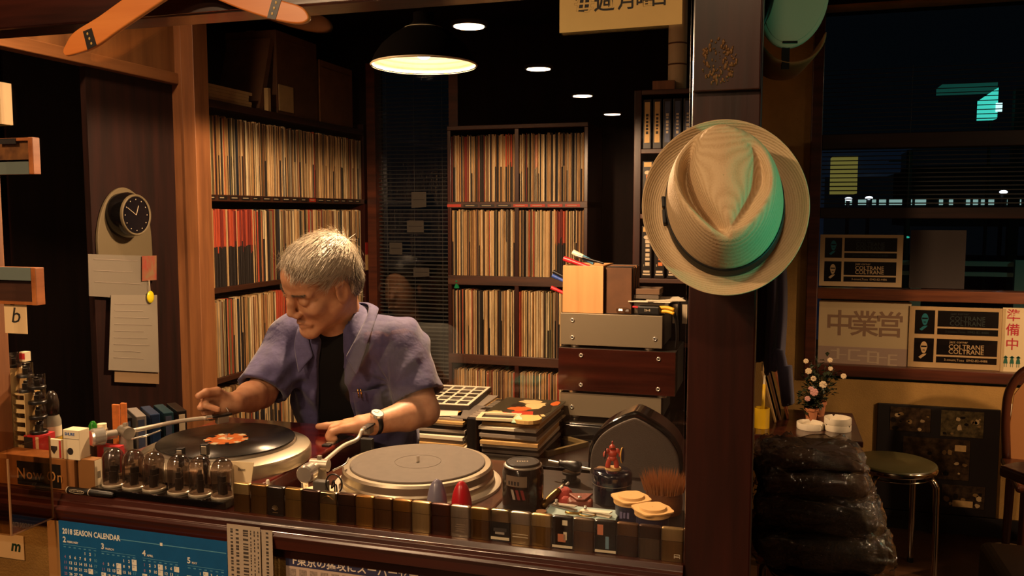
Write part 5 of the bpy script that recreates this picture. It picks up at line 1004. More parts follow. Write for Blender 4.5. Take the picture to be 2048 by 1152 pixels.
# collar: stand-and-fall strips round the neck
def collar(pts_in, pts_out):
    a, b = catmull([Vector(p) for p in pts_in], 6), catmull([Vector(p) for p in pts_out], 6); P_ = [[a[i], a[i]*.66+b[i]*.34+Vector(uA)*.006, a[i]*.3+b[i]*.7+Vector(uA)*.003, b[i]] for i in range(len(a))]; return MB().sheet(P_)
inn = [bp(-.0, -.08, .066), bp(.055, -.055, .074), bp(.078, .0, .070), bp(.068, .066, .036), bp(.044, .106, -.008)]; out = [bp(-.0, -.100, .042), bp(.076, -.075, .056), bp(.104, .0, .064), bp(.104, .082, .026), bp(.082, .134, -.048)]
mir = lambda L: [2*(ms+fA*((p-ms)@fA)+uA*((p-ms)@uA))-p for p in L]
collar(inn, out).build('collar', SHIRT, shirt, world=man, solid=.004, smooth=True, subd=1); collar(mir(inn), mir(out)).build('collar', SHIRT, shirt, world=man, solid=.004, smooth=True, subd=1)
# chest pocket with two pen clips
pc = bp(.098, .128, -.20); PR = [[Vector(bp(.062+.07*j/4, (.134-.02*(j/4)+.004*math.sin(j*1.6)), -.095-.08*i/3)) for j in range(5)] for i in range(4)]
pk = MB().sheet(PR).build('pocket', SHIRT, shirt, world=man, solid=.003, smooth=True)
for k in range(2): p = Vector(bp(.082+.008*k, .142, -.08)); MB().cyl(p, p-Vector(uA)*.025, .0022, n=8).build('pen_clip', mat('gold pen clip', '#d0a860', .25, 1), shirt, world=man, smooth=True)
# watch on the left wrist
wa = unit(wrL-elbL); wc = wrL-wa*.004; Mw = axis_frame(wc, Vector(wa)); wt = MB(); wt.lathe([(.0268, -.008), (.0285, -.007), (.0285, .007), (.0268, .008)], 32, M=Mw, cap=False); wo = wt.build('watch_strap', BLK, man, world=True, smooth=True)
up_ = unit(nv((0, 0, 1))+dep*.75); up_ = unit(up_-wa*(up_@wa)); Mf = axis_frame(wc+up_*.0262, Vector(up_)); MB().lathe([(.001, 0), (.0165, 0), (.017, .003), (.0165, .007), (.0145, .008)], 32, M=Mf, cap=False).build('watch_case', CHROME, wo, world=man, smooth=True, angle=.6); MB().lathe([(.0, .0075), (.0146, .0075)], 32, M=Mf, cap=False).build('watch_dial', WHP, wo, world=man)
for a_, l_ in ((.6, .0085), (2.4, .011)): q_ = MB(); q_.T = Mf @ rotz(a_); q_.box(0, l_, -.0006, .0006, .0076, .0082); q_.build('watch_hand', BLK, wo, world=man)
# dark trousers and shoes below the counter
Q = Field((pel[0]-.3, pel[1]-.3, 0), (pel[0]+.3, pel[1]+.35, .85), .009); Q.ell(bp(0, 0, -.46), BR, (.172, .118, .12), .03)
for s_ in (-1, 1): hip = bp(s_*.09, 0, -.5); kne = nv((hip[0]+s_*.01, hip[1]+.0, .45)); Q.chain([hip, kne, nv((kne[0], kne[1]+.05, .07))], [.09, .068, .055], .03)
Q.mesh('trousers', mat('dark trousers', '#17151a', .85), man, 1)
for s_ in (-1, 1): hip = bp(s_*.09, 0, -.5); MB().ball((hip[0]+s_*.01, hip[1]+.0, .045), (.05, .13, .045), 16).build('shoe', BLK, man, world=True, smooth=True)
# ================================================================== hats, coat and the seating area
def straw(name, c, c2):
    m = bpy.data.materials.new(name); m.use_nodes = True; N = m.node_tree.nodes; L = m.node_tree.links; b = N['Principled BSDF']; b.inputs['Roughness'].default_value = .7
    tc = N.new('ShaderNodeTexCoord'); wv = N.new('ShaderNodeTexWave'); wv.wave_type = 'RINGS'; wv.rings_direction = 'SPHERICAL'; wv.inputs['Scale'].default_value = 95; wv.inputs['Distortion'].default_value = .3; L.new(tc.outputs['Object'], wv.inputs[0])
    nz = N.new('ShaderNodeTexNoise'); nz.inputs['Scale'].default_value = 420; L.new(tc.outputs['Object'], nz.inputs[0]); mx = N.new('ShaderNodeMath'); mx.operation = 'MULTIPLY_ADD'; mx.inputs[1].default_value = .6; L.new(wv.outputs['Fac'], mx.inputs[0]); L.new(nz.outputs['Fac'], mx.inputs[2])
    rp = N.new('ShaderNodeValToRGB'); rp.color_ramp.elements[0].color = (*srgb(c2), 1); rp.color_ramp.elements[1].color = (*srgb(c), 1); rp.color_ramp.elements[0].position = .3; L.new(mx.outputs[0], rp.inputs[0]); L.new(rp.outputs[0], b.inputs['Base Color'])
    bp_ = N.new('ShaderNodeBump'); bp_.inputs['Strength'].default_value = .35; bp_.inputs['Distance'].default_value = .002; L.new(mx.outputs[0], bp_.inputs['Height']); L.new(bp_.outputs[0], b.inputs['Normal']); MATS[name] = m; return m
STRAW = straw('woven pale straw', '#d2b78e', '#c0a279')
# straw fedora hung on the pillar; its own frame: x across, y along (front of the hat down), z out of the crown
HO = at(1448, 420, Y=1.352); HO.y = 1.352
ht = thing('straw_fedora', 'pale woven straw hat with a black band hung on the pillar', 'hat', tuple(HO)); zo = (EYEP-HO); zo = Vector((zo.x*.9-.01, zo.y, 0)).normalized()*.95+Vector((0, 0, .40)); zo.normalize()
xo = Vector((0, 0, 1)).cross(zo).normalized(); yo = zo.cross(xo); tl = math.radians(6); xo, yo = xo*math.cos(tl)+yo*math.sin(tl), yo*math.cos(tl)-xo*math.sin(tl)
HMX = frame(HO, xo, yo, zo); NA = 120
def oval(a, rx, ry): return rx*math.cos(a), ry*math.sin(a)
rings = []
CRX, CRY = .085, .108
def crown_pt(a, t):
    """t 0 at the band .. 1 at the tip of the crown"""
    s_ = 1-.07*t-.09*t**3; x, y = oval(a, CRX*s_, CRY*s_); x *= (1-.06*max(0, -math.sin(a))*t)*(1-.16*max(0, math.sin(a))**4)
    return x, y, .012+.088*t
P_ = []
for i in range(7):
    t = i/6; P_.append([Vector(crown_pt(2*math.pi*k/NA, t)) for k in range(NA+1)])
def top_h(x, y):
    """height of the crown top: broad teardrop dome inside a groove, round at the back, pointed at the pinched front"""
    v = min(max((y+.094)/.186, 0), 1); hw = .150*v**.95*math.sqrt(max(0, 1-v)); s1 = abs(x)-hw; L = 1.0 if x < 0 else .25
    rim = .016*L*math.exp(-((s1-.014)/.013)**2); gr = -.044*L*math.exp(-((s1+.006)/.011)**2)*min(1, v*4); dome = .014*math.exp(-(x/.035)**2)*math.sin(math.pi*v)
    slope = -.34*max(0, s1)*(1 if x > 0 else .12); fl = -.007*math.exp(-((abs(x)-.055)/.014)**2-((y+.01)/.03)**2); ridge = .010*math.exp(-((y-.088)/.012)**2-(x/.03)**2)
    return .109+rim+gr+dome+fl+slope+ridge
for i in range(1, 31):
    f = max(.002, 1-i/30); row = []
    for k in range(NA+1):
        x, y, z = crown_pt(2*math.pi*k/NA, 1); x, y = x*f, y*f; b = min(1, (1-f)/.2); row.append(Vector((x, y, z*(1-b)+top_h(x, y)*b+.006*math.sin(b*math.pi))))
    P_.append(row)
mb = MB(); mb.sheet([[HMX @ p for p in r] for r in P_]); mb.build('crown', STRAW, ht, world=True, smooth=True, solid=.0025, subd=1, weld=.0002)
P_ = []
for i in range(9):
    t = i/8; row = []
    for k in range(NA+1):
        a = 2*math.pi*k/NA; x0_, y0_ = oval(a, CRX, CRY); x1_, y1_ = oval(a, .122, .139); cu = .020*math.sin(a)**2*(1 if math.sin(a) > 0 else .15)+.016*math.cos(a)**2
        row.append(Vector((x0_*(1-t)+x1_*t, y0_*(1-t)+y1_*t, .010-.004*math.sin(t*3.1)+cu*t*t-.006*t*(math.sin(a) < 0)*abs(math.sin(a)))))
    P_.append(row)
mb = MB(); mb.sheet([[HMX @ p for p in r] for r in P_], flip=True); mb.build('brim', STRAW, ht, world=True, smooth=True, solid=.0025, subd=1, weld=.0002)
P_ = [[HMX @ Vector((crown_pt(2*math.pi*k/NA, t)[0]*1.025, crown_pt(2*math.pi*k/NA, t)[1]*1.025, crown_pt(2*math.pi*k/NA, t)[2])) for k in range(NA+1)] for t in (.0, .1, .2, .27)]
BAND = mat('black ribbon', '#0a0909', .6); bd = MB().sheet(P_).build('band', BAND, ht, world=True, smooth=True, solid=.0015)
q = MB(); q.T = HMX @ Matrix.Translation((-CRX*1.03, .0, .02)); q.box(-.004, .002, -.024, .0, -.006, .008); q.box(-.004, .002, .004, .022, -.006, .006); q.build('bow', BAND, bd, world=ht, bevel=.002)
MB().cyl(HO+zo*.09, Vector((HO.x, 1.4005, HO.z)), .004, n=8).build('hanging_peg', STEEL, ht, world=True)
# plaque with worn emblem above the hat
zp = at(1435, 183, Y=1.395).z; t = thing('wooden_plaque', 'dark red wooden board with a worn gold crest on the pillar', 'plaque', (-.073, 1.397, zp)); MB().box(-.124, -.023, 1.387, 1.3995, zp, 2.05).build('board', WOODREDZ, t, world=True, bevel=.002)
ec = at(1437, 122, Y=1.386); r_ = random.Random(11); q = MB(); CG = mat('worn gold leaf', '#6b4a22', .5, .4)
for k in range(150):
    a, rr = r_.uniform(0, 6.283), .036*math.sqrt(r_.random()); 
    if rr < .012 and r_.random() < .5: continue
    x, z = ec.x+rr*.75*math.cos(a), ec.z+rr*math.sin(a); s_ = r_.uniform(.0008, .0026); q.ball((x, 1.3865, z), (s_, .0012, s_*r_.uniform(.6, 2)), 6)
tag(q.build('crest', CG, t, world=True), None, None, kind='stuff')
# second hat: white cap hung high behind the pillar
ho = at(1578, 60, Y=1.75); t = thing('flat_cap_hat', 'pale flat cap with a dark strap hanging above the straw hat', 'cap', tuple(ho)); CAPM = mat('pale cap cloth', '#b9c2a6', .75, bump=.1, bscale=300); CAPB = mat('tan cap underside', '#8a6238', .75)
cf = face_frame(ho, RT, Vector((0, 0, 1))); 
def capo(sx, sy, n=40): return [(.063*sx*math.cos(a)+.012*math.sin(a), .085*sy*math.sin(a)) for a in [2*math.pi*k/n for k in range(n)]]
MB().prism(capo(1, 1), .0, .012, M=cf @ Matrix.Translation((0, .045, .02))).build('panel', CAPM, t, world=True, bevel=.005, seg=3); MB().prism(capo(.88, .88), 0, .0135, M=cf @ Matrix.Translation((0, .045, .02))).build('stitched_panel', CAPM, t, world=True, bevel=.001)
P_ = []
for i in range(6):
    u = i/5; P_.append([cf @ Vector((.062*(1-.35*u)*math.cos(a)-.002+.0*u, -.03-.055*u+.055*math.sin(a)*(1-u*.6)+.02, .03-.07*u**1.5)) for a in [math.pi+math.pi*k/20 for k in range(21)]])
MB().sheet(P_).build('crown_side', CAPB, t, world=True, smooth=True, solid=.003)
q = MB(); q.T = cf; q.box(-.022, .006, -.031, -.027, .0325, .034); q.build('vent_slot', BLK, t, world=True); q = MB(); q.T = cf; q.box(-.021, -.007, -.078, -.036, .026, .03); q.build('back_strap', BLK, t, world=True)
MB().tube([cf @ Vector((-.035, .12, .03)), cf @ Vector((-.05, .04, .034)), cf @ Vector((-.068, -.02, .02))], .008, 8, smooth=5).build('strap', BLK, t, world=True, smooth=True)
MB().cyl(cf @ Vector((0, .03, .02)), Vector((-.04, ho.y+.02, ho.z+.03)), .004).build('hook', STEEL, t, world=True)
# coat hanging behind the hat on the partition
COAT = mat('dark grey violet cloth', '#5c566e', .85, sheen=.3, bump=.1, bscale=200); ct = thing('hanging_coat', 'dark grey coat hanging under the straw hat behind the pillar', 'coat', tuple(at(1535, 745, Y=2.35)))
zT, zB = at(1530, 480, Y=2.35).z, at(1530, 748, Y=2.35).z; xa, xb = -.035, at(1575, 640, Y=2.35).x
P_ = []
for i in range(19):
    u = i/18; row = []
    for k in range(25):
        v = k/24; x = xa+(xb-xa)*v*(1-.12*u*u-.25*(1-u)**3); row.append(Vector((x, 2.33+.035*math.sin(v*19+u*1.5)*(.4+.6*u)+.02*math.sin(v*7), zT+(zB-zT)*u*(1-.10*abs(math.sin(v*5.5+.6))))))
    P_.append(row)
MB().sheet(P_).build('cloth', COAT, ct, world=True, smooth=True, solid=.012, subd=1)
MB().tube([Vector((xa+.075, 2.29, zT-.32)), Vector((xa+.085, 2.285, zT-.42)), Vector((xa+.06, 2.29, zB+.07)), Vector((xa+.045, 2.30, zB+.02))], lambda u: .018*(1-.4*u), 8, smooth=5).build('sleeve', COAT, ct, world=True, smooth=True); MB().cyl((-.05, 2.34, zT-.01), (.0, 2.34, zT-.01), .005).build('hook', STEEL, ct, world=True)
# ------------------------------------------------------------------ wall shelf with ashtrays and flower pots
ZS = .628; p1, p2, p3 = at(1727, 884, Z=ZS), at(1700, 826, Z=ZS), at(1510, 868, Z=ZS)
t = thing('wall_shelf', 'small dark red wooden shelf with ashtrays and flower pots', 'shelf', (.1, 3.4, ZS)); MB().prism([(-.045, p1.y), (p1.x, p1.y), (p2.x+.01, p2.y), (-.045, p2.y)], ZS-.022, ZS).build('board', WOODRED, t, world=True, bevel=.003)
MB().box(-.045, -.02, p1.y+.02, p2.y-.02, ZS-.1, ZS-.022).build('bracket', WOODDKX, t, world=True); MB().box(-.045, p1.x-.1, (p1.y+p2.y)/2-.02, (p1.y+p2.y)/2+.02, ZS-.06, ZS-.022).build('bracket', WOODDKX, t, world=True); MB().box(p1.x-.13, p1.x-.1, (p1.y+p2.y)/2-.02, (p1.y+p2.y)/2+.02, 0, ZS-.022).build('leg', WOODDKX, t, world=True)
CER = mat('white ceramic', '#d9cdb6', .3)
def ashtray(label, c, z):
    t = thing('ashtray', label, 'ashtray', (c.x, c.y, z), rnd.random()*2, 'white round ashtrays on the wall shelf'); R_ = .05; prof = [(.001, 0), (R_*.97, 0), (R_, .004), (R_, .022), (R_*.985, .0245), (R_*.93, .0245), (R_*.91, .022), (R_*.9, .007), (.001, .006)]
    mb = MB(); n = 48; vs = []; fs = []
    for (r, z_) in prof:
        for k in range(n):
            a = 2*math.pi*k/n; notch = .008*max(0, 1-abs(((a*3/(2*math.pi)) % 1)-.5)/.035) if z_ > .02 else 0; vs.append((r*math.cos(a), r*math.sin(a), z_-notch))
    for i in range(len(prof)-1):
        for k in range(n): fs.append((i*n+k, i*n+(k+1) % n, (i+1)*n+(k+1) % n, (i+1)*n+k))
    mb.add(vs, fs).build('dish', CER, t, smooth=True, angle=.7); MB().lathe([(.012, .0065), (.010, .008), (.001, .0075)], 16).build('ash_mark', mat('ash grey', '#8a8076', .9), t, smooth=True)
c = at(1620, 857, Z=ZS); ashtray('single white ashtray beside the stacked pair on the shelf', c, ZS+.0005); c = at(1675, 860, Z=ZS); ashtray('lower ashtray of the stacked pair on the shelf', c, ZS+.0005); ashtray('upper ashtray of the stacked pair on the shelf', c, ZS+.0255)
TERRA = mat('terracotta pot', '#b8734a', .7); LEAF = mat('dark plant leaf', '#2c331c', .5, c2='#1d2413', vscale=30); PETW = mat('cream rose petal', '#d8bf98', .6); PETP = mat('pink rose petal', '#c08a80', .6)
def potted(name, label, px_, py_, dy, R_, h, flowers, seed, spread, height):
    c = at(px_, py_, Z=ZS); c.y += dy; t = thing(name, label, 'potted plant', (c.x, c.y, ZS+.0005)); MB().lathe([(.001, 0), (R_*.72, 0), (R_*.95, h*.8), (R_*1.08, h*.8), (R_*1.1, h), (R_*.98, h), (R_*.9, h*.85), (.001, h*.85)], 28).build('pot', TERRA, t, smooth=True, angle=.6)
    r_ = random.Random(seed); lv = MB(); stm = MB()
    for k in range(16):
        a = r_.uniform(0, 6.283); tip = Vector((spread*math.cos(a)*r_.uniform(.3, 1), spread*.6*math.sin(a)*r_.uniform(.3, 1), h+height*r_.uniform(.25, 1))); b0 = Vector((0, 0, h*.85)); stm.tube([b0, (b0+tip)/2+Vector((0, 0, .02)), tip], .0012, 5, smooth=3)
        for j in range(11):
            u = r_.uniform(.25, 1.05); p = b0.lerp(tip, u)+Vector((r_.gauss(0, .012), r_.gauss(0, .012), r_.gauss(0, .012))); d = Vector((r_.gauss(0, 1), r_.gauss(0, 1), r_.gauss(.2, .6))).normalized(); sd = d.cross(Vector((0, 0, 1))).normalized()*.009; L_ = r_.uniform(.018, .032)
            lv.add([p, p+d*L_*.5+sd+Vector((0, 0, .004)), p+d*L_, p+d*L_*.5-sd+Vector((0, 0, .004))], [(0, 1, 2, 3)])
    stm.build('stem', LEAF, t, smooth=True); lo_ = lv.build('leaves', LEAF, t); lo_['kind'] = 'stuff'
    for (fx, fy, s_, m) in flowers:
        p = at(fx, fy, Y=c.y-.03)-Vector((c.x, c.y, ZS+.0005)); fm = MB(); fm.ball(p, s_*.45, 10)
        for ring_, (nn, rr, zz) in enumerate(((5, .55, .1), (7, .9, -.05))):
            for k in range(nn): a = 2*math.pi*k/nn+ring_; fm.ball(None, (s_*.42, s_*.16, s_*.36), 8, M=Matrix.Translation(p+Vector((s_*rr*.7*math.cos(a), -.004, s_*rr*.7*math.sin(a)))) @ Matrix.Rotation(-a+1.57, 4, 'Y'))
        fm.build('blossom', m, t, smooth=True)
potted('rose_bush', 'potted artificial rose bush with cream blossoms on the wall shelf', 1640, 838, .06, .026, .06, [(1612, 722, .011, PETW), (1617, 742, .014, PETW), (1627, 757, .012, PETW), (1646, 769, .016, PETW), (1660, 720, .011, PETW), (1687, 752, .012, PETW), (1661, 737, .010, PETW)], 4, .085, .20)
potted('pink_flower_pot', 'small terracotta pot of pink blossoms before the rose bush', 1622, 842, .0, .026, .055, [(1628, 784, .017, PETP), (1615, 797, .012, PETP), (1622, 778, .012, PETP)], 8, .05, .06)
# yellow cup with brush, records leaning on the shelf
c = at(1523, 855, Z=ZS); t = thing('yellow_cup', 'yellow cylindrical cup with a yellow stick standing on the shelf', 'cup', (c.x, c.y, ZS+.0005)); YC = mat('yellow plastic', '#c9a018', .4); MB().lathe([(.001, 0), (.029, 0), (.029, .078), (.026, .078), (.026, .004), (.001, .004)], 28).build('cup', YC, t, smooth=True, angle=.6)
MB().cyl((.002, 0, .01), (.006, .004, .17), .006, n=12).build('stick', YC, t, smooth=True); MB().cyl((.006, .004, .17), (.0065, .005, .205), .004, n=10).build('tip', CREAM, t)
for i, (pt, pb_) in enumerate(((1524, 1550), (1536, 1560), (1550, 1575))):
    a0_ = at(pb_, 858, Y=3.52+.04*i); a1_ = at(pt, 742, Y=3.52+.04*i); z1 = a1_.z; x0, x1 = a0_.x, a1_.x; y = 3.52+.04*i; d_ = .02
    MB_ = MB().add([(x0, y, ZS+.0005), (x1, y, z1), (x1, y+.2, z1), (x0, y+.2, ZS+.0005)], [(0, 1, 2, 3)])
    one('leaning_record', ['pale edged', 'brown edged', 'orange edged'][i]+' record album leaning on the shelf beside the coat', 'record', MB_, [CRM, KR2, mat('orange album edge', '#a05a30', .7)][i], solid=.008, bevel=.001)
# ------------------------------------------------------------------ stools, bags, chair, table
CHR = mat('stool chrome', '#b0a089', .15, 1); SEATG = mat('olive vinyl seat', '#4a4426', .35); SEATK = mat('black vinyl seat', '#15100d', .3)
def stool(label, x, y, rot, h=.465, R_=.16, seat=SEATG):
    t = thing('chrome_stool', label, 'stool', (x, y, 0), rot); MB().lathe([(.001, h-.022), (R_*.96, h-.022), (R_, h-.014), (R_*.99, h-.004), (R_*.93, h), (.001, h+.002)], 48).build('seat', seat, t, smooth=True, angle=1.2)
    MB().lathe([(R_*1.0, h-.028), (R_*1.02, h-.022), (R_*1.02, h-.012), (R_*1.0, h-.008)], 48, cap=False).build('seat_rim', CHR, t, smooth=True); MB().lathe([(R_*.9, h-.05), (R_*.92, h-.047), (R_*.9, h-.044), (R_*.88, h-.047), (R_*.9, h-.05)], 48, cap=False).build('ring', CHR, t, smooth=True)
    for k in range(4):
        a = k*math.pi/2+math.pi/4; u = Vector((math.cos(a), math.sin(a), 0)); MB().tube([u*.05+Vector((0, 0, h-.035)), u*.13+Vector((0, 0, h-.035)), u*.165+Vector((0, 0, h-.06)), u*.172+Vector((0, 0, h-.12)), u*.176+Vector((0, 0, .02)), u*.176+Vector((0, 0, .006))], .0115, 12, smooth=6).build('leg', CHR, t, smooth=True); MB().cyl(u*.176, u*.176+Vector((0, 0, .02)), .0135, n=12).build('foot_cap', BLK, t)
    return t
S2 = at(1788, 922, Z=.465); stool('chrome stool with an olive round seat under the photo board', S2.x, S2.y, .2)
S1 = at(1640, 1115, Z=.43); stool('chrome stool buried under bags of clothes', S1.x, S1.y, .5, .43, .16, SEATK)
PLAS = thin_glass('clear wrapping film', (.86, .78, .68), .10, .10, .06, (.42, .33, .24), 38); CLD = mat('black folded clothes', '#120d0b', .8, bump=.3, bscale=60); CLB = mat('brown folded cloth', '#3a261a', .8, bump=.3, bscale=60)
from mathutils import noise as mnoise
def bag(label, c, sx, sy, sz, cloth, seed, rz):
    """folded clothes in a crumpled clear bag"""
    t = thing('wrapped_clothes', label, 'bag', c, rz, 'bags of clothes piled on the stool'); O_ = Vector((seed*7.3, seed*3.1, 0))
    def pillow(e, amp, fr, ridge):
        P_ = []
        for i in range(35):
            b = -math.pi/2+math.pi*i/34; row = []
            for k in range(97):
                a = 2*math.pi*k/96; sq = lambda v, p: math.copysign(abs(v)**p, v); p = Vector((sx*e*sq(math.cos(b), .3)*sq(math.cos(a), .42), sy*e*sq(math.cos(b), .3)*sq(math.sin(a), .42), sz*e*sq(math.sin(b), .8)))
                q = Vector((p.x*9+p.y*6, p.y*13-p.x*5, p.z*26))*fr+O_; n1 = mnoise.noise(q); n2 = mnoise.noise(q*2.1+Vector((3, 1, 7))); w_ = amp*(((1-abs(n1))**4*1.6-.4)*ridge+n1*(1-ridge)+.6*((1-abs(n2))**4-.3)); edge = 1+.13*mnoise.noise(Vector((math.cos(a)*1.7, math.sin(a)*1.7, seed*2.0)))
                sag = -.022*max(0, math.cos(a))**2*(abs(p.x)/sx)**3
                row.append(Vector((p.x*edge+w_*.5*math.cos(a)*math.cos(b), p.y*edge+w_*.5*math.sin(a)*math.cos(b), max(.001, p.z+w_*math.sin(b)+sz+sag))))
            P_.append(row)
        return MB().sheet(P_)
    pillow(.92, .012, 1.0, .3).build('clothes', cloth, t, smooth=True, weld=.0002); pillow(1.0, .018, 1.2, .9).build('film', PLAS, t, smooth=True, weld=.0002); return t
g0 = S1.x-.02; zz = .434
bag('lowest and glossiest black bag of clothes on the stool', (g0+.015, S1.y, zz), .205, .15, .052, CLD, 1, .08); bag('second black bag of clothes in the pile on the stool', (g0-.005, S1.y+.03, zz+.1045), .185, .15, .044, CLD, 2, -.06); bag('third, brownish bag of clothes in the pile on the stool', (g0-.01, S1.y+.06, zz+.193), .175, .14, .038, CLB, 3, .08); bag('topmost flat bag of clothes in the pile under the shelf', (g0-.01, S1.y+.08, zz+.2695), .16, .13, .022, CLB, 5, 0)
one('tan_folder', 'tan cardboard folder standing against the partition beside the bags', 'folder', MB().box(-.02, .05, 2.95, 2.96, .0, .59), mat('tan card', '#a8713e', .7), bevel=.001)
# photo board on the wall
pa, pb = at(1756, 806, Y=YB-.012), at(1991, 1034, Y=YB-.012); t = thing('photo_board', 'black board with dim concert photographs leaning on the wall', 'photo board', ((pa.x+pb.x)/2, YB-.02, pb.z-.02)); BB = mat('black photo board', '#150d09', .5)
z0b, z1b = at(1990, 1036, Y=YB-.012).z, at(1756, 806, Y=YB-.012).z; MB().box(pa.x, pb.x, YB-.016, YB-.001, z0b, z1b).build('board', BB, t, world=True, bevel=.002)
def ph(px0, py0, px1, py1, sd, nm='photograph', tone='#3a2a1a'):
    a, b = at(px0, py0, Y=YB-.017), at(px1, py1, Y=YB-.017); x0, x1, z1, z0 = a.x, b.x, a.z, b.z; o = MB().box(x0, x1, YB-.0185, YB-.016, z0, z1).build(nm, mat('photo tone '+tone, tone, .35, var=.6, vscale=45), t, world=True); r_ = random.Random(sd)
    for k in range(11):
        x, z = r_.uniform(x0+.01, x1-.01), z0+(z1-z0)*r_.uniform(.1, .75); s_ = r_.uniform(.004, .014); MB().prism(blob(0, 0, s_, s_*r_.uniform(.6, 1.2), sd*20+k, 9), 0, .0006, M=on_y(x, YB-.0187, z)).build('photo_detail', mat(['photo cream', 'photo tan', 'photo black'][k % 3], ['#b3966a', '#7d6038', '#120c08'][k % 3], .4), o, world=t)
ph(1781, 813, 1860, 865, 1); ph(1883, 820, 1966, 877, 2, tone='#4e4128'); ph(1807, 872, 1937, 962, 3); ph(1884, 968, 1968, 1020, 4, tone='#33261a')
a, b = at(1910, 890, Y=YB-.019), at(1932, 904, Y=YB-.019); MB().box(a.x, b.x, YB-.0195, YB-.016, b.z, a.z).build('caption_slip', CRM, t, world=True); a, b = at(1905, 1000, Y=YB-.019), at(1945, 1016, Y=YB-.019); MB().box(a.x, b.x, YB-.0195, YB-.016, b.z, a.z).build('caption_slip', CRM, t, world=True)
p = at(2034, 822, Y=YB-.004); one('wall_outlet', 'pale wall outlet plate behind the chair', 'outlet', MB().box(p.x-.035, p.x+.035, YB-.008, YB, p.z-.03, p.z+.03).box(p.x-.012, p.x-.008, YB-.009, YB-.007, p.z-.01, p.z+.01, 1).box(p.x+.008, p.x+.012, YB-.009, YB-.007, p.z-.01, p.z+.01, 1), [CREAM, BLK], bevel=.001)
# table corner, chair back, dark seat at the frame edge
c = at(1998, 930, Z=.69); TW = wood('dark table wood', '#3c1e10', '#23100a', 'x', .3, .4); t = thing('cafe_table', 'dark wooden cafe table corner at the frame edge', 'table', (c.x+.4, c.y-.1, 0)); MB().prism([(c.x, c.y), (c.x+.25, c.y-.45), (c.x+1.0, c.y-.2), (c.x+.7, c.y+.3), (c.x+.06, c.y+.06)], .655, .69).build('table_top', TW, t, world=True, bevel=.008, seg=3)
MB().lathe([(.001, 0), (.2, 0), (.2, .02), (.04, .04), (.035, .655)], 28, o=(c.x+.5, c.y+.03, 0)).build('pedestal', BLK, t, world=True, smooth=True, angle=.6)
def wood_chair(name, label, x, y, rz):
    t = thing(name, label, 'chair', (x, y, 0), rz); W = wood('bentwood', '#5a2c16', '#3a1a0c', 'z', .35, .3); CANE = mat('cane panel', '#b87a42', .7)
    o_ = [(-.19, .45), (-.2, .62), (-.19, .74), (-.13, .83), (0, .86), (.13, .83), (.19, .74), (.2, .62), (.19, .45)]; MB().tube([(a, .19, b) for a, b in o_], .017, 10, smooth=5).build('back_frame', W, t, smooth=True); MB().prism([(a*.92, b-.02) for a, b in o_], -.195, -.185, M=PF).build('back_panel', CANE, t)
    MB().box(-.21, .21, -.21, .21, .425, .455).build('seat', W, t, bevel=.012, seg=3)
    for (a, b) in ((-.18, -.18), (.18, -.18), (-.18, .19), (.18, .19)): MB().cyl((a, b, 0), (a*.95, b*.95, .43), .014, .019, n=12).build('leg', W, t, smooth=True, angle=.6)
    return t
c = at(2015, 860, Y=3.75); wood_chair('cafe_chair', 'wooden chair with a rounded cane back behind the table corner', c.x+.21, 3.70, -.1)
c = at(2005, 1100, Y=2.75); t = thing('black_chair', 'black padded chair corner below the table at the frame edge', 'chair', (c.x+.2, 2.9, 0)); MB().box(c.x, c.x+.42, 2.70, 3.05, .10, .40).build('seat', mat('black leatherette', '#0b0808', .5), t, world=True, bevel=.03, seg=4)
for (a, b) in ((.03, 2.73), (.36, 2.73), (.03, 2.99), (.36, 2.99)): MB().box(c.x+a, c.x+a+.03, b, b+.03, 0, .1).build('leg', BLK, t, world=True)
c = at(1998, 1085, Z=.0); one('floor_dish', 'flat pale dish on the floor against the wall', 'dish', MB().lathe([(.001, 0), (.07, 0), (.085, .015), (.08, .015), (.06, .006), (.001, .005)], 24, o=(c.x+.02, c.y-.12, 0)), CER, smooth=True)
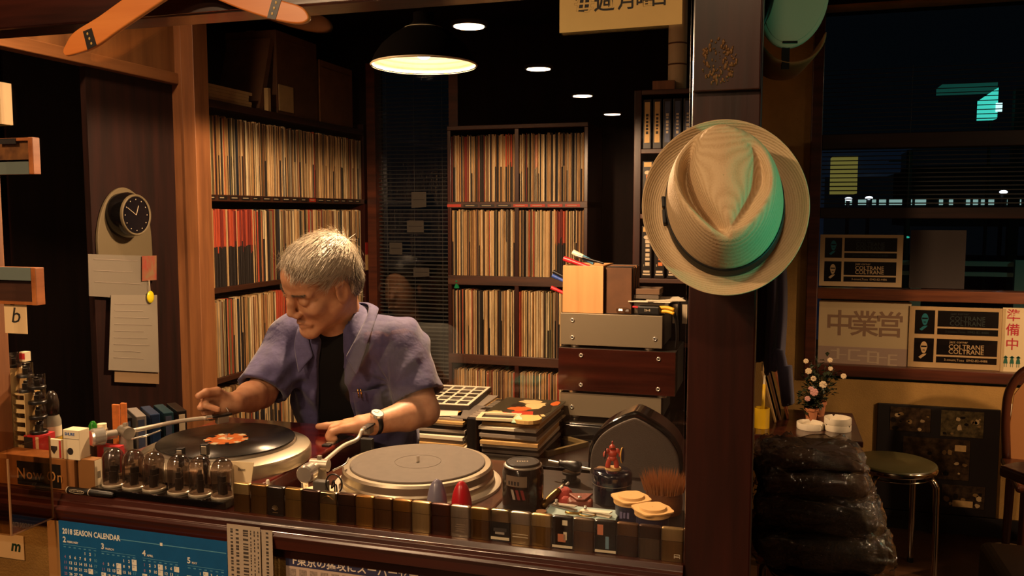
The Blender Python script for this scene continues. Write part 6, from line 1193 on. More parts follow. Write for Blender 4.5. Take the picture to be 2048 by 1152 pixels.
# ------------------------------------------------------------------ posters in the window
CRP = mat('cream poster paper', '#d2b384', .7); PBK = mat('poster black', '#0d090b', .35); TEALI = mat('poster teal ink', '#1f7a8a', .5); GRI = mat('poster dim ink', '#2f3a3a', .5)
def card_sheet(label, corners, y, gloss=False):
    """sheet of two business cards: portrait block, name block, address block"""
    (x0p, y0p), (x1p, y1p), (x2p, y2p), (x3p, y3p) = corners; a, b = at(x0p, y0p, Y=y), at(x2p, y2p, Y=y); x0, x1, z1, z0 = a.x, b.x, a.z, b.z; W, H_ = x1-x0, z1-z0
    t = thing('card_poster', label, 'poster', ((x0+x1)/2, y, z0)); MB().box(x0, x1, y, y+.002, z0, z1).build('sheet', CRP, t, world=True)
    def R_(u0, u1, v0, v1, m, nm, e=.0006): return MB().box(x0+W*u0, x0+W*u1, y-e, y, z1-H_*v1, z1-H_*v0).build(nm, m, t, world=True)
    for k, (v, ink, pin) in enumerate(((.06, GRI, TEALI), (.52, CRP, CRP))):
        R_(.06, .27, v, v+.39, PBK, 'portrait_block'); R_(.30, .93, v, v+.26, PBK, 'name_block'); R_(.30, .93, v+.29, v+.39, PBK, 'address_block')
        cx, cz = x0+W*.165, z1-H_*(v+.15); s_ = H_*.085
        MB().prism([(math.cos(a)*s_*.62*(1 if math.sin(a) > -.2 else .85), math.sin(a)*s_*1.15) for a in [2*math.pi*j/20 for j in range(20)]], 0, .0010, M=on_y(cx, y, cz)).build('portrait_print', pin, t, world=True)
        MB().box(cx-s_*.5, cx+s_*.5, y-.0013, y, cz+s_*.05, cz+s_*.32).box(cx-s_*.2, cx+s_*.2, y-.0013, y, cz-s_*.6, cz-s_*.45).build('portrait_shadow', PBK, t, world=True); MB().prism([(-s_*.5, -s_*2.2), (s_*.3, -s_*1.5), (s_*.5, -s_*1.2), (-s_*.2, -s_*1.3), (-s_*.9, -s_*1.9)], 0, .001, M=on_y(cx, y, cz)).build('portrait_hand', pin, t, world=True)
        zt = lambda f: z1-H_*(v+f)
        txt('jazz corner', on_y(x0+W*.53, y-.0008, zt(.045)), H_*.06, ink, 'lettering', t); txt('COLTRANE', on_y(x0+W*.61, y-.0008, zt(.125)), H_*.105, ink, 'lettering', t, bold=.012, sx=.95); txt('COLTRANE', on_y(x0+W*.61, y-.0008, zt(.205)), H_*.105, ink, 'lettering', t, bold=.012, sx=.95); txt('3-count,Tosu  0942-82-4486', on_y(x0+W*.61, y-.0008, zt(.34)), H_*.055, ink, 'lettering', t)
    if gloss: MB().box(x0, x1, y-.003, y-.0025, z0, z1).build('film', thin_glass('poster film', (.95, .93, .9), .03, .05), t, world=True)
    return t
card_sheet('sheet of two jazz cards on the upper pane', ((1641, 469), (1805, 470), (1803, 575), (1641, 572)), YB+.03)
card_sheet('glossy sheet of two jazz cards on the lower pane', ((1820, 612), (2004, 618), (2006, 742), (1820, 735)), YB+.03, True)
# opening-hours board seen from behind
a, b = at(1639, 600, Y=YB+.035), at(1818, 735, Y=YB+.035); t = thing('opening_board', 'cream sign board with three large brown characters in the lower pane', 'sign', ((a.x+b.x)/2, YB+.035, b.z)); MB().box(a.x, b.x, YB+.035, YB+.04, b.z, a.z).build('board', mat('cream sign board', '#c4ab80', .6), t, world=True)
BRI = mat('brown show-through ink', '#8a6a50', .7); MAUV = mat('mauve strip', '#a58a76', .7); W, H_ = b.x-a.x, a.z-b.z
MB().box(a.x, b.x, YB+.0345, YB+.035, b.z, b.z+H_*.28).build('strip', MAUV, t, world=True)
for k, ch in enumerate('営業中'): txt(ch, face_frame((a.x+W*(.78-.275*k), YB+.0344, b.z+H_*.62), (-1, 0, 0), (0, 0, 1)), H_*.42, BRI, 'character', t, bold=.014, depth=.0001)

SPL = mat('strip pale letter', '#bfa688', .7)
for (u0, u1, v0, v1) in ((.21, .24, .17, .35), (.14, .21, .20, .215), (.14, .21, .34, .352), (.24, .32, .265, .28), (.335, .36, .18, .36), (.36, .47, .18, .20), (.36, .47, .345, .365), (.44, .545, .27, .29), (.545, .57, .19, .385), (.57, .65, .20, .22), (.57, .65, .275, .29), (.57, .65, .37, .388), (.65, .675, .21, .40), (.675, .76, .285, .3), (.77, .795, .235, .42), (.795, .87, .235, .255), (.795, .87, .31, .325), (.795, .87, .40, .42)):
    vv0, vv1 = .30-(v0-.14)*.95-.02, .30-(v1-.14)*.95-.02; MB().box(a.x+W*u0, a.x+W*u1, YB+.0341, YB+.0345, b.z+H_*vv1, b.z+H_*vv0).build('strip_print', SPL, t, world=True)
a, b = at(2006, 615, Y=YB+.03), at(2075, 746, Y=YB+.03); t = thing('closed_sign', 'narrow cream sign with three red characters and little green children', 'sign', ((a.x+b.x)/2, YB+.03, b.z)); W, H_ = .095, a.z-b.z; MB().box(a.x, a.x+W, YB+.028, YB+.032, b.z, a.z).build('board', mat('cream closed sign', '#dcc496', .6), t, world=True); RI = mat('red sign ink', '#b52430', .6); GRK = mat('green figure print', '#1f5a44', .6)
for k, ch in enumerate('準備中'): txt(ch, on_y(a.x+.043, YB+.0275, a.z-H_*(.13+.225*k)), H_*.2, RI, 'character', t, bold=.008)
for k in range(3):
    x, z = a.x+.02+.025*k, b.z+H_*.17; q = MB(); q.prism([(-.009, -.012), (.009, -.012), (.006, .008), (-.006, .008)], 0, .0008, M=on_y(x, YB+.028, z)); q.prism([(.006*math.cos(j*.628), .013+.006*math.sin(j*.628)) for j in range(10)], 0, .0008, M=on_y(x, YB+.028, z)); q.box(x-.005, x-.003, YB+.0272, YB+.028, z-.028, z-.012); q.box(x+.003, x+.005, YB+.0272, YB+.028, z-.028, z-.012); q.prism([(-.011, .014), (.011, .014), (0, .024)], 0, .0008, M=on_y(x, YB+.028, z)); q.build('figure_print', GRK, t, world=True)
# grey notice glued to the outside of the upper pane
a, b = at(1822, 460, Y=YB+.06), at(1928, 578, Y=YB+.06); one('grey_notice', 'faint grey notice on the upper pane beside the card sheet', 'notice', MB().box(a.x, b.x, YB+.06, YB+.062, b.z, a.z), mat('back of a notice', '#332a26', .8))
# slips stuck on the narrow booth window
for k, (x, y, w_, h_, lab_) in enumerate(((831, 453, 34, 24, 'square'), (838, 400, 30, 32, 'torn'), (792, 497, 26, 24, 'small scribbled'), (843, 545, 32, 20, 'low curled'))):
    a, b = at(x-w_/2, y-h_/2, Y=YB+.0), at(x+w_/2, y+h_/2, Y=YB+.0); o = one('paper_slip', lab_+' paper slip on the narrow window between the shelves', 'paper', MB().add([(a.x, YB-.002, b.z), (b.x, YB-.002, b.z+.006*(k % 2)), (b.x, YB-.003, a.z), (a.x, YB-.002, a.z)], [(0, 1, 2, 3)]).box(a.x+.01, b.x-.01, YB-.003, YB-.0025, (a.z+b.z)/2, (a.z+b.z)/2+.003, 1), [mat('dim paper slip', '#3c3630', .8), INKD], solid=.0008)
# ================================================================== boomerang, notices and the clutter at the left end
BOOM = wood('orange varnished wood', '#e08a42', '#cf7632', 'x', .35, .4, 18, .02); DKB = mat('dark decal', '#1a1410', .4)
YB_ = 1.345
def bez(a, b, c, n=10): return [((1-t)**2*Vector(a)+2*t*(1-t)*Vector(b)+t*t*Vector(c)) for t in [i/n for i in range(n+1)]]
def P2(x, y): p = at(x, y, Y=YB_); return Vector((p.x, p.z, 0))
outer_ = [P2(130, 98), P2(150, 66), P2(200, 34), P2(262, -10), P2(330, -52), P2(385, -66), P2(440, -52), P2(500, -20), P2(560, 0), P2(604, 14), P2(620, 34)]
inner_ = [P2(612, 46), P2(588, 48), P2(540, 38), P2(480, 18), P2(420, -6), P2(385, -14), P2(345, -6), P2(300, 22), P2(240, 62), P2(190, 96), P2(140, 112), P2(129, 107)]
bm = thing('boomerang', 'orange varnished boomerang hanging from the lintel', 'boomerang', (outer_[5].x, YB_, outer_[5].y)); L_ = [(p.x, p.y) for p in catmull(outer_+inner_, 4)]
MB().prism(L_, -YB_-.005, -YB_+.005, M=PF).build('wing', BOOM, bm, world=True, bevel=.004, seg=3)
for k, (a, b, c, d) in enumerate((((166, 63), (183, 56), (193, 90), (175, 100)), ((546, -8), (563, -2), (551, 39), (534, 36)))):
    pts = [at(x, y, Y=YB_-.0055) for (x, y) in (a, b, c, d)]; MB().add(pts, [(0, 1, 2, 3)]).build('decal_band', DKB, bm, world=True, solid=.0006)
    m = (pts[0]+pts[1]+pts[2]+pts[3])/4; 
    for j in range(3): MB().ball((m.x+.004*(j-1)*(1 if k else -1), YB_-.0062, m.z+.009*(j-1)), (.0022, .0006, .0028), 7).build('decal_mark', mat('gold decal', '#c8a050', .4), bm, world=True)
MB().cyl((outer_[5].x, YB_-.0, outer_[5].y-.02), (outer_[5].x, 1.386, outer_[5].y-.02), .003).build('hanging_pin', STEEL, bm, world=True)
# paper sign at the top
a, b = at(1119, 66, Y=1.372), at(1364, 48, Y=1.372); t = thing('paper_sign', 'cream paper sign with brushed black characters hanging from the lintel', 'sign', ((a.x+b.x)/2, 1.372, min(a.z, b.z)))
pts = [a, b, Vector((b.x, 1.372, 1.95)), Vector((a.x, 1.372, 1.95))]; MB().add(pts, [(0, 1, 2, 3)]).build('paper', mat('cream sign paper', '#c9a868', .8, var=.05, vscale=10), t, world=True, solid=.001)
rt2 = (b-a).normalized(); INKB = mat('brush ink', '#120d0a', .7)
for k, ch in enumerate('毎週 月曜日'):
    if ch != ' ': p = at([1168, 1208, 0, 1254, 1290, 1318][k], [8, 5, 0, 3, -2, -4][k], Y=1.3712); txt(ch, face_frame(p, rt2, (0, 0, 1)), .034 if k < 2 else .03, INKB, 'brush_character', t, bold=.012)
# ------------------------------------------------------------------ notices under the sill
YW = 1.3765
def wz(x, y, Y=YW): return at(x, y, Y=Y)
a = wz(118, 1040); b = wz(455, 1079); zt, x0, x1 = a.z, a.x, b.x; CB = mat('calendar blue', '#0d4f80', .45, var=.06, vscale=30); CW = mat('calendar white', '#d9d4c4', .6); CDIM = mat('calendar dim print', '#4f8aa6', .6); CRD = mat('calendar mauve print', '#8a6a8a', .6)
t = thing('wall_calendar', 'blue season calendar pinned under the sill', 'calendar', ((x0+x1)/2, YW, zt-.28)); MB().box(x0, x1, YW-.002, YW, zt-.28, zt).build('sheet', CB, t, world=True)
W = x1-x0; YT = YW-.0022; s_ = W/337.0
def cx_(u): return x0+u*s_
def cz_(v): return zt-v*s_
txt('2018 SEASON CALENDAR', on_y(cx_(8), YT, cz_(18)), 13.5*s_, CW, 'title', t, bold=.02, sx=.78, align='LEFT')
MB().box(cx_(115), cx_(335), YT-.0001, YT+.0002, cz_(20), cz_(18.6)).build('legend_line', CDIM, t, world=True); MB().box(cx_(208), cx_(213), YT-.0002, YT+.0002, cz_(21), cz_(16)).build('legend_mark', CW, t, world=True)
def month(u, v, num, name, first, days, marks):
    txt(str(num), on_y(cx_(u), YT, cz_(v)), 14*s_, CW, 'month_number', t, bold=.02, align='LEFT'); txt(name, on_y(cx_(u+9), YT, cz_(v+3)), 5*s_, CW, 'month_name', t, bold=.01, align='LEFT'); MB().box(cx_(u), cx_(u+70), YT-.0001, YT+.0002, cz_(v+8.6), cz_(v+8)).build('month_rule', CDIM, t, world=True)
    for c in range(7): MB().box(cx_(u+1+c*10.6), cx_(u+6+c*10.6), YT-.0001, YT+.0002, cz_(v+13), cz_(v+11.5)).build('weekday_mark', CDIM, t, world=True)
    for d in range(1, days+1):
        k = first+d-1; c, r = k % 7, k//7; X_, Z_ = cx_(u+3.5+c*10.6), cz_(v+20+r*10)
        if d in marks: MB().box(X_-4.8*s_, X_+4.8*s_, YT-.0001, YT+.0002, Z_-4.5*s_, Z_+4.5*s_).build('match_day', CW, t, world=True); txt(str(d), on_y(X_-2*s_, YT-.0002, Z_+1.5*s_), 4*s_, CB, 'match_number', t)
        else: txt(str(d), on_y(X_, YT, Z_), 7*s_, CRD if c == 0 else CDIM if c == 6 else CW, 'day_numbers_'+('sunday' if c == 0 else 'saturday' if c == 6 else 'weekday'), t, bold=.02)
month(8, 33, 2, 'FEBRUARY', 4, 28, (23,)); month(88, 36, 3, 'MARCH', 4, 31, (3, 7, 10, 14, 18, 31)); month(172, 38, 4, 'APRIL', 0, 30, (4, 7, 11, 15, 18, 21, 25, 28)); month(260, 40, 5, 'MAY', 2, 31, (2, 6, 9, 13, 16, 20)); month(8, 108, 6, 'JUNE', 5, 30, (2, 6, 9)); month(88, 112, 7, 'JULY', 0, 31, (11, 18, 22))
a = wz(100, 1150); MB().box(a.x, x0, YW-.0012, YW, zt-.28, zt-.002).build('backing_board', mat('tan backing card', '#a87c48', .8), t, world=True)
a, b = wz(456, 1046), wz(546, 1056); xa, xb = a.x, b.x; t = thing('schedule_sheet', 'grey printed timetable strips hanging beside the calendar', 'paper', ((xa+xb)/2, YW, a.z-.2)); GP = mat('grey newsprint', '#a3927e', .8, var=.05, vscale=40)
for k, (u0, u1) in enumerate(((0, .74), (.76, 1))): MB().box(xa+(xb-xa)*u0, xa+(xb-xa)*u1, YW-.004+.001*k, YW-.003+.001*k, a.z-.2, a.z-.004*k).build('strip', GP, t, world=True)
PI = mat('newsprint ink', '#3a322c', .8)
for k, (u, w_) in enumerate(((.08, .05), (.2, .06), (.36, .11), (.52, .02), (.6, .02), (.68, .02), (.86, .05))):
    z = a.z-.008
    while z > a.z-.12:
        l = rnd.uniform(.002, .005); MB().box(xa+(xb-xa)*u, xa+(xb-xa)*(u+w_), YW-.0046+.001*(k == 6), YW-.004+.001*(k == 6), z-l, z).build('print_block', PI, t, world=True); z -= l+rnd.uniform(.0012, .006)
YW = 1.409
a, b = wz(553, 1101), wz(930, 1148); t = thing('newspaper_clipping', 'newspaper clipping with a white on navy headline under the sill', 'newspaper', ((a.x+b.x)/2, YW, a.z-.15)); MB().box(a.x, b.x, YW-.0015, YW, a.z-.15, a.z).build('page', mat('pinkish newsprint', '#b7a090', .8), t, world=True)
NV = mat('navy headline band', '#2a2a4a', .7); NW = mat('headline white', '#d6c6b4', .8); hw = b.x-a.x; MB().box(a.x, a.x+hw*.93, YW-.0019, YW-.0015, a.z-.041, a.z-.018).build('headline_band', NV, t, world=True); txt('F東京の猛攻にスーパーセーブ連発', on_y(a.x+hw*.47, YW-.0021, a.z-.0295), .0215, NW, 'headline', t, bold=.015, sx=.98)
for k in range(9): x = a.x+.01+k*hw/9.4; MB().box(x, x+hw/12, YW-.0019, YW-.0015, a.z-.012, a.z-.0105).build('small_print', PI, t, world=True)
for k in range(16): x = a.x+.006+k*hw/16.5; MB().box(x, x+hw/24, YW-.0019, YW-.0015, a.z-.14, a.z-.046).build('text_column', mat('newsprint column', '#8f7d70', .8, var=.3, vscale=300), t, world=True)
a, b = wz(-30, 1076), wz(25, 1132); t = thing('name_card', 'cream card with dark green lettering low at the frame edge', 'card', ((a.x+b.x)/2, YW, b.z)); MB().box(a.x, b.x, YW-.002, YW, b.z, a.z).build('card', CRP, t, world=True); p = wz(4, 1103); txt('m', on_y(p.x+.004, YW-.0024, p.z), .034, mat('dark green ink', '#10301c', .6), 'lettering', t, bold=.03, shear=.2)
# clear acrylic leaflet box on the outside of the sill
ACR = thin_glass('clear acrylic', (.90, .84, .76), .02, .06); ACE = mat('acrylic edge', '#8f6a48', .2)
X_ = at(104, 950, Y=1.372).x; yn = at(20, 1000, X=X_).y; zb, zt = at(104, 1036, Y=1.372).z, at(104, 872, Y=1.372).z; t = thing('acrylic_box', 'clear acrylic leaflet box fixed outside the sill', 'box', (X_-.1, (yn+1.372)/2, zb))
for (bx, nm) in (((X_-.003, X_, yn, 1.372, zb, zt), 'side_panel'), ((X_-.25, X_, yn, yn+.003, zb, zt-.02), 'front_panel'), ((X_-.25, X_, yn, 1.372, zb, zb+.003), 'bottom_panel'), ((X_-.25, X_, 1.369, 1.372, zb, zt), 'back_panel')): MB().box(*bx).build(nm, ACR, t, world=True)
MB().box(X_-.003, X_+.0002, yn-.0008, yn+.002, zb, zt-.02).box(X_-.003, X_+.0004, yn, 1.372, zb, zb+.002).box(X_-.003, X_+.0004, 1.370, 1.3722, zb, zt).build('edge', ACE, t, world=True)
# wooden display boxes and cards fixed to the post at the edge of the frame
def ledge_box(label, px_f, px_b, y_t, y_b, picture):
    x = at(px_b, (y_t+y_b)/2, Y=1.40).x; yf = at(px_f, (y_t+y_b)/2, X=x).y; z1, z0 = at(px_f, y_t, Y=yf).z, at(px_f, y_b, Y=yf).z; t = thing('display_box', label, 'box', (x-.06, (yf+1.4)/2, z0)); GB = mat('grey blue edge', '#5c6660', .6); WB_ = wood('orange box wood', '#a8622e', '#84481e', 'y', .5, .1)
    MB().box(x-.012, x, yf, 1.3995, z0, z1).build('side_board', WB_, t, world=True, bevel=.001); MB().box(x-.2, x-.012, yf+.004, 1.3995, z0, z0+.006).build('base_board', WB_, t, world=True); MB().box(x-.2, x-.012, yf+.004, 1.3995, z1-.006, z1).build('top_board', WB_, t, world=True)
    if picture: MB().box(x-.2, x-.013, yf+.012, yf+.016, z0+.03, z1-.008).build('picture', mat('brown picture', '#8a5a2c', .5, c2='#3a1e0e', vscale=14), t, world=True); MB().box(x-.2, x-.012, yf, yf+.01, z0, z0+.025).build('front_lip', GB, t, world=True); MB().box(x-.09, x-.045, yf+.002, yf+.004, z1-.012, z1-.001).build('label', INKD, t, world=True)
    else: MB().box(x-.2, x-.012, yf, yf+.01, z1-.026, z1).build('front_lip', GB, t, world=True); MB().box(x-.2, x-.013, yf+.01, yf+.014, z0+.006, z1-.026).build('panel', WOODDKX, t, world=True)
ledge_box('wooden display box with a brown picture at the frame edge', 66, 81, 274, 348, True); ledge_box('lower wooden display box with a grey edge above the letter card', 72, 90, 536, 611, False)
a, b = at(8, 600, Y=1.39), at(55, 668, Y=1.39); t = thing('letter_card', 'cream card with a handwritten letter b on the post', 'card', ((a.x+b.x)/2, 1.39, b.z)); MB().box(a.x, b.x, 1.389, 1.391, b.z, a.z).build('card', CRP, t, world=True); p = at(30, 632, Y=1.388); txt('b', on_y(p.x, 1.3886, p.z), .046, INKB, 'letter', t, shear=.2, sx=1.1); MB().box(p.x-.011, p.x-.001, 1.3883, 1.389, p.z+.022, p.z+.0245).build('stroke', INKB, t, world=True)
MB().box(a.x+.01, b.x-.01, 1.391, 1.4005, b.z+.01, a.z-.01).build('mount', BLK, t, world=True)
a, b = at(-20, 166, Y=1.385), at(14, 250, Y=1.385); one('green_book', 'green book with cream edges at the top left frame edge', 'book', MB().box(a.x, b.x-.004, 1.37, 1.40, b.z, a.z).box(b.x-.004, b.x, 1.372, 1.40, b.z+.001, a.z-.001, 1), [mat('green book cloth', '#3f5a2c', .7), CRP])
# ------------------------------------------------------------------ boxes and cases at the left end of the sill
ZL = .8805; WB = mat('white carton', '#d8c7a6', .6); REDC = mat('red carton', '#b0262a', .5); GRC = mat('grey carton', '#77706a', .6)
def pbox(name, label, pxl, pxm, pxr, yt, yb, Yf, m, zb=None, cat='box'):
    """carton whose front face spans pxl..pxm and whose right side recedes to pxr"""
    xl, xr = at(pxl, yb, Y=Yf).x, at(pxm, yb, Y=Yf).x; zt = at(pxm, yt, Y=Yf).z; zb = at(pxm, yb, Y=Yf).z if zb is None else zb; yb_ = at(pxr, yb, X=xr).y; t = thing(name, label, cat, ((xl+xr)/2, (Yf+yb_)/2, zb)); MB().box(xl, xr, Yf, yb_, zb, zt).build('carton', m, t, world=True, bevel=.001); return t, xl, xr, zb, zt, yb_
xs0, xs1 = at(-40, 950, Y=1.41).x, at(148, 950, Y=1.41).x; zs = at(140, 921, Y=1.41).z
t = thing('now_on_sign', 'wooden block sign lettered Now On in chalk colours', 'sign', ((xs0+xs1)/2, 1.43, ZL)); SW_ = wood('tan sign wood', '#9a6636', '#7d4e26', 'z', .5)
xi = at(121, 950, Y=1.41).x; xj = at(35, 950, Y=1.41).x; MB().box(xs0, xs1, 1.411, 1.46, ZL, zs).build('block', SW_, t, world=True, bevel=.001); MB().box(xj, xi, 1.4095, 1.411, ZL+.004, zs-.012).build('slate', mat('black slate', '#0e0b0a', .5), t, world=True)
cz = (ZL+zs)/2; txt('Now On', on_y(xj+(xi-xj)*.52, 1.4092, cz-.006), .033, mat('gold chalk', '#c08a4a', .7), 'lettering', t, sx=.95, space=1.1)
zs += .0005
t, xl, xr, zb, zt, yb_ = pbox('brown_parcel', 'small brown box with a white barcode side beside the sign', 158, 190, 207, 921, 980, 1.415, mat('brown box card', '#7d5226', .6), ZL); MB().box(xr, xr+.0006, 1.417, yb_-.001, zb+.004, zt-.002).build('barcode_label', WB, t, world=True)
for k in range(6): MB().box(xr+.0006, xr+.001, 1.423, yb_-.006, zb+.03+k*.0025, zb+.031+k*.0025).build('barcode_bar', INKD, t, world=True)
t, xl, xr, zb, zt, yb_ = pbox('cartridge_box', 'white cartridge box with a blue name and a black dot', 128, 160, 181, 862, 919, 1.413, WB, zs); txt('SHURE', on_y((xl+xr)/2-.003, 1.4126, zt-.009), .0085, mat('blue box print', '#2a5a9a', .6), 'box_print', t, bold=.02); MB().prism([(.0075*math.cos(a), .0075*math.sin(a)) for a in [k*math.pi/10 for k in range(20)]], 0, .0005, M=on_y((xl+xr)/2-.003, 1.413, zb+.018)).build('dot', INKD, t, world=True); MB().box(xl, xr, 1.4125, 1.413, zt-.019, zt-.0185).build('rule', INKD, t, world=True)
t, xl, xr, zb, zt, yb_ = pbox('audio_box', 'small white box with a black diamond and red stripe', 100, 124, 129, 880, 919, 1.413, WB, zs); MB().box(xr-.006, xr-.001, 1.4124, 1.413, zb+.002, zt-.002).build('stripe', REDC, t, world=True); MB().prism([(-.009, 0), (0, -.011), (.009, 0), (.009, .006), (-.009, .006)], 0, .0006, M=on_y((xl+xr)/2-.004, 1.413, zb+.02)).build('diamond', INKD, t, world=True)
pbox('grey_box', 'grey box behind the white cartridge box', 172, 182, 212, 868, 920, 1.475, GRC, ZL); t, xl, xr, zb, zt, yb_ = pbox('red_box', 'red and silver flat box behind the first smoky dome', 195, 240, 250, 893, 925, 1.475, REDC, ZL); MB().box(xl+.018, xr, 1.4745, 1.475, zb+.006, zt-.004).build('silver_patch', GRC, t, world=True)
xg = at(190, 850, Y=1.50).x; zg = at(190, 866, Y=1.50).z
t = thing('storage_block', 'low dark wooden block carrying small bottles behind the cartons', 'block', (xg, 1.50, ZL)); MB().box(at(150, 880, Y=1.5).x, at(210, 880, Y=1.5).x, 1.484, 1.503, ZL, zg).build('block', WOODDKX, t, world=True)
t = thing('green_bottle', 'tiny green glass bottle behind the white cartridge box', 'bottle', (xg, 1.494, zg)); MB().lathe([(.001, 0), (.0085, 0), (.009, .003), (.009, .018), (.006, .024), (.004, .027), (.001, .028)], 18, o=(0, 0, .0003)).build('bottle', mat('green glass', '#1f6a1c', .1), t, smooth=True)
t = thing('silver_canister', 'little silver canister with a white cap beside the green bottle', 'canister', (xg+.024, 1.494, zg)); MB().cyl((0, 0, .0003), (0, 0, .013), .0115, n=20).build('canister', SILV, t, smooth=True, angle=.6); MB().cyl((0, 0, .013), (0, 0, .024), .0095, n=20).build('cap', WB, t, smooth=True, angle=.6)
ORB = mat('orange carton', '#c06a2c', .6, var=.2, vscale=60)
for k, (a_, b_, c_) in enumerate(((225, 238, 242), (242, 252, 256))):
    t, xl, xr, zb, zt, yb_ = pbox('orange_carton', ['orange lettered slim carton before the tonearm', 'second orange slim carton beside it, nearer the record'][k], a_, b_, c_, 810-3*k, 858, 1.565, ORB, .902+.0005); MB().box(xl+.001, xr-.001, 1.5645, 1.565, zb+.02, zb+.03).build('print', [PALEI, REDC][k], t, world=True)
# tapes standing behind the record deck
for k, (nm, m) in enumerate((('black', CASE), ('silver grey', GRC), ('blue', mat('blue tape', '#162a48', .35)), ('teal', mat('teal tape', '#12303a', .35)), ('black lettered', CASE))):
    x = -1.665+.021*k; y = 1.88+.028*k; t = thing('tape_case', f'{nm} tape case in the short row behind the tonearm', 'tape case', (x, y, .7455), 0, 'tape cases in the short row behind the tonearm'); q = MB(); q.T = Matrix.Translation((x, y, .7455)) @ rotz(.9); q.box(-.013, .013, -.06, .06, 0, .175); q.build('case', m, t, world=True, bevel=.002)
    q = MB(); q.T = Matrix.Translation((x, y, .7455)) @ rotz(.9); q.box(-.008, .008, -.0606, -.06, .05, .165); q.build('spine_label', m if k == 2 else PALEI if k == 4 else BLU, t, world=True)
# stacked clear cartridge pots on the beige parts rack
PCL = thin_glass('clear pot plastic', (.86, .80, .72), .02, .08); BEI = mat('beige plastic', '#b89c6a', .5)
xr1, xr2 = at(10, 800, Y=1.475).x, at(57, 800, Y=1.475).x; zr1, zr2 = at(30, 737, Y=1.475).z, at(45, 786, Y=1.475).z; t = thing('parts_rack', 'beige plastic rack of small open trays at the frame edge', 'rack', ((xr1+xr2)/2, 1.49, ZL)); xm = (xr1+xr2)/2-.004
for (xa, xb, zt_) in ((xr1, xm, zr1), (xm+.001, xr2, zr2)):
    MB().box(xa, xa+.002, 1.465, 1.51, ZL, zt_).box(xb-.002, xb, 1.465, 1.51, ZL, zt_).box(xa, xb, 1.508, 1.51, ZL, zt_).build('frame', BEI, t, world=True); n_ = int((zt_-ZL)/.019)
    for k in range(n_+1): z = ZL+(zt_-ZL-.003)*k/n_; MB().box(xa+.002, xb-.002, 1.465, 1.508, z, z+.003).build('tray', BEI, t, world=True)
    for k in range(n_): z = ZL+(zt_-ZL-.003)*k/n_; MB().box(xa+.002, xb-.002, 1.466, 1.468, z+.003, z+.009).build('tray_lip', BEI, t, world=True)
def pot(label, x, y, z, r=.0175, h=.032):
    t = thing('cartridge_pot', label, 'pot', (x, y, z), 0, 'stacked clear cartridge pots'); MB().lathe([(.001, 0), (r*1.06, 0), (r*1.06, .005), (r, .0065), (.001, .0065)], 26).build('base', BLK, t, smooth=True, angle=.6); MB().lathe([(r*.97, .0065), (r*.97, h-.001), (r*.9, h), (.001, h)], 26, cap=False).build('cover', PCL, t, smooth=True, angle=.9)
    q = MB(); q.T = rotz(rnd.uniform(0, 3)); q.box(-.007, .007, -.005, .005, .0065, .02).box(-.003, .010, -.004, .004, .02, .025); q.build('cartridge', BLK, t, bevel=.001)
xA = at(28, 700, Y=1.487).x
pot('topmost clear cartridge pot on the tall column of the beige rack', xA-.008, 1.488, zr1+.0004, .0175, .034); q = one('small_red_box', 'small red and white box beside the topmost pot', 'box', MB().box(xA+.0115, xA+.027, 1.489, 1.505, zr2+.067, zr2+.088).box(xA+.0113, xA+.0272, 1.4885, 1.489, zr2+.072, zr2+.085, 1), [WB, REDC])
xB = (xm+xr2)/2; pot('upper clear pot of the pair on the short column of the rack', xB, 1.487, zr2+.0336, .0165); pot('lower clear pot of the pair on the short column of the rack', xB, 1.487, zr2+.0004, .0165)
xC = at(75, 800, Y=1.487).x; zC = at(75, 866, Y=1.487).z; t = thing('cartridge_carton', 'red and black carton carrying the stack of four pots', 'box', (xC, 1.487, ZL)); MB().box(xC-.02, xC+.021, 1.465, 1.51, ZL, zC).build('carton', REDC, t, world=True, bevel=.001); MB().box(xC-.0195, xC+.004, 1.4644, 1.465, ZL+.03, zC-.004).build('print', INKD, t, world=True); MB().box(xC+.0125, xC+.0205, 1.4644, 1.465, ZL+.03, zC-.002).build('print', WB, t, world=True)
for k in range(4): pot(['lowest', 'second', 'third', 'topmost'][k]+' clear pot of the stack of four on the red carton', xC, 1.487, zC+.0004+k*.0334, .0175, .0325)
xD = at(104, 830, Y=1.53).x; t = thing('cleaner_bottle', 'clear cleaner bottle with a dark domed cap and yellow label', 'bottle', (xD, 1.53, ZL)); zt = at(104, 782, Y=1.53).z-ZL; MB().lathe([(.001, 0), (.0175, 0), (.0185, .003), (.0185, zt*.62), (.014, zt*.7), (.001, zt*.7)], 26).build('bottle', mat('cloudy plastic', '#8a8474', .3), t, smooth=True, angle=.7); MB().lathe([(.015, zt*.7), (.0155, zt*.85), (.012, zt*.95), (.005, zt), (.001, zt)], 24).build('cap', mat('smoky cap', '#2e2620', .2), t, smooth=True); MB().lathe([(.0188, zt*.2), (.0188, zt*.42)], 26, cap=False).build('label', mat('yellow bottle label', '#b08a1c', .5), t, smooth=True); MB().lathe([(.0188, zt*.43), (.0188, zt*.56)], 26, cap=False).build('label', WB, t, smooth=True)
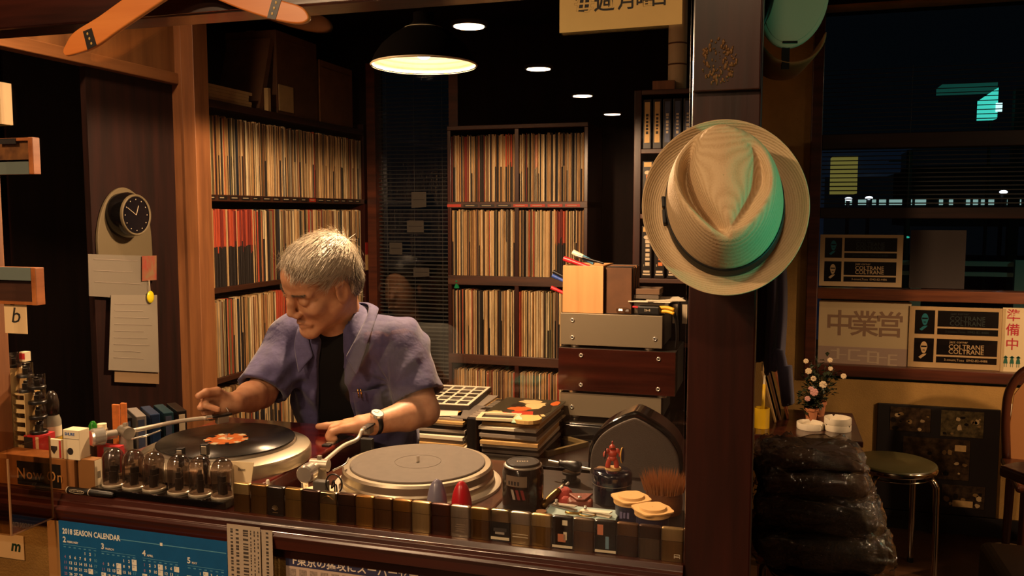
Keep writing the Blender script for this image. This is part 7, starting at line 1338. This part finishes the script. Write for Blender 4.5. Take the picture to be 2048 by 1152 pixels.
# marker pen lying in the groove before the domes
pa, pb = at(120, 985, Z=ZL+.007), at(214, 996, Z=ZL+.007); pa.y = pb.y = 1.3995; pa.z = pb.z = ZL+.0075; t = thing('marker_pen', 'black marker pen lying before the sign and the tray', 'marker', (pa.x, pa.y, ZL)); d = (pb-pa); MB().lathe([(.002, 0), (.0065, .002), (.007, .01), (.007, d.length*.7), (.0062, d.length*.72), (.006, d.length*.95), (.003, d.length)], 18, M=axis_frame(pa, d)).build('barrel', BLK, t, world=True, smooth=True, angle=.6)
for u in (.03, .5): MB().lathe([(.0072, 0), (.0072, .002)], 18, M=axis_frame(pa+d*u, d), cap=False).build('ring', PALEI, t, world=True)
PMF = face_frame(pa+d*.27+Vector((0, -.0070, .001)), d, (0, -.3, .95)); bars(t, PMF, 6, .03, .004, PALEI, 'print', seed=4); MB().tube([PMF @ Vector((.019*math.cos(a), .0045*math.sin(a), .0006)) for a in [k*.3 for k in range(22)]], .0005, 4).build('print', PALEI, t, world=True)
# ------------------------------------------------------------------ clock and papers on the left panel of the booth
XP = -2.121
def lp(x, y, X=XP): return at(x, y, X=X)
t = thing('wall_clock', 'round black clock on a pale arched board inside the booth', 'clock', tuple(lp(248, 520))); AB = mat('pale clock board', '#5a4e36', .7)
O_ = [(196, 520), (194, 470), (203, 420), (222, 386), (246, 375), (270, 388), (290, 415), (300, 460), (304, 520)]; pts = [lp(*p) for p in O_]
MX = Matrix(((0, 0, 1, 0), (1, 0, 0, 0), (0, 1, 0, 0), (0, 0, 0, 1)))    # local (x, y, z) -> world (z, x, y)
MB().prism([(p.x, p.y) for p in catmull([Vector((q.y, q.z, 0)) for q in pts], 4)], XP-.006, XP+.004, M=MX).build('board', AB, t, world=True, bevel=.002)
c0 = lp(240, 432); c1 = at(270, 430, X=XP+.06); R_ = (at(299, 430, X=XP+.06).y-at(243, 430, X=XP+.06).y)/2
MB().lathe([(R_*1.1, 0), (R_*1.15, .03), (R_, .06)], 40, M=axis_frame((XP+.004, c1.y, c1.z), (1, 0, 0)), cap=False).build('drum', BLKG, t, world=True, smooth=True); MB().lathe([(R_*.93, .062), (R_, .066), (R_*1.04, .062), (R_*1.04, .055)], 40, M=axis_frame((XP+.004, c1.y, c1.z), (1, 0, 0)), cap=False).build('bezel', AB, t, world=True, smooth=True); MB().lathe([(.0, .06), (R_*.95, .06)], 40, M=axis_frame((XP+.004, c1.y, c1.z), (1, 0, 0)), cap=False).build('dial', mat('dark clock dial', '#0c0c12', .15), t, world=True)
for k in range(12): a = k*math.pi/6; MB().ball((XP+.0655, c1.y+R_*.78*math.cos(a), c1.z+R_*.78*math.sin(a)), (.0005, .002, .002), 6).build('hour_mark', PALEI, t, world=True)
for a, l in ((1.2, .5), (2.6, .7)): MB().cyl((XP+.0655, c1.y, c1.z), (XP+.0655, c1.y+R_*l*math.cos(a), c1.z+R_*l*math.sin(a)), .001, n=6).build('hand', PALEI, t, world=True)
def sheet_on_panel(name, label, corners, X, m, lines=0):
    pts = [at(x, y, X=X) for (x, y) in corners]; t = thing(name, label, 'paper', tuple(pts[3])); MB().add(pts, [(0, 1, 2, 3)]).build('sheet', m, t, world=True, solid=.0008)
    for k in range(lines):
        u = .12+.8*k/lines; p, q_ = pts[3].lerp(pts[0], 1-u), pts[2].lerp(pts[1], 1-u); MB().cyl(p.lerp(q_, .08)+Vector((.001, 0, 0)), p.lerp(q_, .6+.3*rnd.random())+Vector((.001, 0, 0)), .0009, n=4).build('print_line', GRP, t, world=True)
GPAP = mat('grey white paper', '#6c6458', .8); sheet_on_panel('notice_sheet', 'long white printed sheet hanging inside the booth', ((222, 590), (314, 590), (318, 745), (217, 740)), XP+.012, mat('white notice paper', '#7c7365', .8), 9); sheet_on_panel('notice_sheet', 'brownish sheet peeping out below the long printed sheet', ((229, 730), (318, 735), (318, 768), (229, 764)), XP+.006, mat('brown notice paper', '#7a6144', .8)); sheet_on_panel('notice_sheet', 'grey sheet pinned below the booth clock', ((176, 508), (300, 512), (300, 600), (178, 592)), XP+.008, GPAP, 3); sheet_on_panel('notice_sheet', 'small bright photo print pinned beside the clock', ((284, 512), (313, 511), (313, 560), (284, 562)), XP+.014, mat('photo print', '#7a6244', .5, c2='#8a3a30', vscale=30))
p = lp(301, 594, XP+.02); t = thing('yellow_charm', 'small yellow round charm hanging over the printed sheet', 'charm', tuple(p)); MB().ball(p, (.006, .018, .022), 14).build('charm', mat('bright yellow plastic', '#c4b418', .3), t, world=True, smooth=True); MB().tube([p+Vector((0, 0, .02)), p+Vector((.002, -.004, .04)), p+Vector((-.004, 0, .06))], .001, 5, smooth=3).build('loop', PALEI, t, world=True)
MB().cyl(p+Vector((-.004, 0, .058)), Vector((-2.16, p.y, p.z+.058)), .0015, n=6).build('pin', STEEL, t, world=True)
# ================================================================== the customer and counter mirrored in the booth glass
gx, gy = -1.485, -.557
t = thing('person', 'seated customer with glasses mirrored faintly in the booth glass', 'person', (gx, gy-.05, 0)); Bq = Field((gx-.35, gy-.35, .0), (gx+.4, gy+.62, 1.32), .008); E3 = np.eye(3); hc = nv((gx, gy+.0, 1.14))
Bq.ell(hc+nv((0, -.015, .045)), E3, (.075, .095, .082)); Bq.ell(hc+nv((0, .03, -.03)), E3, (.058, .06, .08), .02); Bq.cone(hc+nv((0, .09, .0)), hc+nv((0, .108, -.03)), .010, .013, .01); Bq.cone(hc+nv((-.02, .092, -.07)), hc+nv((.02, .092, -.07)), .007, .007, .01); Bq.cone(hc+nv((0, -.03, -.06)), (gx, gy-.05, .97), .05, .055, .02)
for s_ in (-1, 1): Bq.ell(hc+nv((s_*.075, -.01, -.0)), E3, (.008, .02, .03), .005)
hL, hR = nv((gx+.15, gy+.28, .98)), nv((gx+.05, gy+.30, .97))
for s_, hnd in ((1, hL), (-1, hR)):
    sh_, el_ = nv((gx+s_*.18, gy-.05, .93)), nv((gx+s_*.22+.03, gy+.08, .70)); Bq.chain([sh_, el_, hnd], [.045, .038, .026], .01); Bq.cone(hnd, hnd+nv((0, .05, .02)), .028, .024, .01)
    for i in range(4): f0 = hnd+nv((-.027+.018*i, .06, .03)); Bq.chain([f0, f0+nv((0, .03, .0)), f0+nv((0, .03, -.03))], [.010, .009, .008], .003)
    Bq.chain([hnd+nv((-s_*.02, .02, .0)), hnd+nv((-s_*.045, .05, .02))], [.012, .009], .004)
Bq.ell((gx, gy-.06, .72), E3, (.14, .09, .25), .02)
bo = Bq.mesh('body', SKIN, t, 1)
Tq = Field((gx-.35, gy-.3, .42), (gx+.4, gy+.3, 1.03), .009); Tq.ell((gx, gy-.06, .82), E3, (.19, .115, .17), .03); Tq.ell((gx, gy-.06, .6), E3, (.175, .125, .17), .03); Tq.cone((gx-.14, gy-.06, .93), (gx+.14, gy-.06, .93), .06, .06, .03)
for s_ in (1, -1): Tq.chain([nv((gx+s_*.17, gy-.05, .92)), nv((gx+s_*.22+.02, gy+.06, .73))], [.068, .06], .03)
Tq.mesh('shirt', mat('pale grey shirt', '#9a9a94', .8), t, 1)
Lq = Field((gx-.25, gy-.25, 0), (gx+.25, gy+.5, .6), .01)
for s_ in (1, -1): Lq.chain([(gx+s_*.09, gy-.05, .53), (gx+s_*.11, gy+.36, .52), (gx+s_*.11, gy+.38, .06)], [.085, .065, .05], .02)
Lq.mesh('trousers', MATS['dark trousers'], t, 1)
for s_ in (1, -1): MB().ball((gx+s_*.11, gy+.43, .04), (.045, .12, .04), 12).build('shoe', BLK, t, world=True, smooth=True)
Hq = Field(hc-.16, hc+.16, .006); Hq.ell(hc+nv((0, -.02, .055)), E3, (.086, .102, .09)); Hq.ell(hc+nv((0, .11, -.01)), E3, (.09, .075, .085), .02, 'sub'); Hq.mesh('hair', mat('black hair', '#16110f', .5), t, 1)
g = MB()
for s_ in (1, -1): g.tube([Vector(hc)+Vector((s_*.034+.024*math.cos(a), .106, .012+.018*math.sin(a))) for a in [k*.42 for k in range(16)]], .002, 6)
g.build('glasses', CHROME, t, world=True, smooth=True)
wood_chair('cafe_chair', 'chair of the mirrored customer before the booth', gx, gy-.02, math.pi)
tb = thing('counter_table', 'small counter with tall glasses mirrored in the booth glass', 'table', (-1.02, -.42, 0)); MB().box(-1.2, -.78, -.62, -.25, .77, .80).build('table_top', WOODTANY, tb, world=True, bevel=.004)
for (x, y) in ((-1.18, -.6), (-.82, -.6), (-1.18, -.29), (-.82, -.29)): MB().box(x, x+.03, y, y+.03, 0, .77).build('leg', WOODTAN, tb, world=True)
TUM = thin_glass('drinking glass', (.95, .95, .93), .0, .1)
for k, x in enumerate((-1.13, -1.06, -.99)): one('tall_glass', ['first', 'second', 'third'][k]+' tall drinking glass mirrored in the booth glass', 'glass', MB().lathe([(.001, .003), (.026, .0), (.033, .16), (.031, .16), (.025, .008), (.001, .008)], 24, o=(x, -.42+.02*k, .8005), cap=False), TUM, smooth=True)
one('green_coaster', 'pale green tray beside the mirrored glasses', 'tray', MB().box(-.95, -.84, -.5, -.36, .8005, .815), mat('pale green tray', '#5fae94', .5), bevel=.004)
# ================================================================== lettering -> meshes
for i, (s, M, size, material, name, parent, bold, sx, align, depth, shear, space) in enumerate(TEXTS):
    cu = bpy.data.curves.new('lettering_source', 'FONT'); cu.body = s; cu.size = size; cu.align_x = align; cu.align_y = 'CENTER'; cu.offset = bold*size
    cu.extrude = depth; cu.resolution_u = 2; cu.shear = shear; cu.space_character = space
    o = bpy.data.objects.new('lettering_source', cu); C.objects.link(o); TEXTS[i] = (o,) + TEXTS[i]
bpy.context.view_layer.update(); dg = bpy.context.evaluated_depsgraph_get(); buckets = {}
for (o, s, M, size, material, name, parent, bold, sx, align, depth, shear, space) in TEXTS:
    me = o.evaluated_get(dg).to_mesh(); key = (parent.o.name if isinstance(parent, Wrap) else parent.name, name, material.name)
    mb, par = buckets.setdefault(key, (MB(), parent)); mb.T = M @ Matrix.Diagonal((sx, 1, 1, 1))
    mb.add([v.co.copy() for v in me.vertices], [tuple(p.vertices) for p in me.polygons]); o.evaluated_get(dg).to_mesh_clear()
for (o, *_r) in TEXTS:
    cu = o.data; bpy.data.objects.remove(o); bpy.data.curves.remove(cu)
for (pn, name, mn), (mb, par) in buckets.items():
    if mb.v: mb.build(name, MATS[mn], par, world=par if isinstance(par, Wrap) else False)
